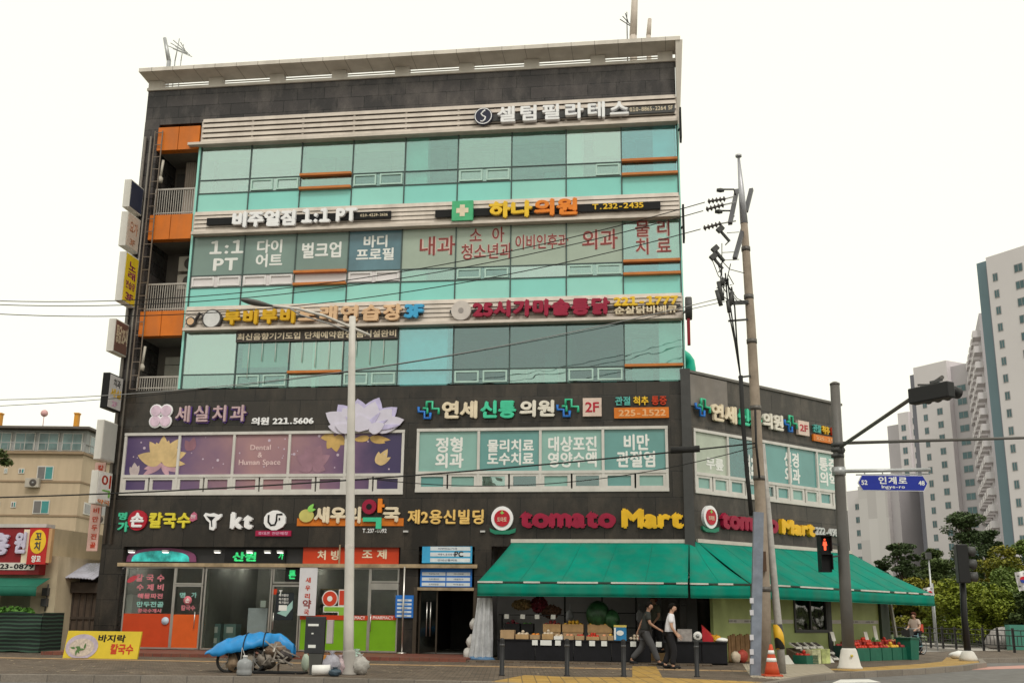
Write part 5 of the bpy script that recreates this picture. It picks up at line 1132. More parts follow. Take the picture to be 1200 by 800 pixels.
# ------------------------------------------------------------------ street furniture
# street lamp
B = G(408, 790); Y = B.y
T_ = AT(413, 371, Y)
lp = thing('street_lamp', 'tall white street lamp with a long curved arm and flat dark head', 'street lamp', WO, B)
LAMPW = mat('lamp_post_white', (0.6, 0.57, 0.53), 0.45, 0, 0.08, 3, grime=0.25)
n = 8; MB().tube([B.lerp(T_, i/n) for i in range(n+1)], [.125-.045*i/n for i in range(n+1)], 14).build('post', LAMPW, lp)
MB().lathe([(.2, 0), (.2, .03), (.16, .05), (.15, .5), (.13, .55)], B, 14).build('base_sleeve', mat('lamp_base_grey', (0.35, 0.33, 0.31), 0.6, grime=0.3), lp)
arm = [AT(434, 393, Y), AT(413, 384, Y), AT(380, 370, Y-.3), AT(350, 362, Y-.7), AT(318, 358, Y-1.1)]
MB().tube(arm, .035, 8).build('arm', LAMPW, lp); MB().tube([AT(413, 390, Y), AT(385, 379, Y-.25), AT(352, 369, Y-.7), AT(340, 361.5, Y-.85)], .018, 6).build('brace', GREY, lp)
h0, h1 = AT(320, 358.5, Y-1.1), AT(283, 351.5, Y-1.6); hd = MB()
dd = (h1-h0); prof = [.05, .1, .15, .17, .15, .07]
for i, r in enumerate(prof): pass
vs = []; m_ = 10
for i, r in enumerate(prof):
    c = h0 + dd*i/(len(prof)-1)
    for k in range(m_):
        a = 2*math.pi*k/m_; vs.append(c + Vector((0, 1, 0))*r*1.0*math.cos(a) + Vector((0, 0, 1))*r*.42*math.sin(a))
fs = [(i*m_+k, i*m_+(k+1) % m_, (i+1)*m_+(k+1) % m_, (i+1)*m_+k) for i in range(len(prof)-1) for k in range(m_)]
hd.add(vs, fs, True).build('lamp_head', mat('lamp_head_dark', (0.12, 0.115, 0.11), 0.5), lp)
for k, y_ in enumerate((640, 668)): f_ = (.3, .235)[k]; MB().tube([B.lerp(T_, f_), B.lerp(T_, f_+(.045 if k == 0 else .025))], .1235-.045*f_, 14).build('taped_notice', mat('notice_grey', (0.45, 0.42, 0.39), 0.7, 0, 0.2, 6), lp)

# utility pole
B = G(897, 789); Y = B.y
up = thing('utility_pole', 'tall concrete utility pole with steel top, crossarms and hanging fuse gear', 'utility pole', WO, B)
ax = [(897.5, 789, .16), (896, 690, .15), (891, 590, .145), (885.5, 480, .135), (880, 380, .125), (874.5, 300, .11), (871, 247, .095)]
pp_ = [AT(x, y, Y) for x, y, _ in ax]; pp_[0] = B
MB().tube(pp_, [r for _, _, r in ax], 16).build('shaft', CONC, up)
MB().tube([AT(872, 262, Y), AT(869, 225, Y), AT(865.5, 184, Y)], [.11, .085, .035], 12).lathe([(.09, 0), (.09, .06)], AT(865.5, 184, Y), 10).build('steel_top', mat('pole_top_steel', (0.4, 0.4, 0.43), 0.4, 0.5), up)
for x, y, r in ((885.5, 478, .15), (881, 400, .142), (877.5, 348, .135), (874, 292, .125), (896, 690, .165), (889.5, 560, .155)):
    MB().lathe([(r, -.06), (r, .06)], AT(x, y, Y), 14).build('steel_band', mat('band_dark', (0.13, 0.12, 0.11), 0.5, 0.4), up)
def D3(px, py, dy=0): return AT(px, py, Y+dy)
for p, q in ((((863.5, 223, .6)), (855.5, 262, -.9)), ((880.5, 222, .7), (874, 248, .0)), ((872, 264, .3), (861, 303, -1.2))):
    MB().bar(D3(*p), D3(*q), .11, .09).build('crossarm', mat('crossarm_dark', (0.1, 0.1, 0.11), 0.5, 0.4), up)
# string insulators, dead-end wires
def insul(p, q, nm='insulator'):
    p, q = Vector(p), Vector(q); d = q-p; L = d.length; pr = []
    for i in range(5): pr += [(.03, L*(i/5)), (.085, L*(i/5+.06)), (.03, L*(i/5+.13))]
    MB().lathe(pr, p, 10, d).build(nm, mat('insulator_brown', (0.07, 0.06, 0.06), 0.35), up)
for x0, y0, x1, y1 in ((850, 233, 828, 236.5), (848, 240, 826, 246), (845, 262, 823, 268)): insul(D3(x0, y0, -.5), D3(x1, y1, -.5)); MB().tube([D3(x0, y0, -.5), D3(862, y0-3, -.2)], .02, 6).build('dead_end_link', GREY, up)
for x, y in ((846, 222), (844, 247)): MB().tube([D3(x, y, -.4), D3(x+14, y, -.2), D3(x+16, y+7, -.2)], .025, 6).lathe([(.05, 0), (.07, .1), (.05, .2)], D3(x-6, y+1, -.4), 8, (1, 0, 0)).build('line_post', DARK, up)
for x, y in ((842, 268), (836, 291), (834, 300)):
    c = MB(); c.bar(D3(x, y, -.6), D3(x+13, y+15, -.5), .06); c.bar(D3(x-1, y+3, -.6), D3(x+5, y-2, -.6), .14); c.bar(D3(x+13, y+14, -.5), D3(x+8, y+19, -.5), .03)
    c.build('fuse_cutout', DARK, up); MB().tube([D3(x+10, y+5, -.5), D3(866, y+4, -.1)], .012, 5).build('link', GREY, up)
cl_ = MB()
for x0, y0, x1, y1 in ((842, 330, 847, 352), (840, 340, 845, 358), (848, 326, 846, 334), (858, 342, 855, 358), (853, 352, 855, 366)): cl_.tube([D3(x0, y0, -.5), D3(x1, y1, -.5)], .06, 7)
cl_.build('cable_terminal', DARK, up)
for p, q, w in (((857, 355, -.45), (879, 354, 0), .1), ((854, 376, -.4), (880, 374, 0), .05), ((866, 442, -.35), (882, 440, 0), .05)): MB().bar(D3(*p), D3(*q), w).build('standoff_bracket', DARK, up)
cb = MB()
for k in range(9):
    q0 = D3(838+k*2.6, 300+(k*37) % 50, -.55); q1 = D3(848+k*1.2, 352-(k*23) % 30, -.5); cb.tube([q0, q0.lerp(q1, .5)+Vector((.12*(-1)**k, 0, -.12)), q1], .013, 5)
for k, (x0, y0, x1, y1) in enumerate(((838, 297, 872, 320), (834, 303, 850, 330), (846, 285, 846, 330), (850, 330, 878, 356))): cb.tube([D3(x0, y0, -.5), D3((x0+x1)/2, (y0+y1)/2+7, -.45), D3(x1, y1, -.2)], .012, 5)
for x0 in (850, 853, 858): cb.tube([D3(x0-(x0-850)*.1, 320+(x0-850)*2, -.5), D3(x0+3, 360, -.45), D3(861+(x0-850)*.3, 400, -.4), D3(867.5, 440, -.35)], .022, 6)
cb.tube([D3(868, 440, -.35), D3(871, 500, -.33), D3(876, 560, -.32), D3(880.5, 604, -.3)], .06, 8)
cb.tube([D3(885, 480, -.24), D3(886, 520, -.3), D3(890, 560, -.28)], .03, 6)
cb.build('riser_cable', RUBBER, up)
g0, g1 = G(885, 791), AT(883.5, 602, B.y-.3)
MB().bar(g0, Vector((g1.x, g0.y+.05, g1.z)), .25, .12).build('cable_guard', mat('guard_blue_grey', (0.22, 0.25, 0.31), 0.5, 0.2, 0.2, 4, grime=0.3), up)
for k, yy in enumerate((703, 717, 746, 763, 774)): q = AT(880.8, yy, g0.y-.07); MB().box(q.x-.045, q.x+.05, q.y-.01, q.y, q.z-.07, q.z+.06).build('sticker', mat('white_sticker', (0.6, 0.6, 0.65), 0.5), up)
q = AT(893, 655, Y-.25); MB().box(q.x-.09, q.x+.1, q.y-.03, q.y+.1, q.z-.3, q.z+.2).build('tag_plate', mat('tag_rust', (0.09, 0.05, 0.03), 0.7), up)
# leaning conduit pole with striped guard
B2 = G(917, 789); cp_ = thing('guy_pole', 'slim pale leaning pipe with a yellow and black striped guard', 'pole', WO, B2)
pts = [(917, 789), (913.5, 745), (908, 690), (899, 590), (893, 520)]; Yc = B2.y
P3 = [AT(x, y, Yc) for x, y in pts]; P3[0] = B2
MB().tube(P3, [.1, .1, .095, .09, .08], 12).build('pipe', mat('pipe_pale', (0.42, 0.4, 0.38), 0.5, 0.2, 0.2, 6, grime=0.3), cp_)
gm = bpy.data.materials.new('striped_guard'); gm.use_nodes = True; n_ = gm.node_tree; wv = n_.nodes.new('ShaderNodeTexWave'); wv.bands_direction = 'DIAGONAL'; wv.inputs['Scale'].default_value = 1.15; wv.inputs['Distortion'].default_value = 0.3
tcn = n_.nodes.new('ShaderNodeTexCoord'); n_.links.new(tcn.outputs['Object'], wv.inputs['Vector']); rpn = n_.nodes.new('ShaderNodeValToRGB'); rpn.color_ramp.interpolation = 'CONSTANT'; rpn.color_ramp.elements[1].position = 0.42
rpn.color_ramp.elements[0].color = (.02, .02, .02, 1); rpn.color_ramp.elements[1].color = (.72, .42, .02, 1); n_.links.new(wv.outputs['Fac'], rpn.inputs[0]); n_.links.new(rpn.outputs[0], n_.nodes['Principled BSDF'].inputs['Base Color'])
MB().tube([AT(914.5, 760, Yc), AT(911, 731, Yc)], .125, 14).build('striped_guard', gm, cp_)

# overhead wires
def wire(label, p, q, sag, r=.014, m=RUBBER, extra=None):
    p, q = Vector(p), Vector(q); n = 28
    mb = MB().tube([p.lerp(q, i/n) - Vector((0, 0, sag*4*(i/n)*(1-i/n))) for i in range(n+1)], r, 5)
    if extra: extra(mb)
    return mb.single('overhead_wire', label, 'wire', m, WO, 'overhead wires across the street front')
YL = Y + 3.4
wire('highest power line crossing the fourth floor windows', D3(826, 237, -.5), AT(-60, 350, YL), 1.0)
wire('second power line just under the highest one', D3(824, 247, -.5), AT(-60, 354, YL), 1.0)
wire('third power line ending at the lowest string insulator', D3(821, 268.5, -.5), AT(-60, 364, YL), 1.0)
wire('thin pale wire sloping across the third floor glass to the black stone', D3(850, 348, -.5), AT(-60, 469, YL), .7, .013, GREY)
wire('thin dark wire under the pale one on the third floor glass', D3(850, 353, -.5), AT(-60, 478, YL), .55, .01)
wire('thick telephone cable crossing the teal and purple second floor windows', D3(886, 519, -.2), AT(-60, 584, YL), .25, .022,
     extra=lambda mb: mb.tube([D3(820, 525.5, -.12), D3(786, 527.5, .05)], .09, 8))
wire('slack thin cable looping beside the thick telephone cable', D3(886, 523, -.2), AT(430, 560, Y+1.6), .55, .012)

# traffic signal pole
B = G(996, 783); Y = B.y; tp = thing('traffic_signal_pole', 'dark grey signal pole on a white flared base carrying a blue street sign', 'traffic light pole', WO, B)
ax = [(995, 772), (990, 680), (984.5, 570), (978.3, 451)]; P3 = [AT(x, y, Y) for x, y in ax]
SPG = mat('signal_pole_grey', (0.12, 0.115, 0.11), 0.5, 0.1, 0.12, 2, grime=0.35)
MB().tube(P3, [.175, .165, .155, .14], 16).build('post', SPG, tp)
MB().lathe([(.35, 0), (.35, .04), (.31, .08), (.22, .5), (.185, .56)], B, 18).build('flared_base', mat('base_white', (0.66, 0.64, 0.6), 0.7, 0, 0.06, 4, grime=0.2), tp)
q = B + Vector((-.02, -.3, .36)); MB().lathe([(.04, 0), (.04, .02)], q, 10, (0, -1, 0)).build('base_badge', mat('badge_yellow', (0.6, 0.5, 0.1)), tp)
MB().lathe([(.15, 0), (.15, .05), (.06, .1)], AT(978.3, 451, Y), 14).build('cap', SPG, tp)
def onz(px, py, z): return EYE + ray(px, py)*((z-CZ)/ray(px, py).z)
a0 = AT(984, 519, Y); e0 = onz(1330, 509, a0.z)
MB().tube([a0, e0], [.05, .035], 10).build('long_arm', SPG, tp)
a1 = AT(984, 524, Y); e1 = onz(1104, 442, a1.z)
MB().tube([a1, e1], [.055, .045], 10).build('diagonal_arm', SPG, tp)
jn = MB()
for yy in (521, 527, 534): jn.lathe([(.19, -.05), (.19, .05)], AT(981.5, yy, Y), 14)
jn.ball(AT(985, 527, Y-.1), .15, 8, 6, .1); jn.build('arm_clamp', DARK, tp)
for x, y in ((1003, 545),): pass
MB().lathe([(.2, -.12), (.2, .12)], AT(983, 552, Y), 14).build('sign_clamp', GALV, tp)
MB().tube([AT(984, 552, Y-.1), AT(1090, 550, Y-.1)], .055, 8).tube([AT(1003, 556, Y-.1), AT(1090, 555, Y-.1)], .02, 6).build('sign_bracket', GALV, tp)
sx0, sx1 = AT(1005, 565, Y-.1), AT(1087, 565, Y-.1); zt_s, zb_s = AT(1046, 556.5, Y-.1).z, AT(1046, 575, Y-.1).z
st = MB(); h = (zt_s-zb_s); x0, x1 = sx0.x, sx1.x; ys_ = Y-.1
def arrow(g): return [(x0+g, (zt_s+zb_s)/2), (x0+.13+g*.5, zb_s+g), (x1-.13-g*.5, zb_s+g), (x1-g, (zt_s+zb_s)/2), (x1-.13-g*.5, zt_s-g), (x0+.13+g*.5, zt_s-g)]
o = st.plate(arrow(0), ys_-.02, ys_+.02).build('street_sign', mat('sign_rim_white', (0.6, 0.6, 0.65), 0.4), tp)
MB().plate(arrow(.02), ys_-.026, ys_-.0205).build('sign_face', mat('sign_blue', (0.015, 0.03, 0.3), 0.35, 0, 0.04), o)
xc = (x0+x1)/2
MB().text('인계로', (xc-.42, xc+.42, zb_s+h*.42, zt_s-h*.1), ys_-.033, .006, .03, spread=1.1).text('Ingye-ro', (xc-.34, xc+.34, zb_s+h*.1, zb_s+h*.36), ys_-.033, .006, .02).text('52', (x0+.1, x0+.28, zb_s+h*.36, zb_s+h*.66), ys_-.033, .006, .03).text('48', (x1-.28, x1-.1, zb_s+h*.36, zb_s+h*.66), ys_-.033, .006, .03).build('sign_lettering', LETW, o)
hg = MB()
for px in (1013, 1034, 1054, 1074): q = AT(px, 551, Y-.1); hg.box(q.x-.015, q.x+.015, q.y-.01, q.y+.01, zt_s, q.z)
hg.build('hanger', GALV, o)
# lamp heads carried by the pole
q = AT(966, 648, Y-.1); ph = MB()
z1_, z0_ = AT(966, 626.5, Y-.1).z, AT(966, 670, Y-.1).z; w = .17
o = ph.box(q.x-w, q.x+w, q.y-.1, q.y+.12, z0_, z1_).build('pedestrian_signal', BLACK, tp)
zm = (z0_+z1_)/2; vs_ = MB()
for zc0 in (z1_-.27, z0_+.27):
    vs_.box(q.x-w, q.x-w+.02, q.y-.26, q.y-.1, zc0-.2, zc0+.22); vs_.box(q.x+w-.02, q.x+w, q.y-.26, q.y-.1, zc0-.2, zc0+.22); vs_.box(q.x-w, q.x+w, q.y-.27, q.y-.1, zc0+.22, zc0+.24)
vs_.build('visor', BLACK, o)
zc0 = z1_-.27; LR = mat('lit_red_figure', (1, .1, .04), .5, emit=1.4, var=.05)
MB().lathe([(.03, 0), (.03, .01)], (q.x, q.y-.102, zc0+.13), 10, (0, -1, 0)).plate([(q.x-.045, zc0+.08), (q.x-.065, zc0-.04), (q.x-.035, zc0-.04), (q.x-.03, zc0-.17), (q.x+.03, zc0-.17), (q.x+.035, zc0-.04), (q.x+.065, zc0-.04), (q.x+.045, zc0+.08)], q.y-.112, q.y-.102).build('red_figure', LR, o)
MB().bar((q.x+w, q.y, zm+.3), AT(990, 640, Y), .05).bar((q.x+w, q.y, zm-.1), AT(990, 650, Y), .05).build('signal_bracket', DARK, tp)
c = AT(1091, 459, e1.y); dv = Vector((.5, -.866, 0)).normalized(); pv = Vector((-.85, -.49, .12)).normalized()   # head seen from behind and below
hb = MB(); L2 = .5
def obox(mb, c, a, la, b, lb, zz0, zz1): return mb.add([c-a*la-b*lb+Vector((0, 0, zz0)), c+a*la-b*lb+Vector((0, 0, zz0)), c+a*la+b*lb+Vector((0, 0, zz0)), c-a*la+b*lb+Vector((0, 0, zz0)), c-a*la-b*lb+Vector((0, 0, zz1)), c+a*la-b*lb+Vector((0, 0, zz1)), c+a*la+b*lb+Vector((0, 0, zz1)), c-a*la+b*lb+Vector((0, 0, zz1))],
    [(3, 2, 1, 0), (4, 5, 6, 7), (0, 1, 5, 4), (1, 2, 6, 5), (2, 3, 7, 6), (3, 0, 4, 7)])
o = obox(hb, c, dv, L2, Vector((-.866, -.5, 0)).normalized(), .12, -.2, .14).build('signal_head', mat('signal_black', (0.012, 0.012, 0.013), 0.5), tp, bevel=.03)
for k in (-.36, -.12, .12, .36):
    cc = c + dv*k - pv*.14; MB().lathe([(.115, 0), (.125, .24), (.11, .24), (.1, .01)], cc, 14, -pv).build('visor', mat('signal_black', (0.012, 0.012, 0.013)), o)
    MB().lathe([(.1, 0), (.1, .02)], cc-pv*.005, 12, -pv).build('lens', mat('dark_lens', (0.03, 0.035, 0.03), 0.2), o)
MB().bar(e1-Vector((0, 0, .05)), c+Vector((0, 0, .2)), .05).bar(c+Vector((0, 0, .2))-dv*.3, e1-(e1-a1)*.08, .04).build('head_hanger', DARK, tp)
# second signal post across the corner
B = G(1135, 774); Y = B.y; t2 = thing('signal_post', 'short black post carrying a traffic signal head turned sideways beside the fence', 'traffic light', WO, B)
MB().tube([B, AT(1130, 722, Y), AT(1126.5, 650, Y)], [.12, .11, .1], 12).build('post', mat('signal_black', (0.012, 0.012, 0.013)), t2)
q0, q1 = AT(1127, 683, Y), AT(1126, 638, Y); o = MB().box(q0.x-.24, q0.x+.16, Y-.42, Y-.12, q0.z, q1.z).build('signal_head', mat('signal_black', (0.012, 0.012, 0.013)), t2, bevel=.03)
for k in range(3):
    cc = Vector((q0.x+.16, Y-.27, q0.z+(q1.z-q0.z)*(.17+.33*k))); MB().lathe([(.15, 0), (.17, .26), (.155, .26), (.13, .01)], cc, 14, (1, 0, -.1)).build('visor', DARK, o); MB().lathe([(.125, 0), (.125, .02)], cc+Vector((.005, 0, 0)), 12, (1, 0, 0)).build('lens', mat('grey_lens', (0.12, 0.16, 0.15), 0.15), o)
MB().lathe([(.3, 0), (.3, .1), (.2, .3), (.13, .34)], B, 12).build('base_collar', mat('base_white', (0.66, 0.64, 0.6)), t2)
MB().ball(G(1124, 771.5)+Vector((0, 0, .13)), (.35, .25, .15), 10, 7, .12).single('white_bag', 'white sack lying at the foot of the black signal post', 'bag', WHITE, WO)

# bollards
proto = None
blab = ['black bollard by the plastic curtain', 'black bollard before the fruit stand, second from the curtain', 'black bollard before the blue drum, beside the yellow crossing path', 'black bollard standing closest to the utility pole']
for i, (x, y) in enumerate(((588, 791), (664.5, 791.5), (731, 792), (817, 792.5))):
    p = G(x, y)
    if proto is None:
        proto = thing('bollard', blab[0], 'bollard', WO, p, 'black bollards along the kerb')
        MB().lathe([(.075, 0), (.075, .02), (.056, .03), (.054, .8), (.048, .83), (.02, .845)], p, 16).build('post', mat('bollard_black', (0.013, 0.013, 0.015), 0.5, 0, 0.3, 5), proto)
        MB().lathe([(.0575, .66), (.0575, .71)], p, 16).build('reflective_band', mat('band_grey', (0.07, 0.07, 0.075), 0.3), proto)
    else: dup(proto, Matrix.Translation(p), blab[i])
# traffic cone
p = G(905, 792); cn_ = thing('traffic_cone', 'red traffic cone with two white bands at the foot of the concrete pole', 'traffic cone', WO, p)
CRD = mat('cone_red', (0.55, 0.07, 0.02), 0.5, 0, 0.12, 5, grime=0.15)
def cr(z): return .165*(1-z/.74)+.035
MB().slab([(p.x-.22, p.y-.22), (p.x+.22, p.y-.22), (p.x+.22, p.y+.22), (p.x-.22, p.y+.22)], p.z, p.z+.05).build('foot', CRD, cn_, bevel=.015)
MB().lathe([(cr(z), z) for z in (.05, .2, .4, .6, .74)]+[(.02, .75)], p, 18).build('body', CRD, cn_)
for a, b in ((.34, .43), (.52, .61)): MB().lathe([(cr(a)+.004, a), (cr(b)+.004, b)], p, 18).build('white_band', WHITE, cn_)

# yellow noodle board
off = -FR.loc(G(120, 771.5))[1]; q = FR.r(78, 738.5, 161.5, 771.5, off); z0 = .16; z1 = q[3]; 
yb = thing('noodle_board', 'yellow board with a noodle bowl picture standing on the pavement', 'sign', FR, ((q[0]+q[1])/2, -off, z0))
MB().hexa([(q[0], -off-.06, z0), (q[1], -off-.06, z0), (q[1], -off+.1, z1), (q[0], -off+.1, z1)], [(q[0], -off, z0), (q[1], -off, z0), (q[1], -off+.16, z1), (q[0], -off+.16, z1)]).build('board', mat('board_yellow', (0.62, 0.46, 0.03), 0.5, 0, 0.1, 2), yb)
def lean(mb):
    for v in mb.v: v.y += -off-.06 + .16*(v.z-z0)/(z1-z0)
    return mb
W_ = q[1]-q[0]; H_ = z1-z0
cu, cz_ = q[0]+W_*.23, z0+H_*.42
lean(MB().plate([(cu+W_*.22*math.cos(i*.2618), max(z0+.01, cz_+H_*.46*math.sin(i*.2618))) for i in range(24)], -.012, -.003)).build('bowl_picture', mat('bowl_lilac', (0.42, 0.36, 0.44), 0.5, 0, 0.2, 6), yb)
lean(MB().plate([(cu+W_*.17*math.cos(i*.2618), max(z0+.012, cz_-.02+H_*.33*math.sin(i*.2618))) for i in range(24)], -.018, -.0125)).build('noodle_picture', mat('noodle_cream', (0.5, 0.42, 0.36), 0.6, 0, 0.3, 12), yb)
lb = MB()
for k in range(9):
    a = random.uniform(0, 6.3); rr = random.uniform(0, .1); lb.plate(petal(cu+W_*rr*math.cos(a), cz_-.08+H_*rr*math.sin(a), random.uniform(0, 6), .16, .06), -.022-k*.001, -.019-k*.001)
lean(lb).build('garnish_picture', mat('garnish_green', (0.08, 0.16, 0.05), 0.6), yb)
lean(MB().text('바지락', (q[0]+W_*.43, q[0]+W_*.8, z0+H_*.6, z0+H_*.88), -.01, .008, .03)).build('lettering', BLACK, yb)
lean(MB().text('칼국수', (q[0]+W_*.62, q[0]+W_*.93, z0+H_*.16, z0+H_*.55), -.01, .008, .04)).build('lettering', REDB, yb)

# black pedestal board with a leaflet box
p = G(369, 790); pb_ = thing('pedestal_board', 'black notice pedestal with white labels and a grey leaflet box', 'notice stand', WO, p)
a, b = AT(357, 765, p.y), AT(382, 722, p.y)
MB().box(a.x, b.x, p.y-.1, p.y+.1, a.z, b.z).build('cabinet', mat('cabinet_black', (0.035, 0.036, 0.04), 0.45, 0, 0.2, 3), pb_, bevel=.015)
MB().hexa([(p.x-.11, p.y-.09, p.z), (p.x+.13, p.y-.09, p.z), (p.x+.17, p.y-.09, a.z), (p.x-.15, p.y-.09, a.z)], [(p.x-.11, p.y+.09, p.z), (p.x+.13, p.y+.09, p.z), (p.x+.17, p.y+.09, a.z), (p.x-.15, p.y+.09, a.z)]).build('pedestal', mat('pedestal_grey', (0.07, 0.07, 0.065), 0.6), pb_)
for x0, y0, x1, y1 in ((361, 733, 373.5, 730.5), (361, 758.5, 370, 755), (365, 742.5, 367.5, 741)):
    u_, v_ = AT(x0, y0, p.y-.1), AT(x1, y1, p.y-.1); MB().box(u_.x, v_.x, p.y-.106, p.y-.101, u_.z, v_.z).build('white_label', LETW, pb_)
u_, v_ = AT(382.5, 753.5, p.y), AT(391, 726, p.y); MB().box(u_.x, v_.x, p.y-.07, p.y+.12, u_.z, v_.z).build('leaflet_box', mat('leaflet_grey', (0.42, 0.38, 0.38), 0.5), pb_, bevel=.01)

# tarpaulin over a loaded handcart
c = G(296, 787); Yt = c.y; ht = thing('loaded_handcart', 'handcart of scrap under a bright blue tarpaulin tied with black cord', 'handcart', WO, c)
TARP = mat('blue_tarpaulin', (0.02, 0.24, 0.58), 0.42, 0, 0.18, 3, 0.25)
def tarp(u, v):                                # u along, v over the top
    cx = AT(244+101*u, 758, Yt).x
    top = [763, 753, 747.5, 744, 741.5, 740.5, 741, 744.5, 752]; i = u*8; k = min(7, int(i)); f = i-k; zt_p = AT(300, top[k]*(1-f)+top[k+1]*f, Yt).z
    bot = [767, 768, 766, 763.5, 760, 757, 755, 766, 770]; zb_p = AT(300, bot[k]*(1-f)+bot[k+1]*f, Yt).z
    wd = .12 + .42*math.sin(math.pi*min(1, u*1.15+.06))**.6
    a = math.pi*(v*1.0); s = math.sin(a)
    fold = .028*math.sin(u*40+6*v)*math.sin(u*13+1)+.02*math.sin(u*23-9*v)
    return Vector((cx+fold*.5, Yt - wd*math.cos(a) , zb_p + (zt_p-zb_p)*max(0, s)**.7 + fold*.8))
mb = MB().grid(tarp, 60, 18); o = mb.build('tarpaulin', TARP, ht); s_ = o.modifiers.new('thick', 'SOLIDIFY'); s_.thickness = .012
for u_ in (.47, .68):
    pts = [tarp(u_-.02*k/10+.0, k/10)+Vector((0, -.02 if k < 5 else .01, .015)) for k in range(11)]
    MB().tube([pts[0]+Vector((.1, -.0, -.35))]+pts, .014, 5).build('tie_cord', RUBBER, ht)
fb_ = MB(); X = lambda px: AT(px, 760, Yt).x
fb_.bar((X(268), Yt-.25, .55), (X(345), Yt-.25, .5), .05).bar((X(268), Yt+.25, .55), (X(345), Yt+.25, .5), .05)
for px in (272, 300, 330): fb_.bar((X(px), Yt-.25, .53), (X(px), Yt+.25, .53), .04); fb_.bar((X(px), Yt-.25, .16), (X(px), Yt-.25, .53), .04)
fb_.build('cart_frame', mat('rusty_frame', (0.14, 0.1, 0.075), 0.7, 0.3, 0.3, 6), ht)
for px, sy in ((302, -.33), (302, .33), (272, -.3)):
    cc = Vector((X(px), Yt+sy, .15+.27)); wl_ = MB(); wl_.tube([cc+Vector((.25*math.cos(a*.3142), 0, .25*math.sin(a*.3142))) for a in range(21)], .035, 7, False)
    w_ = wl_.build('wheel', RUBBER, ht); sp_ = MB()
    for a in range(4): sp_.bar(cc+Vector((.24*math.cos(a*.785), 0, .24*math.sin(a*.785))), cc-Vector((.24*math.cos(a*.785), 0, .24*math.sin(a*.785))), .012)
    sp_.build('spokes', GREY, w_)
# the load: bundled scrap seen under the tarpaulin's edge
for px, py, rx, rz_, m in ((322, 762, .28, .2, mat('scrap_brown', (0.2, 0.14, 0.1), 0.85, 0, 0.45, 9, 0.4)), (333, 768, .2, .17, mat('scrap_dark', (0.06, 0.05, 0.05), 0.8, 0, 0.5, 9, 0.4)), (312, 772, .24, .22, mat('scrap_grey', (0.24, 0.21, 0.18), 0.8, 0, 0.4, 7, 0.4)), (276, 775, .2, .24, mat('scrap_tan', (0.25, 0.18, 0.12), 0.85, 0, 0.35, 7, 0.4)), (291, 773, .22, .2, mat('scrap_beige', (0.3, 0.26, 0.21), 0.85, 0, 0.35, 7, 0.4))):
    q = AT(px, py, Yt-.12); MB().ball(q, (rx, .3, rz_), 14, 9, .14).build('scrap_bundle', m, ht)
jb = MB()
for k in range(16):
    q = AT(random.uniform(306, 342), random.uniform(755, 776), Yt-.42); d = Vector((random.uniform(-.2, .2), random.uniform(-.1, .1), random.uniform(-.12, .12))); jb.bar(q-d, q+d, .03)
jb.build('scrap_metal', mat('scrap_metal', (0.42, 0.38, 0.34), 0.4, 0.5, 0.4, 5), ht)
p = G(328, 789); MB().slab([(p.x-.6, p.y-.12), (p.x+.55, p.y-.14), (p.x+.6, p.y+.3), (p.x-.5, p.y+.32)], .151, .2).single('black_tray', 'flat black tray lying on the kerb beneath the handcart', 'tray', BLACK, WO, bevel=.01)
p = G(286, 791); wj = thing('water_jug', 'cloudy plastic water jug standing in front of the blue tarpaulin', 'jug', WO, p)
MB().lathe([(.15, 0), (.17, .03), (.17, .1), (.16, .13), (.17, .16), (.17, .27), (.13, .33), (.05, .36), (.05, .4)], p, 16).build('body', mat('cloudy_plastic', (0.27, 0.28, 0.29), 0.3, 0, 0.15, 5), wj); MB().lathe([(.055, .4), (.055, .43)], p, 10).build('cap', WHITE, wj); MB().tube([p+Vector((-.1, 0, .33)), p+Vector((-.08, 0, .6)), p+Vector((0, 0, .4))], .01, 5).build('cord', WHITE, wj)
# rubbish by the lamp
p = G(376, 791.5); tb = MB().tube([p+Vector((-.2, 0, .12)), p+Vector((.2, .03, .13))], .115, 16); tb.single('white_tub', 'white plastic tub lying on its side by the notice pedestal', 'tub', WHITE, WO)
def bag(label, px, py, w, h, m, j=.16, grp=None):
    p = G(px, py); mb = MB(); mb.ball(p+Vector((0, 0, h*.46)), (w/2, w*.4, h/2), 16, 11, j)
    mb.lathe([(.05, h*.86), (.03, h*.96), (.08, h*1.1)], p, 8)
    for v in mb.v: v.z = max(v.z, .152)
    return mb.single('rubbish_bag', label, 'rubbish bag', m, WO, 'rubbish left by the street lamp')
bag('lilac grey rubbish bag next to the white tub', 388, 790.5, .4, .48, mat('bag_lilac', (0.34, 0.33, 0.38), 0.4, 0, 0.25, 14, 0.9))
bag('pink and white rubbish bag pressed against the lamp post', 398, 790, .36, .4, mat('bag_pink', (0.45, 0.35, 0.37), 0.4, 0, 0.4, 12, 0.9))
bag('white rubbish bag slumped on the far side of the lamp post', 421, 790, .44, .42, mat('bag_white', (0.4, 0.385, 0.36), 0.4, 0, 0.2, 14, 0.9))
bag('pale green bag on top of the white rubbish bag', 417, 788, .26, .5, mat('bag_mint', (0.4, 0.52, 0.45), 0.4, 0, 0.2, 14, 0.9))
bag('dark blue bag low between the tub and the lamp', 392, 792, .28, .18, mat('bag_navy', (0.05, 0.08, 0.11), 0.4, 0, 0.2, 14, 0.9))
p = G(380, 786); MB().box(p.x-.1, p.x+.1, p.y-.1, p.y+.1, .151, .52).single('orange_box', 'upright orange carton behind the lilac grey bag', 'carton', mat('carton_orange', (0.6, 0.25, 0.05), 0.6, 0, 0.2, 6), WO)
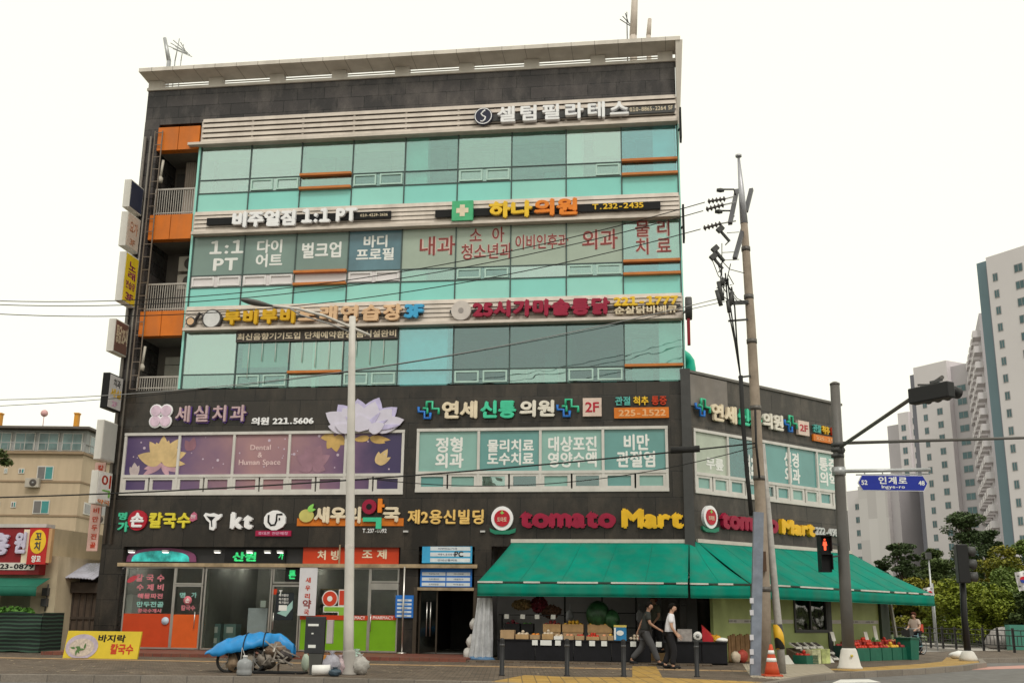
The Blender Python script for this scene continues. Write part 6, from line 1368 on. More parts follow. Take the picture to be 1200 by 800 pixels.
p = G(357.5, 786); MB().ball(p+Vector((0, 0, .2)), (.1, .1, .21), 12, 8, .08).single('plastic_can', 'pale green plastic can behind the notice pedestal', 'can', mat('can_green', (0.4, 0.47, 0.38), 0.4), WO)

# ------------------------------------------------------------------ fruit market goods
offS = -FR.loc(G(700, 776.5, .15))[1]          # front of the stands
def fx(px, py=750): return FR.p(px, py, offS)[0]
zS = FR.p(700, 750, offS)[1]
STANDM = mat('stand_black', (0.014, 0.014, 0.017), 0.6, 0, 0.25, 2, spec=0.15)
def stand(label, x0, x1, n):
    u0, u1 = fx(x0), fx(x1); t = thing('display_stand', label, 'market stand', FR, ((u0+u1)/2, -offS+.5, .15), 'black market stands')
    fb = MB()
    for k in range(n):
        a, b = u0+(u1-u0)*k/n+.01, u0+(u1-u0)*(k+1)/n-.01; fb.box(a, b, -offS, -offS+.03, .2, zS-.03)
    fb.build('front_panel', STANDM, t)
    MB().box(u0-.02, u1+.02, -offS-.03, -offS+1.15, zS-.03, zS+.01).build('top', STANDM, t)
    MB().box(u0, u0+.03, -offS+.03, -offS+1.1, .15, zS-.03).box(u1-.03, u1, -offS+.03, -offS+1.1, .15, zS-.03).build('side_panel', STANDM, t)
    MB().box(u0, u1, -offS+.06, -offS+.1, .15, .2).build('plinth', BLACK, t)
    return t
stand('long black stand of fruit crates left of the walking men', 583, 762, 4)
stand('short black stand with scale and red box at the shop doorway', 792, 852, 2)
tg = MB()
for x in (627, 640, 654, 678, 694, 708, 742, 772):
    u = fx(x); w = .13 if x == 640 else .08; tg.box(u-w, u+w, -offS-.045, -offS-.032, zS-.15, zS+.01)
tags_ = []
for x in (627, 640, 654, 678, 694, 708, 742, 772):
    u = fx(x); w = .17 if x == 640 else .085
    o = MB().box(u-w, u+w, -offS-.045, -offS-.032, zS-.16, zS-.01).single('price_tag', 'white price tag hung on the long black stand front', 'price tag', LETW, FR, 'price tags along the long stand')
def fruit(kind, frame, u0, u1, y0, y1, z, r, m, lab, hump=.1, label=None):
    mb = MB(); nx = max(1, int((u1-u0)/(1.9*r))); ny = max(1, int((y1-y0)/(1.9*r)))
    for i in range(nx):
        for j in range(ny):
            for k in range(2):
                if k and (i in (0, nx-1) or j in (0, ny-1)): continue
                mb.ball((u0+(i+.5)*(u1-u0)/nx+random.uniform(-.2, .2)*r, y0+(j+.5)*(y1-y0)/ny+random.uniform(-.2, .2)*r, z+r*.7+k*r*1.5+random.uniform(0, .3)*r), r, 8, 6)
    return mb.single(kind, lab, 'fruit', m, frame, None, 'stuff')
def crate(frame, u0, u1, y0, y1, z, h, m, label, fr=None, tilt=0):
    t = thing('fruit_crate', label, 'crate', frame, ((u0+u1)/2, (y0+y1)/2, z), 'fruit crates on the black stands')
    b = MB(); b.box(u0, u1, y0, y1, z, z+.02); th = .015
    b.box(u0, u1, y0, y0+th, z+.02, z+h); b.box(u0, u1, y1-th, y1, z+.02, z+h); b.box(u0, u0+th, y0+th, y1-th, z+.02, z+h); b.box(u1-th, u1, y0+th, y1-th, z+.02, z+h)
    b.build('crate_box', m, t)
    return t
FM = dict(orange=mat('tangerine', (0.7, 0.24, 0.03), 0.45, 0, 0.15, 6), red=mat('red_apple', (0.45, 0.03, 0.02), 0.35, 0, 0.3, 8), peach=mat('peach', (0.68, 0.3, 0.16), 0.6, 0, 0.2, 7), pale=mat('pale_onion', (0.6, 0.5, 0.38), 0.5, 0, 0.2, 6), tomato=mat('tomato', (0.55, 0.04, 0.02), 0.35), green=mat('green_veg', (0.07, 0.18, 0.04), 0.5, 0, 0.3, 6), mango=mat('mango', (0.7, 0.4, 0.04), 0.45), plum=mat('plum', (0.16, 0.02, 0.03), 0.4), crimson=mat('crimson_onion', (0.3, 0.04, 0.04), 0.5, 0, 0.4, 6))
front = [(586, 602, CARD, None, .26), (604, 619, WOODC, 'pale', .14), (621, 632, CARD, 'orange', .13), (635, 648, WOODC, 'pale', .16), (649, 659, WHITE, 'pale', .1), (661, 672, CARD, 'peach', .12), (674, 684, CARD, 'red', .12), (687, 702, WOODC, 'tomato', .1), (704, 711, CARD, 'peach', .12), (712, 719, CARD, 'mango', .14)]
names = {None: 'closed brown carton at the end next to the plastic curtain', }
flab = ['', 'wooden crate of pale fruit beside the closed brown carton', 'cardboard tray heaped with tangerines', 'taller wooden crate of pale fruit beside the tangerines', 'white tray of pale fruit between wood and peach crates', 'cardboard tray of peaches beside the red apples', 'cardboard tray of red apples', 'wide wooden crate of tomatoes', 'small cardboard tray of peaches next to the tomatoes', 'small cardboard tray of yellow mangoes by the blue drum']
for i, (a, b, m, fk, h) in enumerate(front):
    u0, u1 = fx(a, 748), fx(b, 748); y0 = -offS+.04
    if fk is None:
        MB().box(u0, u1, y0, y0+.4, zS+.01, zS+.01+h).single('carton', 'closed brown carton on the stand next to the plastic curtain', 'carton', m, FR); continue
    crate(FR, u0, u1, y0, y0+.42, zS+.011, h, m, flab[i]); r = .045 if fk != 'pale' else .05
    fruit('fruit_pile', FR, u0+.02, u1-.02, y0+.02, y0+.4, zS+h-.03, r, FM[fk], 'heap of fruit: ' + flab[i].replace('crate of', 'crateful of').replace('tray of', 'trayful of'))
back = [(588, 606, 'plum', 'dark raised crate of plums at the curtain end, rear row'), (608, 622, 'green', 'dark raised crate of greens in the rear row'), (634, 655, 'crimson', 'raised wooden crate of crimson onions in the rear row'), (657, 682, 'mango', 'raised wooden crate of yellow fruit behind the peaches'), (687, 716, 'mango', 'wide raised wooden crate of yellow fruit behind the tomatoes')]
for a, b, fk, lab in back:
    u0, u1 = fx(a, 735), fx(b, 735); y0 = -offS+.55; z = zS+.22
    MB().box(u0+.02, u1-.02, y0+.02, y0+.45, zS+.012, z-.002).single('riser_box', 'plain riser box under the ' + lab.split(',')[0].replace('raised ', ''), 'box', CARD if fk in ('mango', 'crimson') else BLACK, FR)
    crate(FR, u0, u1, y0, y0+.48, z, .24, WOODC if fk in ('crimson', 'mango') else BLACK, lab); fruit('fruit_pile', FR, u0+.03, u1-.03, y0+.03, y0+.45, z+.17, .055, FM[fk], 'heap filling the ' + lab)
# leafy bundles
def leafy(label, frame, c, r, m, n=620, s=.075, cat='produce', name='leafy_bundle', grp=None):
    mb = MB(); c = Vector(c)
    for k in range(n):
        d = Vector((random.gauss(0, 1), random.gauss(0, 1), random.gauss(0, 1))).normalized(); q = c + Vector((d.x*r[0], d.y*r[1], d.z*r[2]))*random.uniform(.65, 1)
        a = Vector((random.gauss(0, 1), random.gauss(0, 1), random.gauss(0, 1))).normalized(); b = a.orthogonal().normalized()*s*.5; a = a*s
        mb.add([q-a*.6, q+b, q+a*.6, q-b], [(0, 1, 2, 3)])
    return mb.single(name, label, cat, m, frame, grp)
u = fx(699, 720); yb_ = -offS+.8
MB().ball((u, yb_, FR.p(699, 720, offS-.8)[1]), (.38, .36, .42), 14, 10, .04).single('net_of_watermelons', 'large dark green bulging net of watermelons on the rear crates', 'produce', mat('melon_green', (0.02, 0.07, 0.025), 0.4, 0, 0.7, 5), FR)
MB().ball((u+.42, yb_-.05, FR.p(712, 726, offS-.8)[1]), (.26, .3, .32), 12, 9, .04).single('watermelon', 'single big dark watermelon beside the bulging net', 'produce', mat('melon_green', (0.02, 0.07, 0.025)), FR)
for px, py, r, m, lab in ((612, 708, (.34, .3, .16), mat('dry_tan_leaf', (0.2, 0.14, 0.06), 0.8, 0, 0.4, 5), 'tan bundle of dried greens on the rear row'), (632, 708, (.26, .3, .26), mat('maroon_leaf', (0.14, 0.02, 0.03), 0.7, 0, 0.4, 5), 'maroon heap of peppers beside the tan bundle'), (646, 716, (.32, .3, .2), mat('brown_leaf', (0.1, 0.05, 0.03), 0.8, 0, 0.5, 5), 'brown leafy heap with dark sprigs behind the crimson onions')):
    q = FR.p(px, py, offS-.8); leafy(lab, FR, (q[0], -offS+.8, q[1]), r, m)
u0, u1 = fx(719.5, 745), fx(734, 745); z1 = FR.p(726, 732, offS)[1]
dr = thing('detergent_box', 'blue box with a yellow top and pale oval label on the stand', 'box', FR, ((u0+u1)/2, -offS+.15, zS+.01))
MB().box(u0, u1, -offS, -offS+.3, zS+.01, z1-.06).build('carton', mat('box_blue', (0.03, 0.2, 0.42), 0.4, 0, 0.3, 4), dr); MB().box(u0-.004, u1+.004, -offS-.004, -offS+.304, z1-.06, z1).build('lid', mat('box_yellow', (0.62, 0.5, 0.12), 0.45), dr)
uc = (u0+u1)/2; zc0 = (zS+z1)/2; MB().plate([(uc+.11*math.cos(i*.35), zc0+.075*math.sin(i*.35)) for i in range(18)], -offS-.01, -offS-.001).build('oval_label', LETW, dr); MB().box(u0+.005, u0+.06, -offS-.008, -offS-.001, zS+.03, z1-.08).build('label_strip', LETW, dr)
# goods on the short stand
u0, u1 = fx(794, 740), fx(811, 740); MB().box(u0, u1, -offS+.1, -offS+.4, zS+.012, zS+.36).single('grey_carton', 'pale grey printed carton on the short stand beside the scale', 'carton', mat('carton_grey', (0.35, 0.32, 0.31), 0.7, 0, 0.3, 8), FR)
u = fx(817.5, 742); sc_ = thing('kitchen_scale', 'round faced white dial scale on the short stand', 'scale', FR, (u, -offS+.2, zS+.011)); MB().lathe([(.13, 0), (.13, .08), (.11, .1)], (u, -offS+.12, zS+.17), 18, (0, -1, 0)).build('dial_case', WHITE, sc_); MB().lathe([(.06, 0), (.06, .005)], (u, -offS+.018, zS+.17), 12, (0, -1, 0)).build('dial_centre', GREY, sc_); MB().box(u-.14, u+.14, -offS+.05, -offS+.3, zS+.011, zS+.05).build('base', DARK, sc_)
u0, u1 = fx(823, 742), fx(836, 742); MB().hexa([(u0, -offS+.1, zS+.012), (u1, -offS+.1, zS+.012), (u1, -offS+.1, zS+.12), (u0, -offS+.1, zS+.42)], [(u0, -offS+.5, zS+.012), (u1, -offS+.5, zS+.012), (u1, -offS+.5, zS+.2), (u0, -offS+.5, zS+.5)]).single('red_box', 'slanted red box on the short stand', 'box', mat('stand_red', (0.42, 0.02, 0.03), 0.4), FR)
u = fx(838, 745); leafy('yellow and red packets piled beside the slanted red box', FR, (u, -offS+.25, zS+.1), (.18, .15, .09), FM['mango'], 60, .1, 'packets', 'packet_pile'); u = fx(846, 746)
MB().ball((u, -offS+.2, zS+.06), (.2, .16, .07), 12, 6, .1).single('white_packet', 'crumpled white packet at the end of the short stand', 'packet', WHITE, FR)
# rolled plastic weather curtain
q0, q1 = FR.p(566, 700, offS), FR.p(545, 776, offS)
def curt(a, b):
    th = 2*math.pi*a; zz = .16+(q0[1]-.16)*b; rr = (.26 - .1*b) * (1+.16*math.sin(th*9+2*b)+.06*math.sin(th*23)); cx = FR.p(567-4*(1-b), 740, offS-.15)[0]
    return Vector((cx+rr*math.cos(th)*1.25, -offS+.25+rr*math.sin(th), zz))
MB().grid(curt, 110, 14).single('plastic_curtain', 'cloudy plastic weather curtain gathered into a hanging column at the awning end', 'curtain', mat('cloudy_sheet', (0.42, 0.43, 0.45), 0.25, 0, 0.25, 4, spec=.7), FR)
cx = FR.p(563, 776, offS-.15)[0]; MB().ball((cx, -offS+.2, .2), (.48, .3, .1), 14, 8, .12).single('blue_sheet', 'crumpled blue sheet at the foot of the plastic curtain', 'sheet', mat('sheet_blue', (0.08, 0.16, 0.28), 0.4, 0, 0.3, 5), FR)
for px, py, r, lab in ((549, 770, .2, 'white sack on the ground beside the plastic curtain'), (553, 752, .2, 'white sack heaped above the lower sack by the curtain'), (555, 731, .15, 'small white bundle on top of the sacks by the curtain')):
    q = FR.p(px, py, offS-.3); MB().ball((q[0], -offS+.45, max(q[1], .16+r*.8)), (r, r, r*1.15), 12, 8, .12).single('white_sack', lab, 'sack', mat('sack_white', (0.5, 0.48, 0.46), 0.5, 0, 0.15, 6), FR, 'white sacks by the plastic curtain')
# ---- goods along the side street
def so(px, py, off): return SD.p(px, py, off)[0]
OFG = 1.35
def sp(px, py, off=OFG): return SD.p(px, py, off)
TRAY = mat('tray_white', (0.62, 0.6, 0.55), 0.5, 0, 0.1, 5)
k = 0
for row, (z, dy) in enumerate(((.62, .25), (.44, .55), (.28, .85))):
    for j in range(4 - (row == 2)):
        u = so(926+j*8.5+row*3, 755, OFG+.3)+row*.04; t = .12
        tr = MB(); tr.hexa([(u, -OFG-dy-.28, z-.06), (u+.3, -OFG-dy-.28, z-.06), (u+.3, -OFG-dy-.28, z-.01), (u, -OFG-dy-.28, z-.01)], [(u, -OFG-dy, z+.08), (u+.3, -OFG-dy, z+.08), (u+.3, -OFG-dy, z+.13), (u, -OFG-dy, z+.13)])
        tr.v = [v + Vector((0, 0, 0)) for v in tr.v]
        rowname = ('topmost', 'middle', 'lowest')[row]; nth = ('first', 'second', 'third', 'fourth')[j]
        o = tr.single('sloping_tray', f'white sloping tray, {nth} in the {rowname} row under the dark shop window', 'tray', TRAY, SD, 'white trays stepped under the side window')
        ib = MB(); ib.hexa([(u+.05, -OFG-dy-.24, z+.006), (u+.25, -OFG-dy-.24, z+.006), (u+.25, -OFG-dy-.24, z+.02), (u+.05, -OFG-dy-.24, z+.02)], [(u+.05, -OFG-dy-.04, z+.115), (u+.25, -OFG-dy-.04, z+.115), (u+.25, -OFG-dy-.04, z+.13), (u+.05, -OFG-dy-.04, z+.13)])
        c0 = ORG[o.name]; ib.v = [v - c0 for v in ib.v]; me = bpy.data.meshes.new('tray_fill'); me.from_pydata(ib.v, [], ib.f); me.materials.append(mat('tray_fill_dark', (0.05, 0.04, 0.035), 0.6, 0, 0.5, 12)); oo = bpy.data.objects.new('tray_fill', me); COL.objects.link(oo); oo.parent = o
# stepped rack carrying the trays
u0, u1 = so(924, 755, OFG+.3), so(961, 755, OFG+.3)
MB().hexa([(u0, -OFG-1.1, .16), (u1, -OFG-1.1, .16), (u1, -OFG-1.1, .2), (u0, -OFG-1.1, .2)], [(u0, -OFG-.2, .16), (u1, -OFG-.2, .16), (u1, -OFG-.2, .58), (u0, -OFG-.2, .58)]).single('sloped_rack', 'sloped rack carrying the white trays', 'rack', mat('rack_brown', (0.12, 0.09, 0.06), 0.8), SD)
def sbox(label, px0, px1, h, off, m, name='carton', cat='carton', d=.35, z=.152, tilt=0.0, grp=None):
    u0, u1 = so(px0, 768, off), so(px1, 768, off)
    return MB().hexa([(u0, -off-d, z), (u1, -off-d, z), (u1, -off-d+tilt, z+h), (u0, -off-d+tilt, z+h)], [(u0, -off, z), (u1, -off, z), (u1, -off+tilt, z+h), (u0, -off+tilt, z+h)]).single(name, label, cat, m, SD, grp, None, .008)
GW = mat('printed_green_carton', (0.5, 0.5, 0.3), 0.6, 0, 0.55, 3)
sbox('green and white printed carton by the apple crate', 941, 951, .42, OFG+1.3, GW); sbox('green and white printed carton beside the white leaning panel', 952, 962, .44, OFG+1.25, mat('printed_lime_carton', (0.45, 0.5, 0.2), 0.6, 0, 0.6, 3))
sbox('white leaning panel beside the printed cartons', 963, 976, .34, OFG+1.2, TRAY, 'price_board', 'board', .06, .152, .28); sbox('small white leaning panel by the striped pole guard', 919, 929, .26, OFG+1.35, TRAY, 'price_board', 'board', .06, .152, .22)
def scrate(label, px0, px1, off, h, m, fk=None, r=.06, d=.5, z=.152):
    u0, u1 = so(px0, 766, off), so(px1, 766, off); crate(SD, u0, u1, -off-d, -off, z, h, m, label)['group'] = 'crates along the side street wall'
    if fk: fruit('fruit_pile', SD, u0+.03, u1-.03, -off-d+.03, -off-.03, z+h-.05, r, FM[fk], 'fruit heaped in the ' + label)
DGR = mat('crate_dark_green', (0.015, 0.12, 0.075), 0.5, 0, 0.15, 5)
scrate('teal green crate of apples between the trays and the cartons', 929, 943, OFG+1.15, .26, DGR, 'red', .06)
scrate('dark green crate with crimson fruit beside the printed cartons', 977, 988, OFG+.75, .5, mat('crate_black_green', (0.01, 0.04, 0.03), 0.5), 'crimson')
names = ['right behind the flared pole base', 'second past the signal pole', 'third past the signal pole', 'fourth past the signal pole', 'at the end before the tall bin']
for i, (a, b) in enumerate(((990, 1004), (1005, 1018), (1019, 1030), (1031, 1042), (1043, 1052))):
    scrate('green plastic crate of red fruit ' + names[i], a, b, OFG+.55, .42, DGR, ('tomato', 'tomato', 'red', 'mango', 'crimson')[i], .07)
    u0 = so(a, 766, OFG+.2); u1 = so(b, 766, OFG+.2)
    crate(SD, u0+.05, u1-.05, -OFG-.45, -OFG-.02, .55, .2, mat('crate_red', (0.3, 0.03, 0.025), 0.5), 'raised red crate ' + names[i].replace('right behind', 'up behind'))['group'] = 'crates along the side street wall'
    MB().box(u0+.06, u1-.06, -OFG-.44, -OFG-.03, .152, .548).single('riser_box', 'plain riser box under the raised red crate ' + names[i], 'box', BLACK, SD)
    fruit('fruit_pile', SD, u0+.08, u1-.08, -OFG-.42, -OFG-.05, .7, .06, FM[('crimson', 'tomato', 'green', 'red', 'peach')[i]], 'fruit heaped in the raised red crate ' + names[i])
for px, lab in ((976, 'white price card on a stick above the dark green crate'), (1015, 'white price card standing among the red fruit'), (1026, 'large white price card leaning at the end of the lime panel')):
    u = so(px, 745, OFG+.2); h = .3 if px != 1026 else .5; MB().hexa([(u-.1, -OFG-.25, .78), (u+.1, -OFG-.25, .78), (u+.06, -OFG-.2, .78+h), (u-.14, -OFG-.2, .78+h)], [(u-.1, -OFG-.23, .78), (u+.1, -OFG-.23, .78), (u+.06, -OFG-.18, .78+h), (u-.14, -OFG-.18, .78+h)]).bar((u, -OFG-.24, .6), (u, -OFG-.24, .78), .02).single('price_card', lab, 'price card', TRAY, SD)
u0 = so(1052, 766, OFG+.7); bn_ = thing('waste_bin', 'tall dark green bin at the end of the fruit crates', 'bin', SD, (u0+.3, -OFG-.95, .152))
MB().hexa([(u0+.03, -OFG-1.2, .152), (u0+.5, -OFG-1.2, .152), (u0+.55, -OFG-1.24, .85), (u0-.02, -OFG-1.24, .85)], [(u0+.03, -OFG-.7, .152), (u0+.5, -OFG-.7, .152), (u0+.55, -OFG-.66, .85), (u0-.02, -OFG-.66, .85)]).build('body', mat('bin_green', (0.01, 0.13, 0.085), 0.45), bn_)
MB().box(u0-.05, u0+.58, -OFG-1.27, -OFG-.63, .85, .9).build('rim', mat('bin_rim', (0.008, 0.08, 0.05), 0.45), bn_)
for px, py, r, m, lab in ((862, 767, .14, FM['pale'], 'netted pale onions by the timber boards'), (870, 770, .16, mat('red_net', (0.4, 0.06, 0.04), 0.6, 0, 0.4, 6), 'red netted bag by the timber boards')):
    q = SD.p(px, py, OFG); MB().ball((q[0], -OFG, .15+r*1.2), (r*1.3, r, r*1.3), 12, 8, .1).single('produce_bag', lab, 'produce bag', m, SD)

# ------------------------------------------------------------------ people
SKIN = mat('skin', (0.5, 0.3, 0.21), 0.6, 0, 0.06)
SKIND = mat('tanned_skin', (0.36, 0.2, 0.135), 0.6, 0, 0.06)
def skinned(name, pts, edges, m, parent, sub=2, root=0):
    me = bpy.data.meshes.new(name); off = ORG[root_of(parent).name]
    keys = list(pts); ix = {k: i for i, k in enumerate(keys)}
    me.from_pydata([Vector(pts[k][:3]) for k in keys], [(ix[a], ix[b]) for a, b in edges], []); me.update(); me.materials.append(m)
    o = bpy.data.objects.new(name, me); COL.objects.link(o); o.parent = parent
    sk = o.modifiers.new('skin', 'SKIN'); sk.use_smooth_shade = True
    if not me.skin_vertices: me.skin_vertices.new() if hasattr(me.skin_vertices, 'new') else None
    for k, sv in zip(keys, me.skin_vertices[0].data):
        r = pts[k][3]; sv.radius = (r, r) if not isinstance(r, tuple) else r; sv.use_root = (ix[k] == root)
    s = o.modifiers.new('sub', 'SUBSURF'); s.levels = sub; s.render_levels = sub
    return o
def person(label, P, rz, J, cloth, hair, scale=1.0, skin=SKIN, extras=None, shorts=False, longsleeve=False, shoe=BLACK):
    """J: joints in a frame facing +x, z up from the ground"""
    t = thing('person', label, 'person', WO, (0, 0, 0)); M = Matrix.Translation(P) @ Matrix.Rotation(rz, 4, 'Z') @ Matrix.Scale(scale, 4); t.matrix_world = M
    ORG[t.name] = Vector((0, 0, 0))
    B = {}; E_ = []
    def add(k, p, r, link=None):
        B[k] = (*p, r)
        if link: E_.append((link, k))
    pe = J['pelvis']; ch = J['chest']; nk = J['neck']; hd = J['head']
    add('pelvis', pe, (.145, .11)); mid = tuple((pe[i]+ch[i])/2 for i in range(3)); add('waist', mid, (.135, .1), 'pelvis'); add('chest', ch, (.15, .105), 'waist'); add('neck0', nk, .055, 'chest'); 
    add('skull0', tuple(nk[i]+(hd[i]-nk[i])*.55 for i in range(3)), .06, 'neck0'); add('skull1', hd, .095, 'skull0'); add('skull2', (hd[0]-.005, hd[1], hd[2]+.085), .075, 'skull1')
    add('nose', (hd[0]+.105, hd[1], hd[2]-.01), .018, 'skull1')
    for s in ('l', 'r'):
        add('sh'+s, J['sh'+s], .06, 'chest'); add('el'+s, J['el'+s], .043, 'sh'+s); add('wr'+s, J['wr'+s], .029, 'el'+s)
        e, w = Vector(J['el'+s]), Vector(J['wr'+s]); d = (w-e).normalized(); add('palm'+s, tuple(w+d*.07), (.04, .022), 'wr'+s)
        sd = d.cross(Vector((1, 0, .2))).normalized() if abs(d.x) < .9 else Vector((0, 1, 0))
        for f, (a, L) in enumerate(((-.028, .075), (-.009, .088), (.01, .083), (.028, .066))):
            q = w + d*.1 + sd*a; add(f'f{f}{s}', tuple(q), .011, 'palm'+s); add(f'g{f}{s}', tuple(q + d*L*.55 + Vector((.012, 0, -.004))), .0095, f'f{f}{s}'); add(f'h{f}{s}', tuple(q + d*L*.9 + Vector((.035, 0, 0))), .008, f'g{f}{s}')
        th = w + d*.05 + Vector((.04, 0, 0)); add('th'+s, tuple(th), .013, 'palm'+s); add('ti'+s, tuple(th + d*.05 + Vector((.012, 0, 0))), .01, 'th'+s)
        add('hp'+s, J['hp'+s], .09, 'pelvis'); add('kn'+s, J['kn'+s], .06, 'hp'+s); add('an'+s, J['an'+s], .042, 'kn'+s); add('to'+s, J['to'+s], .035, 'an'+s)
    skinned('body', B, E_, skin, t)
    top, trs = cloth
    C = {k: B[k] for k in ('pelvis', 'waist', 'chest', 'shl', 'shr')}; C['pelvis'] = (*pe[:2], pe[2]-.06, (.205, .17)); C['waist'] = (*mid, (.195, .16)); C['chest'] = (*ch, (.205, .16)); C['collar'] = (*[nk[i]*.75+ch[i]*.25 for i in range(3)], .075)
    ce = [('pelvis', 'waist'), ('waist', 'chest'), ('chest', 'shl'), ('chest', 'shr'), ('chest', 'collar')]
    for s in ('l', 'r'):
        C['sh'+s] = (*J['sh'+s], .095); f = 1.0 if longsleeve else .72
        C['sl'+s] = (*[J['sh'+s][i]*(1-f)+J['el'+s][i]*f for i in range(3)], .078); ce.append(('sh'+s, 'sl'+s))
        if longsleeve: C['cu'+s] = (*[J['el'+s][i]*.1+J['wr'+s][i]*.9 for i in range(3)], .045); ce.append(('sl'+s, 'cu'+s))
    skinned('shirt', C, ce, top, t)
    T = {'pelvis': (*pe, (.185, .155))}; te = []
    for s in ('l', 'r'):
        T['hp'+s] = (*J['hp'+s], .13); T['kn'+s] = (*J['kn'+s], .098); an = Vector(J['an'+s]); kn = Vector(J['kn'+s]); T['an'+s] = (*(an + (kn-an)*.06), .082); te += [('pelvis', 'hp'+s), ('hp'+s, 'kn'+s), ('kn'+s, 'an'+s)]
    skinned('trousers', T, te, trs, t)
    for s in ('l', 'r'):
        an, to = Vector(J['an'+s]), Vector(J['to'+s]); d = (to-an); f = Vector((d.x, d.y, 0)).normalized() if Vector((d.x, d.y, 0)).length > .02 else Vector((1, 0, 0))
        c = (an*.4+to*.6); mb = MB().ball((0, 0, 0), (.145, .052, .055), 12, 8); ang = math.atan2(f.y, f.x); pitch = math.atan2(-(to.z-an.z+.055), .18)
        R = Matrix.Rotation(ang, 3, 'Z') @ Matrix.Rotation(pitch, 3, 'Y'); mb.v = [R @ v + c - Vector((0, 0, .012)) for v in mb.v]; mb.build('shoe', shoe, t)
    h = MB(); hc = Vector(hd) + Vector((-.014, 0, .04))
    style, hm = hair
    def hf(a, b):
        th = 2*math.pi*a; ph = b*(2.0 if style == 'short' else 2.35); lim = 1.0
        ph *= 1 - (.5 if style == 'short' else .52)*max(0, min(1, (math.cos(th)+.15)/.5))
        r = .116 if style == 'short' else .13
        return hc + Vector((r*math.sin(ph)*math.cos(th), r*.88*math.sin(ph)*math.sin(th), r*math.cos(ph)))
    h.grid(hf, 28, 8); o = h.build('hair', hm, t); s_ = o.modifiers.new('thick', 'SOLIDIFY'); s_.thickness = -.012
    eb = MB()
    for y in (-.034, .034): eb.ball((hd[0]+.083, hd[1]+y, hd[2]+.012), (.012, .013, .008), 8, 6)
    eb.build('eyes', mat('eye_dark', (0.02, 0.015, 0.012), 0.3), t)
    eb = MB()
    for y in (-.09, .09): eb.ball((hd[0]-.005, hd[1]+y, hd[2]-.005), (.02, .012, .032), 8, 6)
    eb.build('ears', skin, t)
    MB().ball((hd[0]+.085, hd[1], hd[2]-.058), (.012, .024, .006), 8, 5).build('mouth', mat('lip', (0.3, 0.12, 0.1), 0.5), t)
    if extras: extras(t)
    return t
HB = mat('black_hair', (0.008, 0.007, 0.006), 0.95, spec=0.1); HR = mat('auburn_hair', (0.09, 0.028, 0.018), 0.9, spec=0.15)
stride = dict(pelvis=(0, 0, .90), chest=(.06, 0, 1.28), neck=(.09, 0, 1.47), head=(.13, 0, 1.59), shl=(.06, .17, 1.39), shr=(.06, -.17, 1.39), ell=(-.1, .26, 1.15), wrl=(-.2, .27, .92), elr=(.13, -.25, 1.13), wrr=(.36, -.22, .99),
    hpl=(0, .09, .86), hpr=(0, -.09, .86), knl=(-.1, .1, .48), knr=(.2, -.1, .49), anl=(-.42, .1, .14), anr=(.36, -.1, .09), tol=(-.3, .1, .035), tor=(.5, -.1, .05))
calm = dict(pelvis=(0, 0, .90), chest=(.03, 0, 1.28), neck=(.05, 0, 1.47), head=(.1, 0, 1.585), shl=(.03, .17, 1.38), shr=(.03, -.17, 1.38), ell=(.03, .24, 1.1), wrl=(.2, .23, .92), elr=(.05, -.24, 1.1), wrr=(.18, -.2, .9),
    hpl=(0, .09, .86), hpr=(0, -.09, .86), knl=(-.02, .1, .47), knr=(.1, -.1, .47), anl=(-.16, .1, .1), anr=(.05, -.1, .07), tol=(-.02, .1, .03), tor=(.19, -.1, .03))
p1 = G(757, 779); p2 = G(786, 783)
person('person in dark T-shirt and grey trousers striding past the fruit stand', p1, R_(-6), stride, (mat('tshirt_charcoal', (0.03, 0.033, 0.03), 0.85), mat('trousers_grey', (0.075, 0.075, 0.08), 0.85)), ('short', HB), 1.03, SKIND)
person('person in white polo shirt and black trousers walking ahead with lowered hands', p2, R_(-8), calm, (mat('shirt_white', (0.74, 0.73, 0.78), 0.8, 0, 0.03), mat('trousers_black', (0.015, 0.015, 0.018), 0.85)), ('short', HB), 1.0, SKIN)
pw = FR.m @ Vector((fx(769, 740), -offS+1.75, .19))
MB().box(fx(769, 740)-.4, fx(769, 740)+.4, -offS+1.45, -offS+2.05, .19, .42).single('duckboard', 'low wooden step behind the fruit stand under the shopkeeper', 'step', WOODC, FR)
back_ = dict(calm); person('person with auburn hair and olive shirt standing behind the fruit stand', pw + Vector((0, 0, .23)), R_(200), calm, (mat('shirt_olive', (0.11, 0.115, 0.085), 0.85), mat('trousers_black', (0.015, 0.015, 0.018))), ('bob', HR), 1.0, SKIND)
# cyclist
pc = G(1073, 766.5, .15); rzb = R_(205)
Mb = Matrix.Translation(pc + Vector((-.05, -.28, 0))) @ Matrix.Rotation(R_(222), 4, 'Z')
bk = thing('bicycle', 'dark city bicycle with a front basket held by the rider at the corner', 'bicycle', WO, (0, 0, 0)); bk.matrix_world = Mb; ORG[bk.name] = Vector((0, 0, 0))
for x in (-.5, .52):
    w_ = MB().tube([(x+.31*math.cos(a*.2618), 0, .33+.31*math.sin(a*.2618)) for a in range(25)], .022, 7, False).build('wheel', RUBBER, bk); sp_ = MB()
    for a in range(8): sp_.bar((x, 0, .33), (x+.3*math.cos(a*.785), 0, .33+.3*math.sin(a*.785)), .006)
    sp_.build('spokes', GALV, w_); MB().tube([(x+.29*math.cos(a*.2618), 0, .33+.29*math.sin(a*.2618)) for a in range(25)], .012, 6, False).build('rim', GALV, w_)
TLB = mat('bike_pale_blue', (0.2, 0.35, 0.4), 0.35)
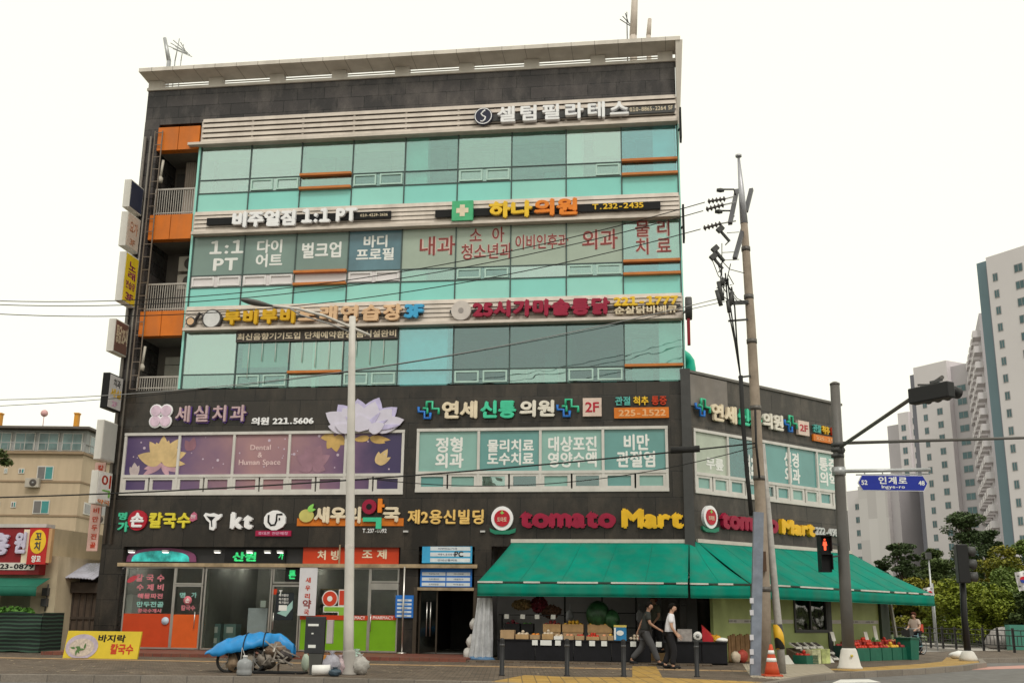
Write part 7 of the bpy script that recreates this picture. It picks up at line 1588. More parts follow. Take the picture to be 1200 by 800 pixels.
MB().tube([(-.5, 0, .33), (-.1, 0, .3), (.4, 0, .75), (-.2, 0, .72), (-.5, 0, .33)], .018, 7).tube([(-.1, 0, .3), (-.22, 0, .85)], .018, 7).tube([(.52, 0, .33), (.42, 0, .7), (.37, 0, .98)], .018, 7).build('frame', TLB, bk)
MB().tube([(.28, .28, 1.0), (.38, .1, 1.0), (.38, -.1, 1.0), (.28, -.28, 1.0)], .014, 7).build('handlebar', GALV, bk); MB().ball((-.24, 0, .88), (.14, .08, .04), 12, 7).build('saddle', RUBBER, bk)
MB().box(.45, .75, -.17, .17, .72, .96).build('basket', mat('basket_dark', (0.04, 0.04, 0.04), 0.6), bk); MB().box(-.75, -.3, -.07, .07, .69, .71).build('rack', GALV, bk)
MB().tube([(-.1, -.1, .3), (-.1, .1, .3)], .015, 6).box(-.16, -.04, -.2, -.1, .29, .31).build('pedal', DARK, bk)
def bagx(t): MB().box(-.32, -.1, -.19, .19, .92, 1.25).build('red_bag', mat('red_bag', (0.5, 0.06, 0.03), 0.6), t)
hold = dict(calm); hold.update(wrl=(.38, .2, 1.02), wrr=(.38, -.2, 1.02), ell=(.1, .26, 1.12), elr=(.1, -.26, 1.12))
person('person in beige top and dark trousers with a red bag holding the bicycle', pc + Vector((.12, .12, 0)), R_(222), hold, (mat('top_beige', (0.5, 0.4, 0.34), 0.85), mat('trousers_navy', (0.02, 0.022, 0.03), 0.85)), ('bob', HR), .94, SKIN, bagx)

# ------------------------------------------------------------------ the left neighbours
CREAMW = mat('cream_render', (0.55, 0.46, 0.32), 0.8, 0, 0.1, 1.2, grime=0.3)
L0 = 1.0
def fq(x0, y0, x1, y1, off=L0): return FR.r(x0, y0, x1, y1, off)
ns = thing('small_shop', 'low cream shop with a red fascia and a dark green awning', 'shop', FR, (-27, 2, .15))
q = fq(46, 660, 60, 766, .6); sh_r = q[1]
MB().box(-36, q[0], -.55, 6, .15, 4.3).build('wall', CREAMW, ns)
MB().hexa([(q[0], -.6, .15), (q[1]-.05, -.6, .15), (q[1]-.1, -.6, 3.3), (q[0], -.6, 3.3)], [(q[0], 4, .15), (q[1]-.05, 4, .15), (q[1]-.1, 4, 3.3), (q[0], 4, 3.3)]).build('pier', CREAMW, ns)
q = fq(-60, 615, 45, 673); MB().box(q[0], q[1], -1.0, -.56, q[2], q[3]-.08).build('fascia', mat('fascia_red', (0.22, 0.01, 0.014), 0.45, 0, 0.1, 1), ns)
MB().box(q[0], q[1]+.12, -1.05, -.5, q[3]-.08, q[3]+.04).build('fascia_cap', mat('cap_grey', (0.5, 0.48, 0.46), 0.5, grime=.2), ns)
q2 = fq(-40, 658.5, 40.5, 667.5); MB().box(q2[0], q2[1], -1.03, -1.001, q2[2], q2[3]).build('number_board', TRAY, ns)
qn = fq(0, 659.5, 39.5, 667); MB().text('223-0879', (qn[0]-.15, qn[1], qn[2]+.02, qn[3]-.02), -1.045, .012, .03).build('number_lettering', BLACK, ns)
for t, b in (('흥', (-8, 624, 11, 650)), ('원', (20, 623, 30.5, 648))):
    q3 = fq(*b); MB().text(t, q3, -1.1, .09, .05).build('fascia_lettering', mat('lilac_letters', (0.55, 0.52, 0.66), 0.4), ns)
q3 = fq(29, 620, 36, 660); MB().box(q3[0], q3[1], -1.02, -1.001, q3[2], q3[3]).build('pale_panel', CREAM, ns)
za_, zb2 = fq(0, 677, 1, 678)[3], fq(0, 697, 1, 697.5, 1.7)[3]
aw4 = MB().grid(lambda a, b: Vector((-34+(fq(48, 690, 49, 691, 1.5)[0]+34)*a, -1.0-.75*b, za_+(zb2+.28-za_)*b)), 12, 4).grid(lambda a, b: Vector((-34+(fq(48, 690, 49, 691, 1.5)[0]+34)*a, -1.76+.01*math.sin(a*60), zb2+.28-.3*b)), 40, 2)
o = aw4.build('awning', mat('awning_bottle_green', (0.012, 0.13, 0.085), 0.75), ns); s_ = o.modifiers.new('thick', 'SOLIDIFY'); s_.thickness = .012
MB().box(fq(0, 700, 10, 710, .6)[0], fq(35, 700, 36, 710, .6)[0], -.57, -.551, 1.3, 2.5).build('shop_window', SHOPGL, ns)
# blade on the shop
q = fq(37.5, 618.5, 54.5, 661, 1.25); bs_ = thing('blade_sign', 'red shop sign with a yellow oval beside the cream pier', 'sign', FR, ((q[0]+q[1])/2, -1.25, q[2]))
MB().box(q[0], q[1], -1.35, -1.15, q[2], q[3]).build('case', mat('blade_red', (0.45, 0.02, 0.02), 0.4), bs_); MB().box(q[1]-.05, q[1]+.12, -1.33, -1.17, q[2]+.05, q[3]-.02).build('edge_panel', mat('edge_orange', (0.5, 0.3, 0.15), 0.5), bs_); MB().bar((q[0]+.2, -1.2, q[2]+.4), (q[0]+.2, -.5, q[2]+.4), .06).build('bracket', DARK, bs_)
uc = (q[0]+q[1])/2; zz = q[2]+(q[3]-q[2])*.62; disc(uc, zz, (q[1]-q[0])*.42, -1.362, -1.351, 24, (q[3]-q[2])*.33).build('oval', YELLOW, bs_)
MB().text('꼬\n치', (uc-.12, uc+.12, zz-.3, zz+.3), -1.37, .008, .04).build('lettering', DARK, bs_); MB().text('양꼬', (uc-.17, uc+.17, q[2]+.06, q[2]+.3), -1.36, .009, .04).build('lettering', LETW, bs_)
# netted stall in front of the shop
u0, u1 = FR.p(-40, 740, 2.0)[0], FR.p(47.5, 740, 2.0)[0]; zt2 = FR.p(20, 717, 2.0)[1]
def netf(a, b): return Vector((u0+(u1-u0)*a, -2.0-.05*math.sin(a*17)*b-.03*math.sin(b*9+a*5), zt2+.03*math.sin(a*12)-(zt2-.18)*b))
nm = bpy.data.materials.new('striped_net'); nm.use_nodes = True; nn = nm.node_tree; tcn = nn.nodes.new('ShaderNodeTexCoord'); wv = nn.nodes.new('ShaderNodeTexWave'); wv.bands_direction = 'Z'; wv.inputs['Scale'].default_value = 2.6; wv.inputs['Distortion'].default_value = 2.2; wv.inputs['Detail'].default_value = 2; wv.inputs['Detail Scale'].default_value = .6
rpn = nn.nodes.new('ShaderNodeValToRGB'); rpn.color_ramp.elements[0].color = (.006, .012, .01, 1); rpn.color_ramp.elements[1].color = (.03, .07, .045, 1); rpn.color_ramp.elements[0].position = .55; rpn.color_ramp.elements[1].position = .8
nn.links.new(tcn.outputs['Object'], wv.inputs['Vector']); nn.links.new(wv.outputs['Fac'], rpn.inputs[0]); nn.links.new(rpn.outputs[0], nn.nodes['Principled BSDF'].inputs['Base Color']); nn.nodes['Principled BSDF'].inputs['Roughness'].default_value = .9
mb = MB().grid(netf, 40, 24); mb.grid(lambda a, b: Vector((u1+.02, -2.0+1.3*a, zt2-(zt2-.18)*b)), 8, 12); mb.box(u0, u1-.05, -1.9, -.8, .16, zt2-.12)
mb.single('netted_stall', 'waist high stall wrapped in dark green striped netting before the small shop', 'stall', nm, FR)
q = FR.p(18, 712, 1.5); leafy('tray of bright leafy greens on top of the netted stall', FR, (q[0], -1.5, zt2+.02), (.7, .3, .16), mat('leaf_bright', (0.08, 0.2, 0.03), 0.7, 0, 0.4, 5), 240, .13)
# alley between shop and tall building: gate and lavender roof
gx0, gx1 = fq(60, 700, 60.5, 701, .3)[0], UL-.06
gt = thing('alley_gate', 'dark weathered wooden gate filling the alley beside the tall building', 'gate', FR, ((gx0+gx1)/2, .6, .15))
MB().box(gx0, gx1, .5, .65, .15, 2.1).build('door_leaf', mat('old_timber', (0.085, 0.06, 0.045), 0.8, 0, 0.35, 2.5, grime=.5), gt)
gb_ = MB()
for k in range(6): u = gx0+(gx1-gx0)*(k+.5)/6; gb_.box(u-.03, u+.03, .46, .5, .15, 2.08)
gb_.box(gx0, gx1, .45, .5, 1.2, 1.28).box(gx0, gx1, .3, .8, 2.1, 2.45); gb_.build('battens', mat('old_batten', (0.06, 0.045, 0.035), 0.8, 0, 0.3, 3), gt)
lr_ = MB(); qa, qb = FR.p(58, 655, .4), FR.p(112, 668, .4)
def roof_(a, b): return Vector((gx0-.3+(gx1-gx0+.25)*a, -.1+1.4*b, 2.55+.55*b+.06*math.sin(a*3.1)+.012*math.sin(a*90)))
o = lr_.grid(roof_, 90, 4).single('corrugated_roof', 'pale lavender corrugated roof over the alley gate', 'roof', mat('lavender_roof', (0.42, 0.42, 0.5), 0.5, 0, 0.12, 1.5, grime=.3), FR); s_ = o.modifiers.new('thick', 'SOLIDIFY'); s_.thickness = .03
MB().box(gx0, gx1, .9, 1.1, 2.4, 2.7).single('alley_wall', 'dark wall in the alley behind the wooden gate', 'wall', mat('alley_dark', (0.1, 0.085, 0.07), 0.8), FR)
q = FR.p(52, 705, .75); mt = MB()
for dz in (.0, .35): mt.box(q[0]-.12, q[0]+.08, -.78, -.62, q[1]+dz-.14, q[1]+dz+.12)
mt.tube([(q[0], -.66, q[1]-.3), (q[0]+.02, -.66, q[1]+.6)], .025, 6); mt.single('meter_box', 'dark meters and pipe fixed to the cream pier', 'meter', DARK, FR)
# beige block behind
BEI = mat('beige_block', (0.5, 0.395, 0.28), 0.85, 0, 0.07, 0.4, grime=0.18)
YB = 74.0
bb_ = thing('apartment_block', 'beige low apartment block with a glazed top floor behind the small shop', 'building', WO, AT(40, 700, YB))
xl, xr = AT(-140, 640, YB).x, AT(86, 640, YB).x; ztop = AT(40, 497, YB).z
def yz(py): return AT(60, py, YB).z
MB().box(xl, xr, YB, YB+12, 0, yz(530)).build('wall', BEI, bb_)
MB().box(xl, xr+.1, YB-.25, YB+12.2, yz(532), yz(529)).box(xl, xr+.04, YB-.06, YB+12.05, yz(565), yz(563)).box(xl, xr+.04, YB-.06, YB+12.05, yz(605), yz(603)).build('cornice', mat('cornice_brown', (0.28, 0.2, 0.13), 0.8), bb_)
MB().box(xl, xr-.05, YB+.4, YB+11.6, yz(529.9), yz(503)).build('top_storey', mat('top_storey_grey', (0.32, 0.33, 0.33), 0.6), bb_)
gl_ = MB(); 
for k in range(9):
    a = xr-.3-k*1.65
    o = MB().box(a-1.4, a, YB+.32, YB+.39, yz(527), yz(506)).build('window', mat('grey_frame', (0.6, 0.58, 0.54), 0.5), bb_)
    MB().box(a-1.34, a-.72, YB+.29, YB+.318, yz(526), yz(507)).box(a-.66, a-.06, YB+.29, YB+.318, yz(526), yz(507)).build('pane', mat('teal_grey_pane', (0.12, 0.19, 0.19), 0.2, 0, 0.5, .8, coat=.4), o)
for k in range(4):
    a = YB+1.0+k*2.6; o = MB().box(xr-.049, xr-.02, a, a+2, yz(527), yz(507)).build('window', mat('grey_frame', (0.6, 0.58, 0.54)), bb_); MB().box(xr-.019, xr-.005, a+.1, a+1.9, yz(526), yz(508)).build('pane', mat('teal_grey_pane', (0.12, 0.19, 0.19)), o)
rl = MB(); rl.bar((xl, YB-.15, yz(519)), (xr, YB-.15, yz(519)), .05); rl.bar((xr, YB-.15, yz(519)), (xr, YB+11, yz(519)), .05)
for k in range(16): x = xl+(xr-xl)*k/15; rl.bar((x, YB-.15, yz(530)), (x, YB-.15, yz(519)), .04)
rl.build('railing', GREY, bb_)
MB().hexa([(xl, YB-.4, yz(502.5)), (xr+.35, YB-.4, yz(502.5)), (xr+.35, YB-.4, yz(500)), (xl, YB-.4, yz(500))], [(xl, YB+12.4, yz(502)), (xr+.4, YB+12.4, yz(502)), (xr-.5, YB+6, yz(493.5)), (xl, YB+6, yz(493.5))]).build('roof', mat('dark_roof', (0.13, 0.11, 0.1), 0.8, 0, 0.2, 1), bb_)
for (px0, px1, y0, y1) in ((43, 62, 546, 562), (43, 62, 586, 602), (4, 8, 549, 555), (21, 28, 549, 555), (1, 4, 588, 594), (17, 23, 588, 595), (-40, -22, 546, 562)):
    a, b = AT(px0, 560, YB).x, AT(px1, 560, YB).x
    o = MB().box(a, b, YB-.06, YB-.002, yz(y1), yz(y0)).build('window', mat('white_window_frame', (0.6, 0.58, 0.55)), bb_); m_ = (a+b)/2
    MB().box(a+.06, m_-.03, YB-.075, YB-.061, yz(y1)+.06, yz(y0)-.06).build('pane', mat('grey_pane', (0.13, 0.12, 0.12), 0.2, coat=.4), o); MB().box(m_+.03, b-.06, YB-.075, YB-.061, yz(y1)+.06, yz(y0)-.06).build('pane', mat('teal_pane', (0.03, 0.22, 0.22), 0.2, coat=.4), o)
for k, (a, y0, y1) in enumerate(((YB+1, 586, 600), (YB+4, 582, 600), (YB+1.5, 634, 648), (YB+5, 546, 560))):
    o = MB().box(xr+.002, xr+.06, a, a+2.1, yz(y1), yz(y0)).build('window', mat('white_window_frame', (0.6, 0.58, 0.55)), bb_); MB().box(xr+.061, xr+.075, a+.12, a+1.98, yz(y1)+.1, yz(y0)-.1).build('pane', mat('grey_pane', (0.13, 0.12, 0.12)), o)
ac_unit('outdoor unit under the two tone window of the beige block', AT(40, 567, YB).x, YB-.25, yz(571.5), WO, .95, .62)
ac_unit('outdoor unit hung on the shaded flank of the beige block', xr+.45, YB+3, yz(609), WO, .9, .6)
for px, lab in ((92, 'orange vent stack above the flank of the beige block'), (2, 'orange vent stack at the picture edge above the beige roof')):
    q = AT(px, 486, YB+6); MB().box(q.x-.15, q.x+.15, YB+5.6, YB+6, yz(500), q.z).box(q.x-.19, q.x+.19, YB+5.55, YB+6.05, q.z, q.z+.1).single('vent_stack', lab, 'vent stack', mat('stack_orange', (0.6, 0.27, 0.03), 0.6), WO)
q = AT(52, 484, YB+6); MB().ball(q, .27, 12, 9).tube([(q.x, q.y, q.z-.25), (q.x, q.y, q.z-1.1)], .03, 6).single('roof_ball', 'pink ball finial on a thin rod above the beige roof', 'finial', mat('ball_pink', (0.6, 0.35, 0.35), 0.5), WO)

# ------------------------------------------------------------------ towers beyond
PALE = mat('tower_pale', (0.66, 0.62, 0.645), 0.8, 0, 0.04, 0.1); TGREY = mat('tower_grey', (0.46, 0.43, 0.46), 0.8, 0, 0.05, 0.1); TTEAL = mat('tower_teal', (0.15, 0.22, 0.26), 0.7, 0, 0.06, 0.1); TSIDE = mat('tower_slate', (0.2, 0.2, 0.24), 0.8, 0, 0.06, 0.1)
TWIN = mat('tower_window', (0.06, 0.13, 0.15), 0.25, 0, 0.4, 0.2, coat=.3); TFRAME = mat('tower_frame', (0.3, 0.29, 0.3), 0.6)
fdir = Vector((.485, -.875, 0)).normalized(); ndir = Vector((-.875, -.485, 0)).normalized()     # along the gables, outward
def tower(label, blocks):
    c = blocks[0][0]; t = thing('apartment_tower', label, 'apartment tower', WO, (c.x, c.y, 0), 'apartment towers beyond the park')
    for (A, s0, s1, setb, depth, ztop, m, wins, fh, nm) in blocks:
        p0 = Vector((A.x, A.y, 0)) + fdir*s0 - ndir*setb; p1 = Vector((A.x, A.y, 0)) + fdir*s1 - ndir*setb; bk_ = -ndir*depth
        MB().slab([xy(p0), xy(p1), xy(p1+bk_), xy(p0+bk_)], 0, ztop).build(nm, m, t)
        for (c0, w, hgt, drop) in wins:
            z = ztop - drop; n = 0
            while z > 8 and n < 20:
                a = p0 + fdir*(c0-w/2) + ndir*.05; b = p0 + fdir*(c0+w/2) + ndir*.05
                wb_ = MB(); wb_.slab([xy(a), xy(b), xy(b-ndir*.3), xy(a-ndir*.3)], z-hgt, z); o = wb_.build('window', TFRAME, t)
                wb_ = MB(); mdl = (a+b)/2
                for e, f in ((a+fdir*.1, mdl-fdir*.06), (mdl+fdir*.06, b-fdir*.1)): wb_.slab([xy(e+ndir*.02), xy(f+ndir*.02), xy(f-ndir*.1), xy(e-ndir*.1)], z-hgt+.12, z-.12)
                wb_.build('pane', TWIN, o); z -= fh; n += 1
    return t
A1 = AT(1155, 302, 165)
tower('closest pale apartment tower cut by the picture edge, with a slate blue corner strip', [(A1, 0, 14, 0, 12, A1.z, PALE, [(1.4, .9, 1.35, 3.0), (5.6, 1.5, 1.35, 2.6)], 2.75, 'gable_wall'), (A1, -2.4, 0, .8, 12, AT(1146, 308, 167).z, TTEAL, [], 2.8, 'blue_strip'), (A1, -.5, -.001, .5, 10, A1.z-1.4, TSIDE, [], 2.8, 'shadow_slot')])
A2 = AT(1070, 431, 228)
tower('pale apartment tower with grey recessed bays behind the overhead traffic light', [(A2, 0, 8.6, 0, 14, A2.z, PALE, [(2.3, 1.1, 1.45, 5), (6.0, 1.4, 1.45, 4.2)], 2.8, 'gable_wall'), (A2, -1.9, -.02, 1.0, 14, A2.z-1.2, TSIDE, [], 2.8, 'slate_edge'), (A2, 8.62, 12.9, 1.2, 14, A2.z-1.3, TGREY, [(2.2, 2.3, 1.5, 4.2)], 2.8, 'bay'), (A2, 12.92, 17.6, .6, 14, A2.z-1.9, TGREY, [(2.4, 2.4, 1.5, 4.2)], 2.8, 'bay')])
A3 = AT(1052, 489, 262)
tower('slimmer pale tower with a grey flank beside the street sign', [(A3, 0, 3.2, 0, 14, A3.z+1.0, PALE, [(1.6, 1.4, 1.6, 3)], 2.8, 'gable_wall'), (A3, 3.22, 10, .7, 14, A3.z+3.4, PALE, [(1.2, 1.1, 1.6, 4), (3.2, 1.1, 1.6, 4), (5.2, 1.1, 1.6, 4)], 2.8, 'window_bay'), (A3, -4.2, -.02, .8, 14, A3.z-1.5, TGREY, [], 2.8, 'grey_flank')])
A4 = AT(1005, 570, 240)
gw_ = bpy.data.materials.new('patterned_gable'); gw_.use_nodes = True; g_ = gw_.node_tree; tcn = g_.nodes.new('ShaderNodeTexCoord'); br4 = g_.nodes.new('ShaderNodeTexBrick'); mpn = g_.nodes.new('ShaderNodeMapping'); mpn.inputs['Rotation'].default_value = (math.pi/2, 0, 0)
sep = g_.nodes.new('ShaderNodeSeparateXYZ'); cmb = g_.nodes.new('ShaderNodeCombineXYZ'); g_.links.new(tcn.outputs['Object'], sep.inputs[0]); g_.links.new(sep.outputs['Z'], cmb.inputs['X']); g_.links.new(sep.outputs['Y'], cmb.inputs['Y']); g_.links.new(cmb.outputs[0], br4.inputs['Vector'])
br4.inputs['Scale'].default_value = 1; br4.inputs['Brick Width'].default_value = 9; br4.inputs['Row Height'].default_value = 2.2; br4.inputs['Mortar Size'].default_value = 0; br4.inputs['Color1'].default_value = (.5, .47, .48, 1); br4.inputs['Color2'].default_value = (.62, .59, .6, 1)
g_.links.new(br4.outputs['Color'], g_.nodes['Principled BSDF'].inputs['Base Color'])
tower('grey patterned windowless gable below the street sign', [(A4, 0, 8.2, 0, 16, A4.z, gw_, [], 2.9, 'gable_wall'), (A4, -5, -.02, 1.5, 14, A4.z-.5, PALE, [(3.2, 1.4, 1.4, 3)], 2.9, 'end_bay'), (A4, 8.22, 10.5, 1.0, 14, A4.z+1.0, TGREY, [], 2.9, 'grey_flank')])
P1, P2 = AT(1147, 367, 188), AT(1136, 419, 224)
tt = thing('apartment_tower', 'slab tower seen edge on with zigzag balconies between the two pale towers', 'apartment tower', WO, (P1.x, P1.y, 0), 'apartment towers beyond the park')
zs_ = P1.z
dd_ = Vector((P2.x-P1.x, P2.y-P1.y, 0)); L_ = dd_.length; dd_.normalize(); nn_ = Vector((-dd_.y, dd_.x, 0))
if nn_.x > 0: nn_ = -nn_
MB().slab([xy(P1), xy(P1+dd_*L_), xy(P1+dd_*L_-nn_*12), xy(P1-nn_*12)], 0, zs_).build('slab_wall', TGREY, tt)
for i in range(6):
    for j in range(14):
        z = zs_-3-j*2.85
        if z < 6: break
        a = P1 + dd_*(L_*(i+.12)/6); b = P1 + dd_*(L_*(i+.72)/6)
        MB().slab([xy(a), xy(b), xy(b+nn_*1.3), xy(a+nn_*1.3)], z-1.2, z).build('balcony', PALE, tt)
# ------------------------------------------------------------------ park, fence, trees
def P_at(px, Y, py=724): q = AT(px, py, Y); return Vector((q.x, Y, 0))
MB().slab([xy(fa-fd*60+fn*5.5), xy(fb+fd*30+fn*5.5), xy(fb+fd*30+fn*60), xy(fa-fd*60+fn*60)], -.1, .2).build('park_ground', GRASS)['kind'] = 'structure'
fe = thing('park_fence', 'low black picket fence along the far pavement', 'fence', WO, (fa.x, fa.y, .13))
FBK = mat('fence_black', (0.02, 0.018, 0.018), 0.5)
Lf = 30; nP = 25; p0 = fa - fd*14; p0.z = .13
for k in range(nP): 
    q = p0 + fd*(Lf*k/(nP-1)); MB().bar(q, q+Vector((0, 0, 1.05)), .09).build('post', FBK, fe)
rl = MB()
for z in (.95, .72, .3): rl.bar(p0+Vector((0, 0, z)), p0+fd*Lf+Vector((0, 0, z)), .05, .04)
rl.build('rail', FBK, fe)
pk = MB()
for k in range(nP*4-3): q = p0 + fd*(Lf*k/(nP*4-4)); pk.bar(q+Vector((0, 0, .3)), q+Vector((0, 0, .72 if k % 2 else .95)), .022)
o = pk.build('picket', FBK, fe); o['kind'] = 'stuff'
f2 = thing('park_fence', 'second darker picket fence at the edge of the planting behind the first', 'fence', WO, (fa.x, fa.y+5, .15))
p2_ = p0 + fn*5.3; nP2 = 22
for k in range(nP2): q = p2_ + fd*(Lf*k/(nP2-1)); MB().bar(q, q+Vector((0, 0, 1.1)), .07).build('post', FBK, f2)
rl = MB()
for z in (1.05, .25): rl.bar(p2_+Vector((0, 0, z)), p2_+fd*Lf+Vector((0, 0, z)), .05, .04)
rl.build('rail', FBK, f2)
LEAF = {}
def leafmat(name, c1, c2, sc=.6):
    m = mat(name, c1, 0.75, 0, 0.45, sc); n = m.node_tree; b = n.nodes['Principled BSDF']
    b.inputs['Subsurface Weight'].default_value = 0
    for nd in n.nodes:
        if nd.type == 'VALTORGB': nd.color_ramp.elements[0].color = (*c2, 1); nd.color_ramp.elements[1].color = (*c1, 1)
    return m
LM = dict(maple=leafmat('maple_leaf', (0.25, 0.28, 0.025), (0.13, 0.18, 0.02)), rust=leafmat('turning_leaf', (0.27, 0.235, 0.025), (0.13, 0.155, 0.02)), green=leafmat('green_leaf', (0.16, 0.22, 0.045), (0.08, 0.13, 0.03)), pine=leafmat('pine_needle', (0.09, 0.13, 0.05), (0.045, 0.072, 0.03)), dark=leafmat('dark_leaf', (0.11, 0.15, 0.045), (0.055, 0.085, 0.027)))
BARK = mat('bark', (0.09, 0.065, 0.045), 0.9, 0, 0.3, 5, 0.4)
rt_ = random.Random(11)
def crown(clumps, leaf, n, fl_=1.0):
    """clumps: (centre, radius vector); leaf quads scattered through each clump's volume with gaps"""
    mb = MB()
    for c, r in clumps:
        for k in range(n):
            d = Vector((rt_.gauss(0, 1), rt_.gauss(0, 1), rt_.gauss(0, 1))).normalized() * rt_.uniform(.35, 1.0)**.5
            q = Vector(c) + Vector((d.x*r[0], d.y*r[1], d.z*r[2])); s = leaf*rt_.uniform(.6, 1.25)
            a = Vector((rt_.gauss(0, 1), rt_.gauss(0, 1), rt_.gauss(0, .55))).normalized(); b = a.cross(Vector((rt_.gauss(0, .5), rt_.gauss(0, .5), 1))).normalized()
            mb.add([q-a*s, q-b*s*.6, q+a*s, q+b*s*.6], [(0, 1, 2, 3)])
    return mb
def tree(label, P, H, W, kind, style='round', trunk=.28, name='park_tree', nleaf=110, leaf=.15):
    t = thing(name, label, 'tree', WO, P, 'trees in the park across the side street')
    cl = []; limbs = []
    if style == 'round':
        z0 = H*trunk
        for k in range(38):
            a = rt_.uniform(0, 6.283); f = rt_.uniform(0, 1)**.7; zz = rt_.uniform(0, 1); rr = W/2*math.sqrt(max(.06, 1-(1.75*zz-.72)**2))*f
            r = W*rt_.uniform(.11, .2); cl.append((P+Vector((rr*math.cos(a), rr*math.sin(a), z0+(H-z0-r*.5)*zz)), (r*rt_.uniform(.75, 1.35), r, r*rt_.uniform(.5, .85))))
    elif style == 'pine':
        for k in range(34):
            zz = .4+.6*rt_.random(); a = rt_.uniform(0, 6.283); rr = W/2*(1.15-zz*.75)*rt_.uniform(.15, 1); r = W*rt_.uniform(.09, .22); e_ = rt_.uniform(.7, 1.4)
            cl.append((P+Vector((rr*math.cos(a), rr*math.sin(a), H*zz*.97)), (r*e_, r/e_, r*rt_.uniform(.3, .55))))
    mb = crown(cl, leaf, nleaf); mb.build('crown', LM[kind], t)
    tb = MB(); lean_ = Vector((rt_.uniform(-.3, .3), 0, 0)); top = P + Vector((0, 0, H*(.62 if style == 'round' else .95))) + lean_
    n = 7; pts = [P.lerp(top, i/n) + Vector((rt_.uniform(-.06, .06), rt_.uniform(-.06, .06), 0))*(i > 0) for i in range(n+1)]
    r0 = H*.022+.03; tb.tube(pts, [r0*(1-.75*i/n) for i in range(n+1)], 9)
    for c, r in cl[::2]:
        i = min(n-1, max(2, int(n*rt_.uniform(.4, .9)))); s = pts[i]; m_ = s.lerp(Vector(c), .55)+Vector((0, 0, -.1)); tb.tube([s, m_, Vector(c)], [r0*.38, r0*.25, r0*.1], 6)
    tb.build('trunk', BARK, t)
    return t
specs = [  # px, Y, crown top py, width px, kind, style, label
 (1132, 58, 676, 100, 'maple', 'round', 'yellow green maple with a broad crown right behind the black signal post'),
 (1076, 61, 676, 66, 'rust', 'round', 'maple turning ochre just beyond the awning tip'),
 (1040, 63, 688, 50, 'maple', 'round', 'small yellow green maple partly hidden by the awning tip'),
 (1188, 60, 664, 90, 'green', 'round', 'dense green tree at the picture edge beyond the fence'),
 (1180, 66, 640, 70, 'rust', 'round', 'ochre topped tree above the dense green tree'),
 (1105, 68, 655, 70, 'dark', 'round', 'dark broadleaf tree behind the broad yellow green maple'),
 (1141, 74, 600, 74, 'pine', 'pine', 'tallest layered pine standing before the pale towers'),
 (1165, 76, 618, 50, 'pine', 'pine', 'second layered pine close beside the tallest one'),
 (1062, 78, 630, 52, 'pine', 'pine', 'pine with flat dark tiers above the awning tip'),
 (1036, 80, 655, 36, 'pine', 'pine', 'short pine rising over the green awning edge'),
 (1100, 84, 640, 40, 'dark', 'round', 'narrow dark tree far back between the pines'),
 (1205, 70, 632, 60, 'green', 'round', 'tall green tree mostly outside the picture'),
 (1160, 62, 690, 60, 'dark', 'round', 'low dark bushy tree under the layered pines'),
 (1212, 56, 688, 50, 'dark', 'round', 'dark bushy tree mostly outside the picture beside the flag'),
]
for px, Y_, top, wpx, kind, style, lab in specs:
    P = P_at(px, Y_); P.z = .15; H = AT(px, top, Y_).z - .15; W = wpx/FOC*Y_
    tree(lab, P, H, W, kind, style, .22 if style == 'round' else .4, 'pine_tree' if style == 'pine' else 'park_tree', 340 if style == 'round' else 300, .105)
# shrubs behind the fences and stones
hb = MB(); base = p0 + fn*6.2
cl = []
for k in range(70):
    q = base + fd*(Lf*rt_.random()*1.1) + fn*rt_.uniform(0, 2.5); r = rt_.uniform(.35, .75); cl.append((q+Vector((0, 0, r*.6)), (r, r, r*.75)))
crown(cl, .11, 90).build('shrub_border', LM['green'])
bpy.data.objects['shrub_border']['kind'] = 'stuff'; tag(bpy.data.objects['shrub_border'], 'low green planting behind the park fences', 'shrubs')
cl = []
for k in range(110):
    q = base + fd*(Lf*(rt_.random()*1.5-.2)) + fn*rt_.uniform(9, 22); r = rt_.uniform(.8, 1.8); cl.append((q+Vector((0, 0, r*.9)), (r, r, r)))
o = crown(cl, .2, 80).build('undergrowth', LM['dark']); o['kind'] = 'stuff'; tag(o, 'dark undergrowth filling the park beneath the trees', 'undergrowth')
for i, (px, r) in enumerate(((1165, .55), (1174, .7), (1183, .6), (1190, .45))):
    q = P_at(px, 54.5); MB().ball(q+Vector((0, 0, .5+.12*(i % 2))), (r, .5, r*.75), 10, 7, .16).single('boulder', ('small pale boulder first in the row by the flag', 'largest pale boulder in the park border', 'pale boulder beside the largest one', 'smallest pale boulder by the flag pole')[i], 'boulder', mat('boulder_grey', (0.3, 0.28, 0.27), 0.9, 0, 0.3, 3, 0.4), WO, 'boulders in the park border')
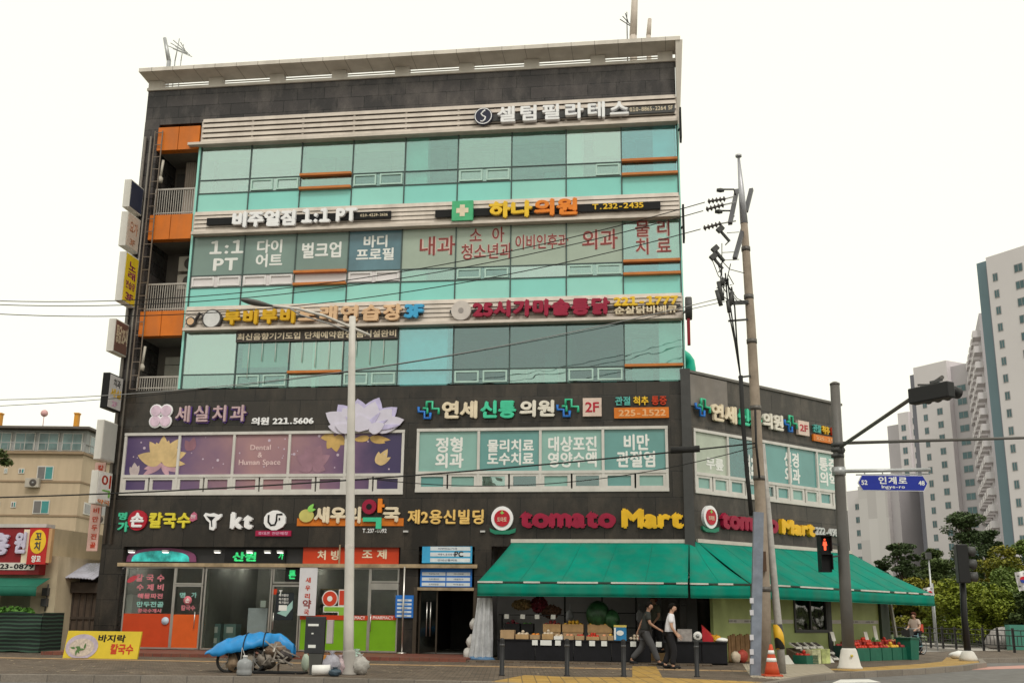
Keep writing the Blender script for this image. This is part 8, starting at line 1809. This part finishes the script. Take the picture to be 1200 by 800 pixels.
# national flags and lamp poles
def flag(label, px, py0, py1, Y_, w):
    P = P_at(px, Y_); P.z = .13; zt, zb = AT(px, py0, Y_).z, AT(px, py1, Y_).z; h = zt-zb
    t = thing('flag', label, 'flag', WO, P); MB().tube([P, Vector((P.x, Y_, zt+.15))], .035, 8).build('pole', GALV, t)
    def ff(a, b): return Vector((P.x-.03-w*a*(1-.25*b), Y_-.05+.07*math.sin(a*7+b*2), zt-h*b-.12*a*h))
    MB().grid(ff, 14, 8).build('cloth', mat('flag_white', (0.75, 0.74, 0.76), 0.8), t)
    c = ff(.5, .45); r = h*.18
    MB().plate([(c.x+r*math.cos(a*.3142), c.z+r*math.sin(a*.3142)) for a in range(11)], c.y-.09, c.y-.075).build('red_half', mat('flag_red', (0.5, 0.02, 0.03)), t); MB().plate([(c.x-r*math.cos(a*.3142), c.z-r*math.sin(a*.3142)) for a in range(11)], c.y-.09, c.y-.075).build('blue_half', mat('flag_blue', (0.02, 0.05, 0.3)), t)
    tb = MB()
    for a, b in ((.15, .15), (.85, .2), (.15, .75), (.85, .75)): q = ff(a, b); tb.box(q.x-.05, q.x+.05, q.y-.08, q.y-.07, q.z-.02, q.z+.02)
    tb.build('bar_mark', BLACK, t)
flag('white national flag on a pole beyond the fence, near the rider', 1096, 687, 702, 51, .42)
flag('white national flag at the picture edge beside the boulders', 1208, 668, 690, 50, .5)
for px, y0, lab in ((1094, 655, 'thin grey lamp pole rising among the maples'),):
    P = P_at(px, 57); z1 = AT(px, y0, 57).z; t = thing('park_lamp', lab, 'street lamp', WO, P); MB().tube([P, Vector((P.x, P.y, z1))], [.06, .04], 8).build('post', GALV, t); MB().box(P.x-.12, P.x+.12, 56.88, 57.12, z1, z1+.35).build('lamp_head', DARK, t)
q = P_at(1192, 53); gb2 = MB().box(q.x-.5, q.x+.5, 52.8, 53.3, .13, 1.3); gb2.single('utility_box', 'teal utility box beside the flag at the picture edge', 'utility box', mat('box_teal', (0.06, 0.22, 0.17), 0.5), WO)
# leaves of a street tree reaching in beside the beige block
P = Vector((AT(-70, 700, 40).x, 40, .15)); t = thing('street_tree', 'street tree whose branch tip reaches in beside the beige block', 'tree', WO, P)
zz = AT(0, 530, 40).z; MB().tube([P, P+Vector((.1, 0, zz*.6)), P+Vector((.5, 0, zz))], [.16, .12, .05], 9).tube([P+Vector((.2, 0, zz*.7)), Vector((AT(-5, 530, 40).x, 40, zz))], [.07, .02], 7).build('trunk', BARK, t)
cl = [(Vector((AT(x, y, 40).x, 40+dy, AT(x, y, 40).z)), (.45*s, .45*s, .28*s)) for x, y, dy, s in ((-2, 532, 0, .75), (3, 540, .3, .5), (-30, 520, .5, 1.6), (-50, 500, -.5, 2.2), (-70, 470, .2, 2.6), (-90, 500, 1, 2.6), (-60, 540, -.8, 2), (-25, 548, 0, 1.4))]
crown(cl, .09, 160).build('crown', LM['dark'], t)

# things standing inside the shops
u0, u1 = FR.p(290, 728, -.7)[0], FR.p(312.5, 728, -.7)[0]; z0, z1 = FR.p(300, 745, -.7)[1], FR.p(300, 712, -.7)[1]
pn = thing('display_board', 'white display panel leaning inside the phone shop window', 'panel', FR, ((u0+u1)/2, .75, .27)); MB().box(u0, u1, .7, .76, z0, z1).build('panel', mat('panel_white', (0.66, 0.66, 0.74), 0.4), pn)
MB().box(u0+.05, u0+.1, .72, .76, .25, z0).box(u1-.1, u1-.05, .72, .76, .25, z0).build('stand', GREY, pn)
u0, u1 = FR.p(305, 710, -.5)[0], FR.p(311, 710, -.5)[0]; z0 = FR.p(305, 711, -.5)[1]; MB().box(u0, u1, .5, .52, z0, z0+.22).single('paper_notice', 'small white notice on the glass above the display panel', 'notice', LETW, FR)
u0, u1 = FR.p(139.5, 706, -.6)[0]+.1, FR.p(155, 706, -.6)[0]; z1 = FR.p(147, 696, -.6)[1]
rf = thing('refrigerator', 'pale refrigerator inside the noodle shop window', 'refrigerator', FR, ((u0+u1)/2, .9, .25)); MB().box(u0, u1, .6, 1.2, .25, z1).build('body', WHITE, rf); MB().box(u1-.08, u1-.05, .57, .6, .9, 1.4).build('handle', GREY, rf)
for k, (px0, px1, lab) in enumerate(((242, 258, 'glass counter with pale boxes inside the phone shop'), (262, 276, 'second glass counter inside the phone shop'))):
    u0, u1 = FR.p(px0, 740, -1.2)[0], FR.p(px1, 740, -1.2)[0]; ct = thing('shop_counter', lab, 'counter', FR, ((u0+u1)/2, 1.4, .25)); MB().box(u0, u1, 1.2, 1.7, .25, 1.1).build('case', mat('counter_teal', (0.2, 0.3, 0.3), 0.3), ct)
    MB().box(u0+.1, u1-.1, 1.19, 1.2, .8, 1.0).box(u0+.1, u1-.1, 1.19, 1.2, .45, .62).build('box_row', WHITE, ct)
u0, u1 = FR.p(371, 690, -2)[0], FR.p(400, 690, -2)[0]
sh = thing('medicine_shelf', 'wooden medicine shelf inside the pharmacy', 'shelf', FR, ((u0+u1)/2, 2.3, .25)); sb_ = MB()
for z in (.3, .8, 1.3, 1.8, 2.3): sb_.box(u0, u1, 2.1, 2.5, z, z+.04)
sb_.box(u0, u0+.04, 2.1, 2.5, .25, 2.34).box(u1-.04, u1, 2.1, 2.5, .25, 2.34); sb_.build('shelf_boards', WOODC, sh)
pk_ = MB(); 
for z in (.34, .84, 1.34, 1.84):
    x = u0+.08
    while x < u1-.2: w = random.uniform(.08, .16); pk_.box(x, x+w, 2.15, 2.4, z, z+random.uniform(.2, .36)); x += w+.02
pk_.build('medicine_boxes', mat('medicine_mix', (0.5, 0.42, 0.36), 0.5, 0, 0.9, 9), sh)

# ------------------------------------------------------------------ unseen row across the street, added to darken the shop glass reflections
rs2 = random.Random(3)
for i, (x0, x1, h, col, lab) in enumerate(((-62, -40, 9, (.3, .25, .2), 'unseen brown low block added across the street, far along the shop windows'), (-38, -17, 12.5, (.4, .38, .35), 'unseen grey block added across the street facing the noodle shop'), (-15, -2.5, 7.5, (.25, .16, .12), 'unseen brick house added across the street facing the entrance'), (3.5, 22, 13, (.42, .4, .36), 'unseen pale block added across the street facing the mart'), (24, 50, 10, (.28, .26, .25), 'unseen dark block added across the street facing the corner'))):
    t = thing('unseen_street_building', lab, 'building', WO, ((x0+x1)/2, -16, 0)); MB().box(x0, x1, -22, -12, 0, h).build('wall', mat('far_wall_%s' % ('brown', 'grey', 'brick', 'pale', 'dark')[i], col, .8, 0, .15, .5, grime=.3), t)
    z = 1.0
    while z < h-1.6:
        x = x0+1
        while x < x1-2: MB().box(x, x+1.6, -12.0, -11.93, z, z+1.5).build('window', VGLASS2 if False else mat('far_window', (.05, .07, .08), .2), t); x += 2.6
        z += 3.1
# leaves and scraps blown along the kerb
lm_ = MB(); rl2 = random.Random(9)
for k in range(150):
    px = rl2.uniform(0, 900); q = G(px, rl2.choice((rl2.uniform(780, 790), rl2.uniform(772, 790)))); z = .162 if px > 560 else .158
    a = rl2.uniform(0, 6.28); r = rl2.uniform(.025, .07); lm_.add([(q.x+r*math.cos(a), q.y+r*math.sin(a), z+.012), (q.x+r*.6*math.cos(a+1.6), q.y+r*.6*math.sin(a+1.6), z+.004), (q.x-r*math.cos(a), q.y-r*math.sin(a), z+.016), (q.x-r*.6*math.cos(a+1.6), q.y-r*.6*math.sin(a+1.6), z+.006)], [(0, 1, 2, 3)])
o = lm_.build('leaf_litter', mat('dry_litter', (0.3, 0.24, 0.16), .8, 0, .6, 3)); o['kind'] = 'stuff'; tag(o, 'dry leaves and paper scraps scattered over the pavement', 'litter')
# crates stacked under and behind, carrier bags hung on the rack
for k, (px, lab) in enumerate(((668, 'clear carrier bag hung on the rack post behind the peaches'), (712, 'white carrier bag hung on the rack beside the watermelons'), (750, 'grey carrier bag hung at the end of the rack'))):
    q = FR.p(px, 722, -.2); mb = MB().ball((q[0], .12, q[1]), (.13, .07, .2), 12, 9, .1); mb.tube([(q[0], .12, q[1]+.18), (q[0], .2, q[1]+.4)], .015, 5)
    mb.single('carrier_bag', lab, 'bag', mat('bag_clear', (.38, .38, .4), .4, 0, .2, 9, .6), FR, 'carrier bags on the market rack')
for k, (px, py, fk, lab) in enumerate(((745, 742, 'pale', 'pale fruit heap near the end of the long stand'), (754, 744, 'crimson', 'crimson fruit heap at the end of the long stand'))):
    q = FR.p(px, py, offS-.5); u = q[0]; z = zS+.012
    fruit('fruit_pile', FR, u-.2, u+.2, -offS+.3, -offS+.6, z, .05, FM[fk], lab)

# tube lamps burning inside the shops
for k, (px, y, lab) in enumerate(((190, 2.2, 'lit tube lamp on the noodle shop ceiling'), (262, 1.8, 'lit tube lamp at the front of the phone shop ceiling'), (290, 3.4, 'lit tube lamp deep in the phone shop'), (385, 2.0, 'lit tube lamp on the pharmacy ceiling at the banner end'), (440, 2.8, 'lit tube lamp on the pharmacy ceiling at the door end'))):
    u = FR.p(px, 670, -y)[0]; t = thing('ceiling_lamp', lab, 'lamp', FR, (u, y, 3.3), 'tube lamps in the shops')
    MB().box(u-.65, u+.65, y-.07, y+.07, 3.36, 3.44).build('housing', WHITE, t); MB().tube([(u-.6, y, 3.33), (u+.6, y, 3.33)], .022, 8).build('tube', mat('lit_tube', (1, .96, .88), .5, emit=70, var=.01), t)

u0, u1 = FR.p(586, 719, offS-.8)[0], FR.p(662, 719, offS-.8)[0]; z = FR.p(620, 719.5, offS-.8)[1]
rs_h = thing('rear_shelf', 'dark shelf holding the dried greens and peppers at the back of the long stand', 'shelf', FR, ((u0+u1)/2, -offS+.8, zS+.011))
MB().box(u0, u1, -offS+.5, -offS+1.12, z-.03, z).build('board', BLACK, rs_h)
for u in (u0+.03, u1-.03): MB().box(u-.02, u+.02, -offS+1.07, -offS+1.12, zS+.011, z-.031).build('leg', BLACK, rs_h)
for k, u in enumerate((u0+.25, u0+.75, u0+1.2, u0+1.7)): MB().box(u-.07, u+.07, -offS+.488, -offS+.498, z-.13, z-.0).single('price_tag', 'white price tag on the dark rear shelf', 'price tag', LETW, FR, 'price tags on the rear shelf')
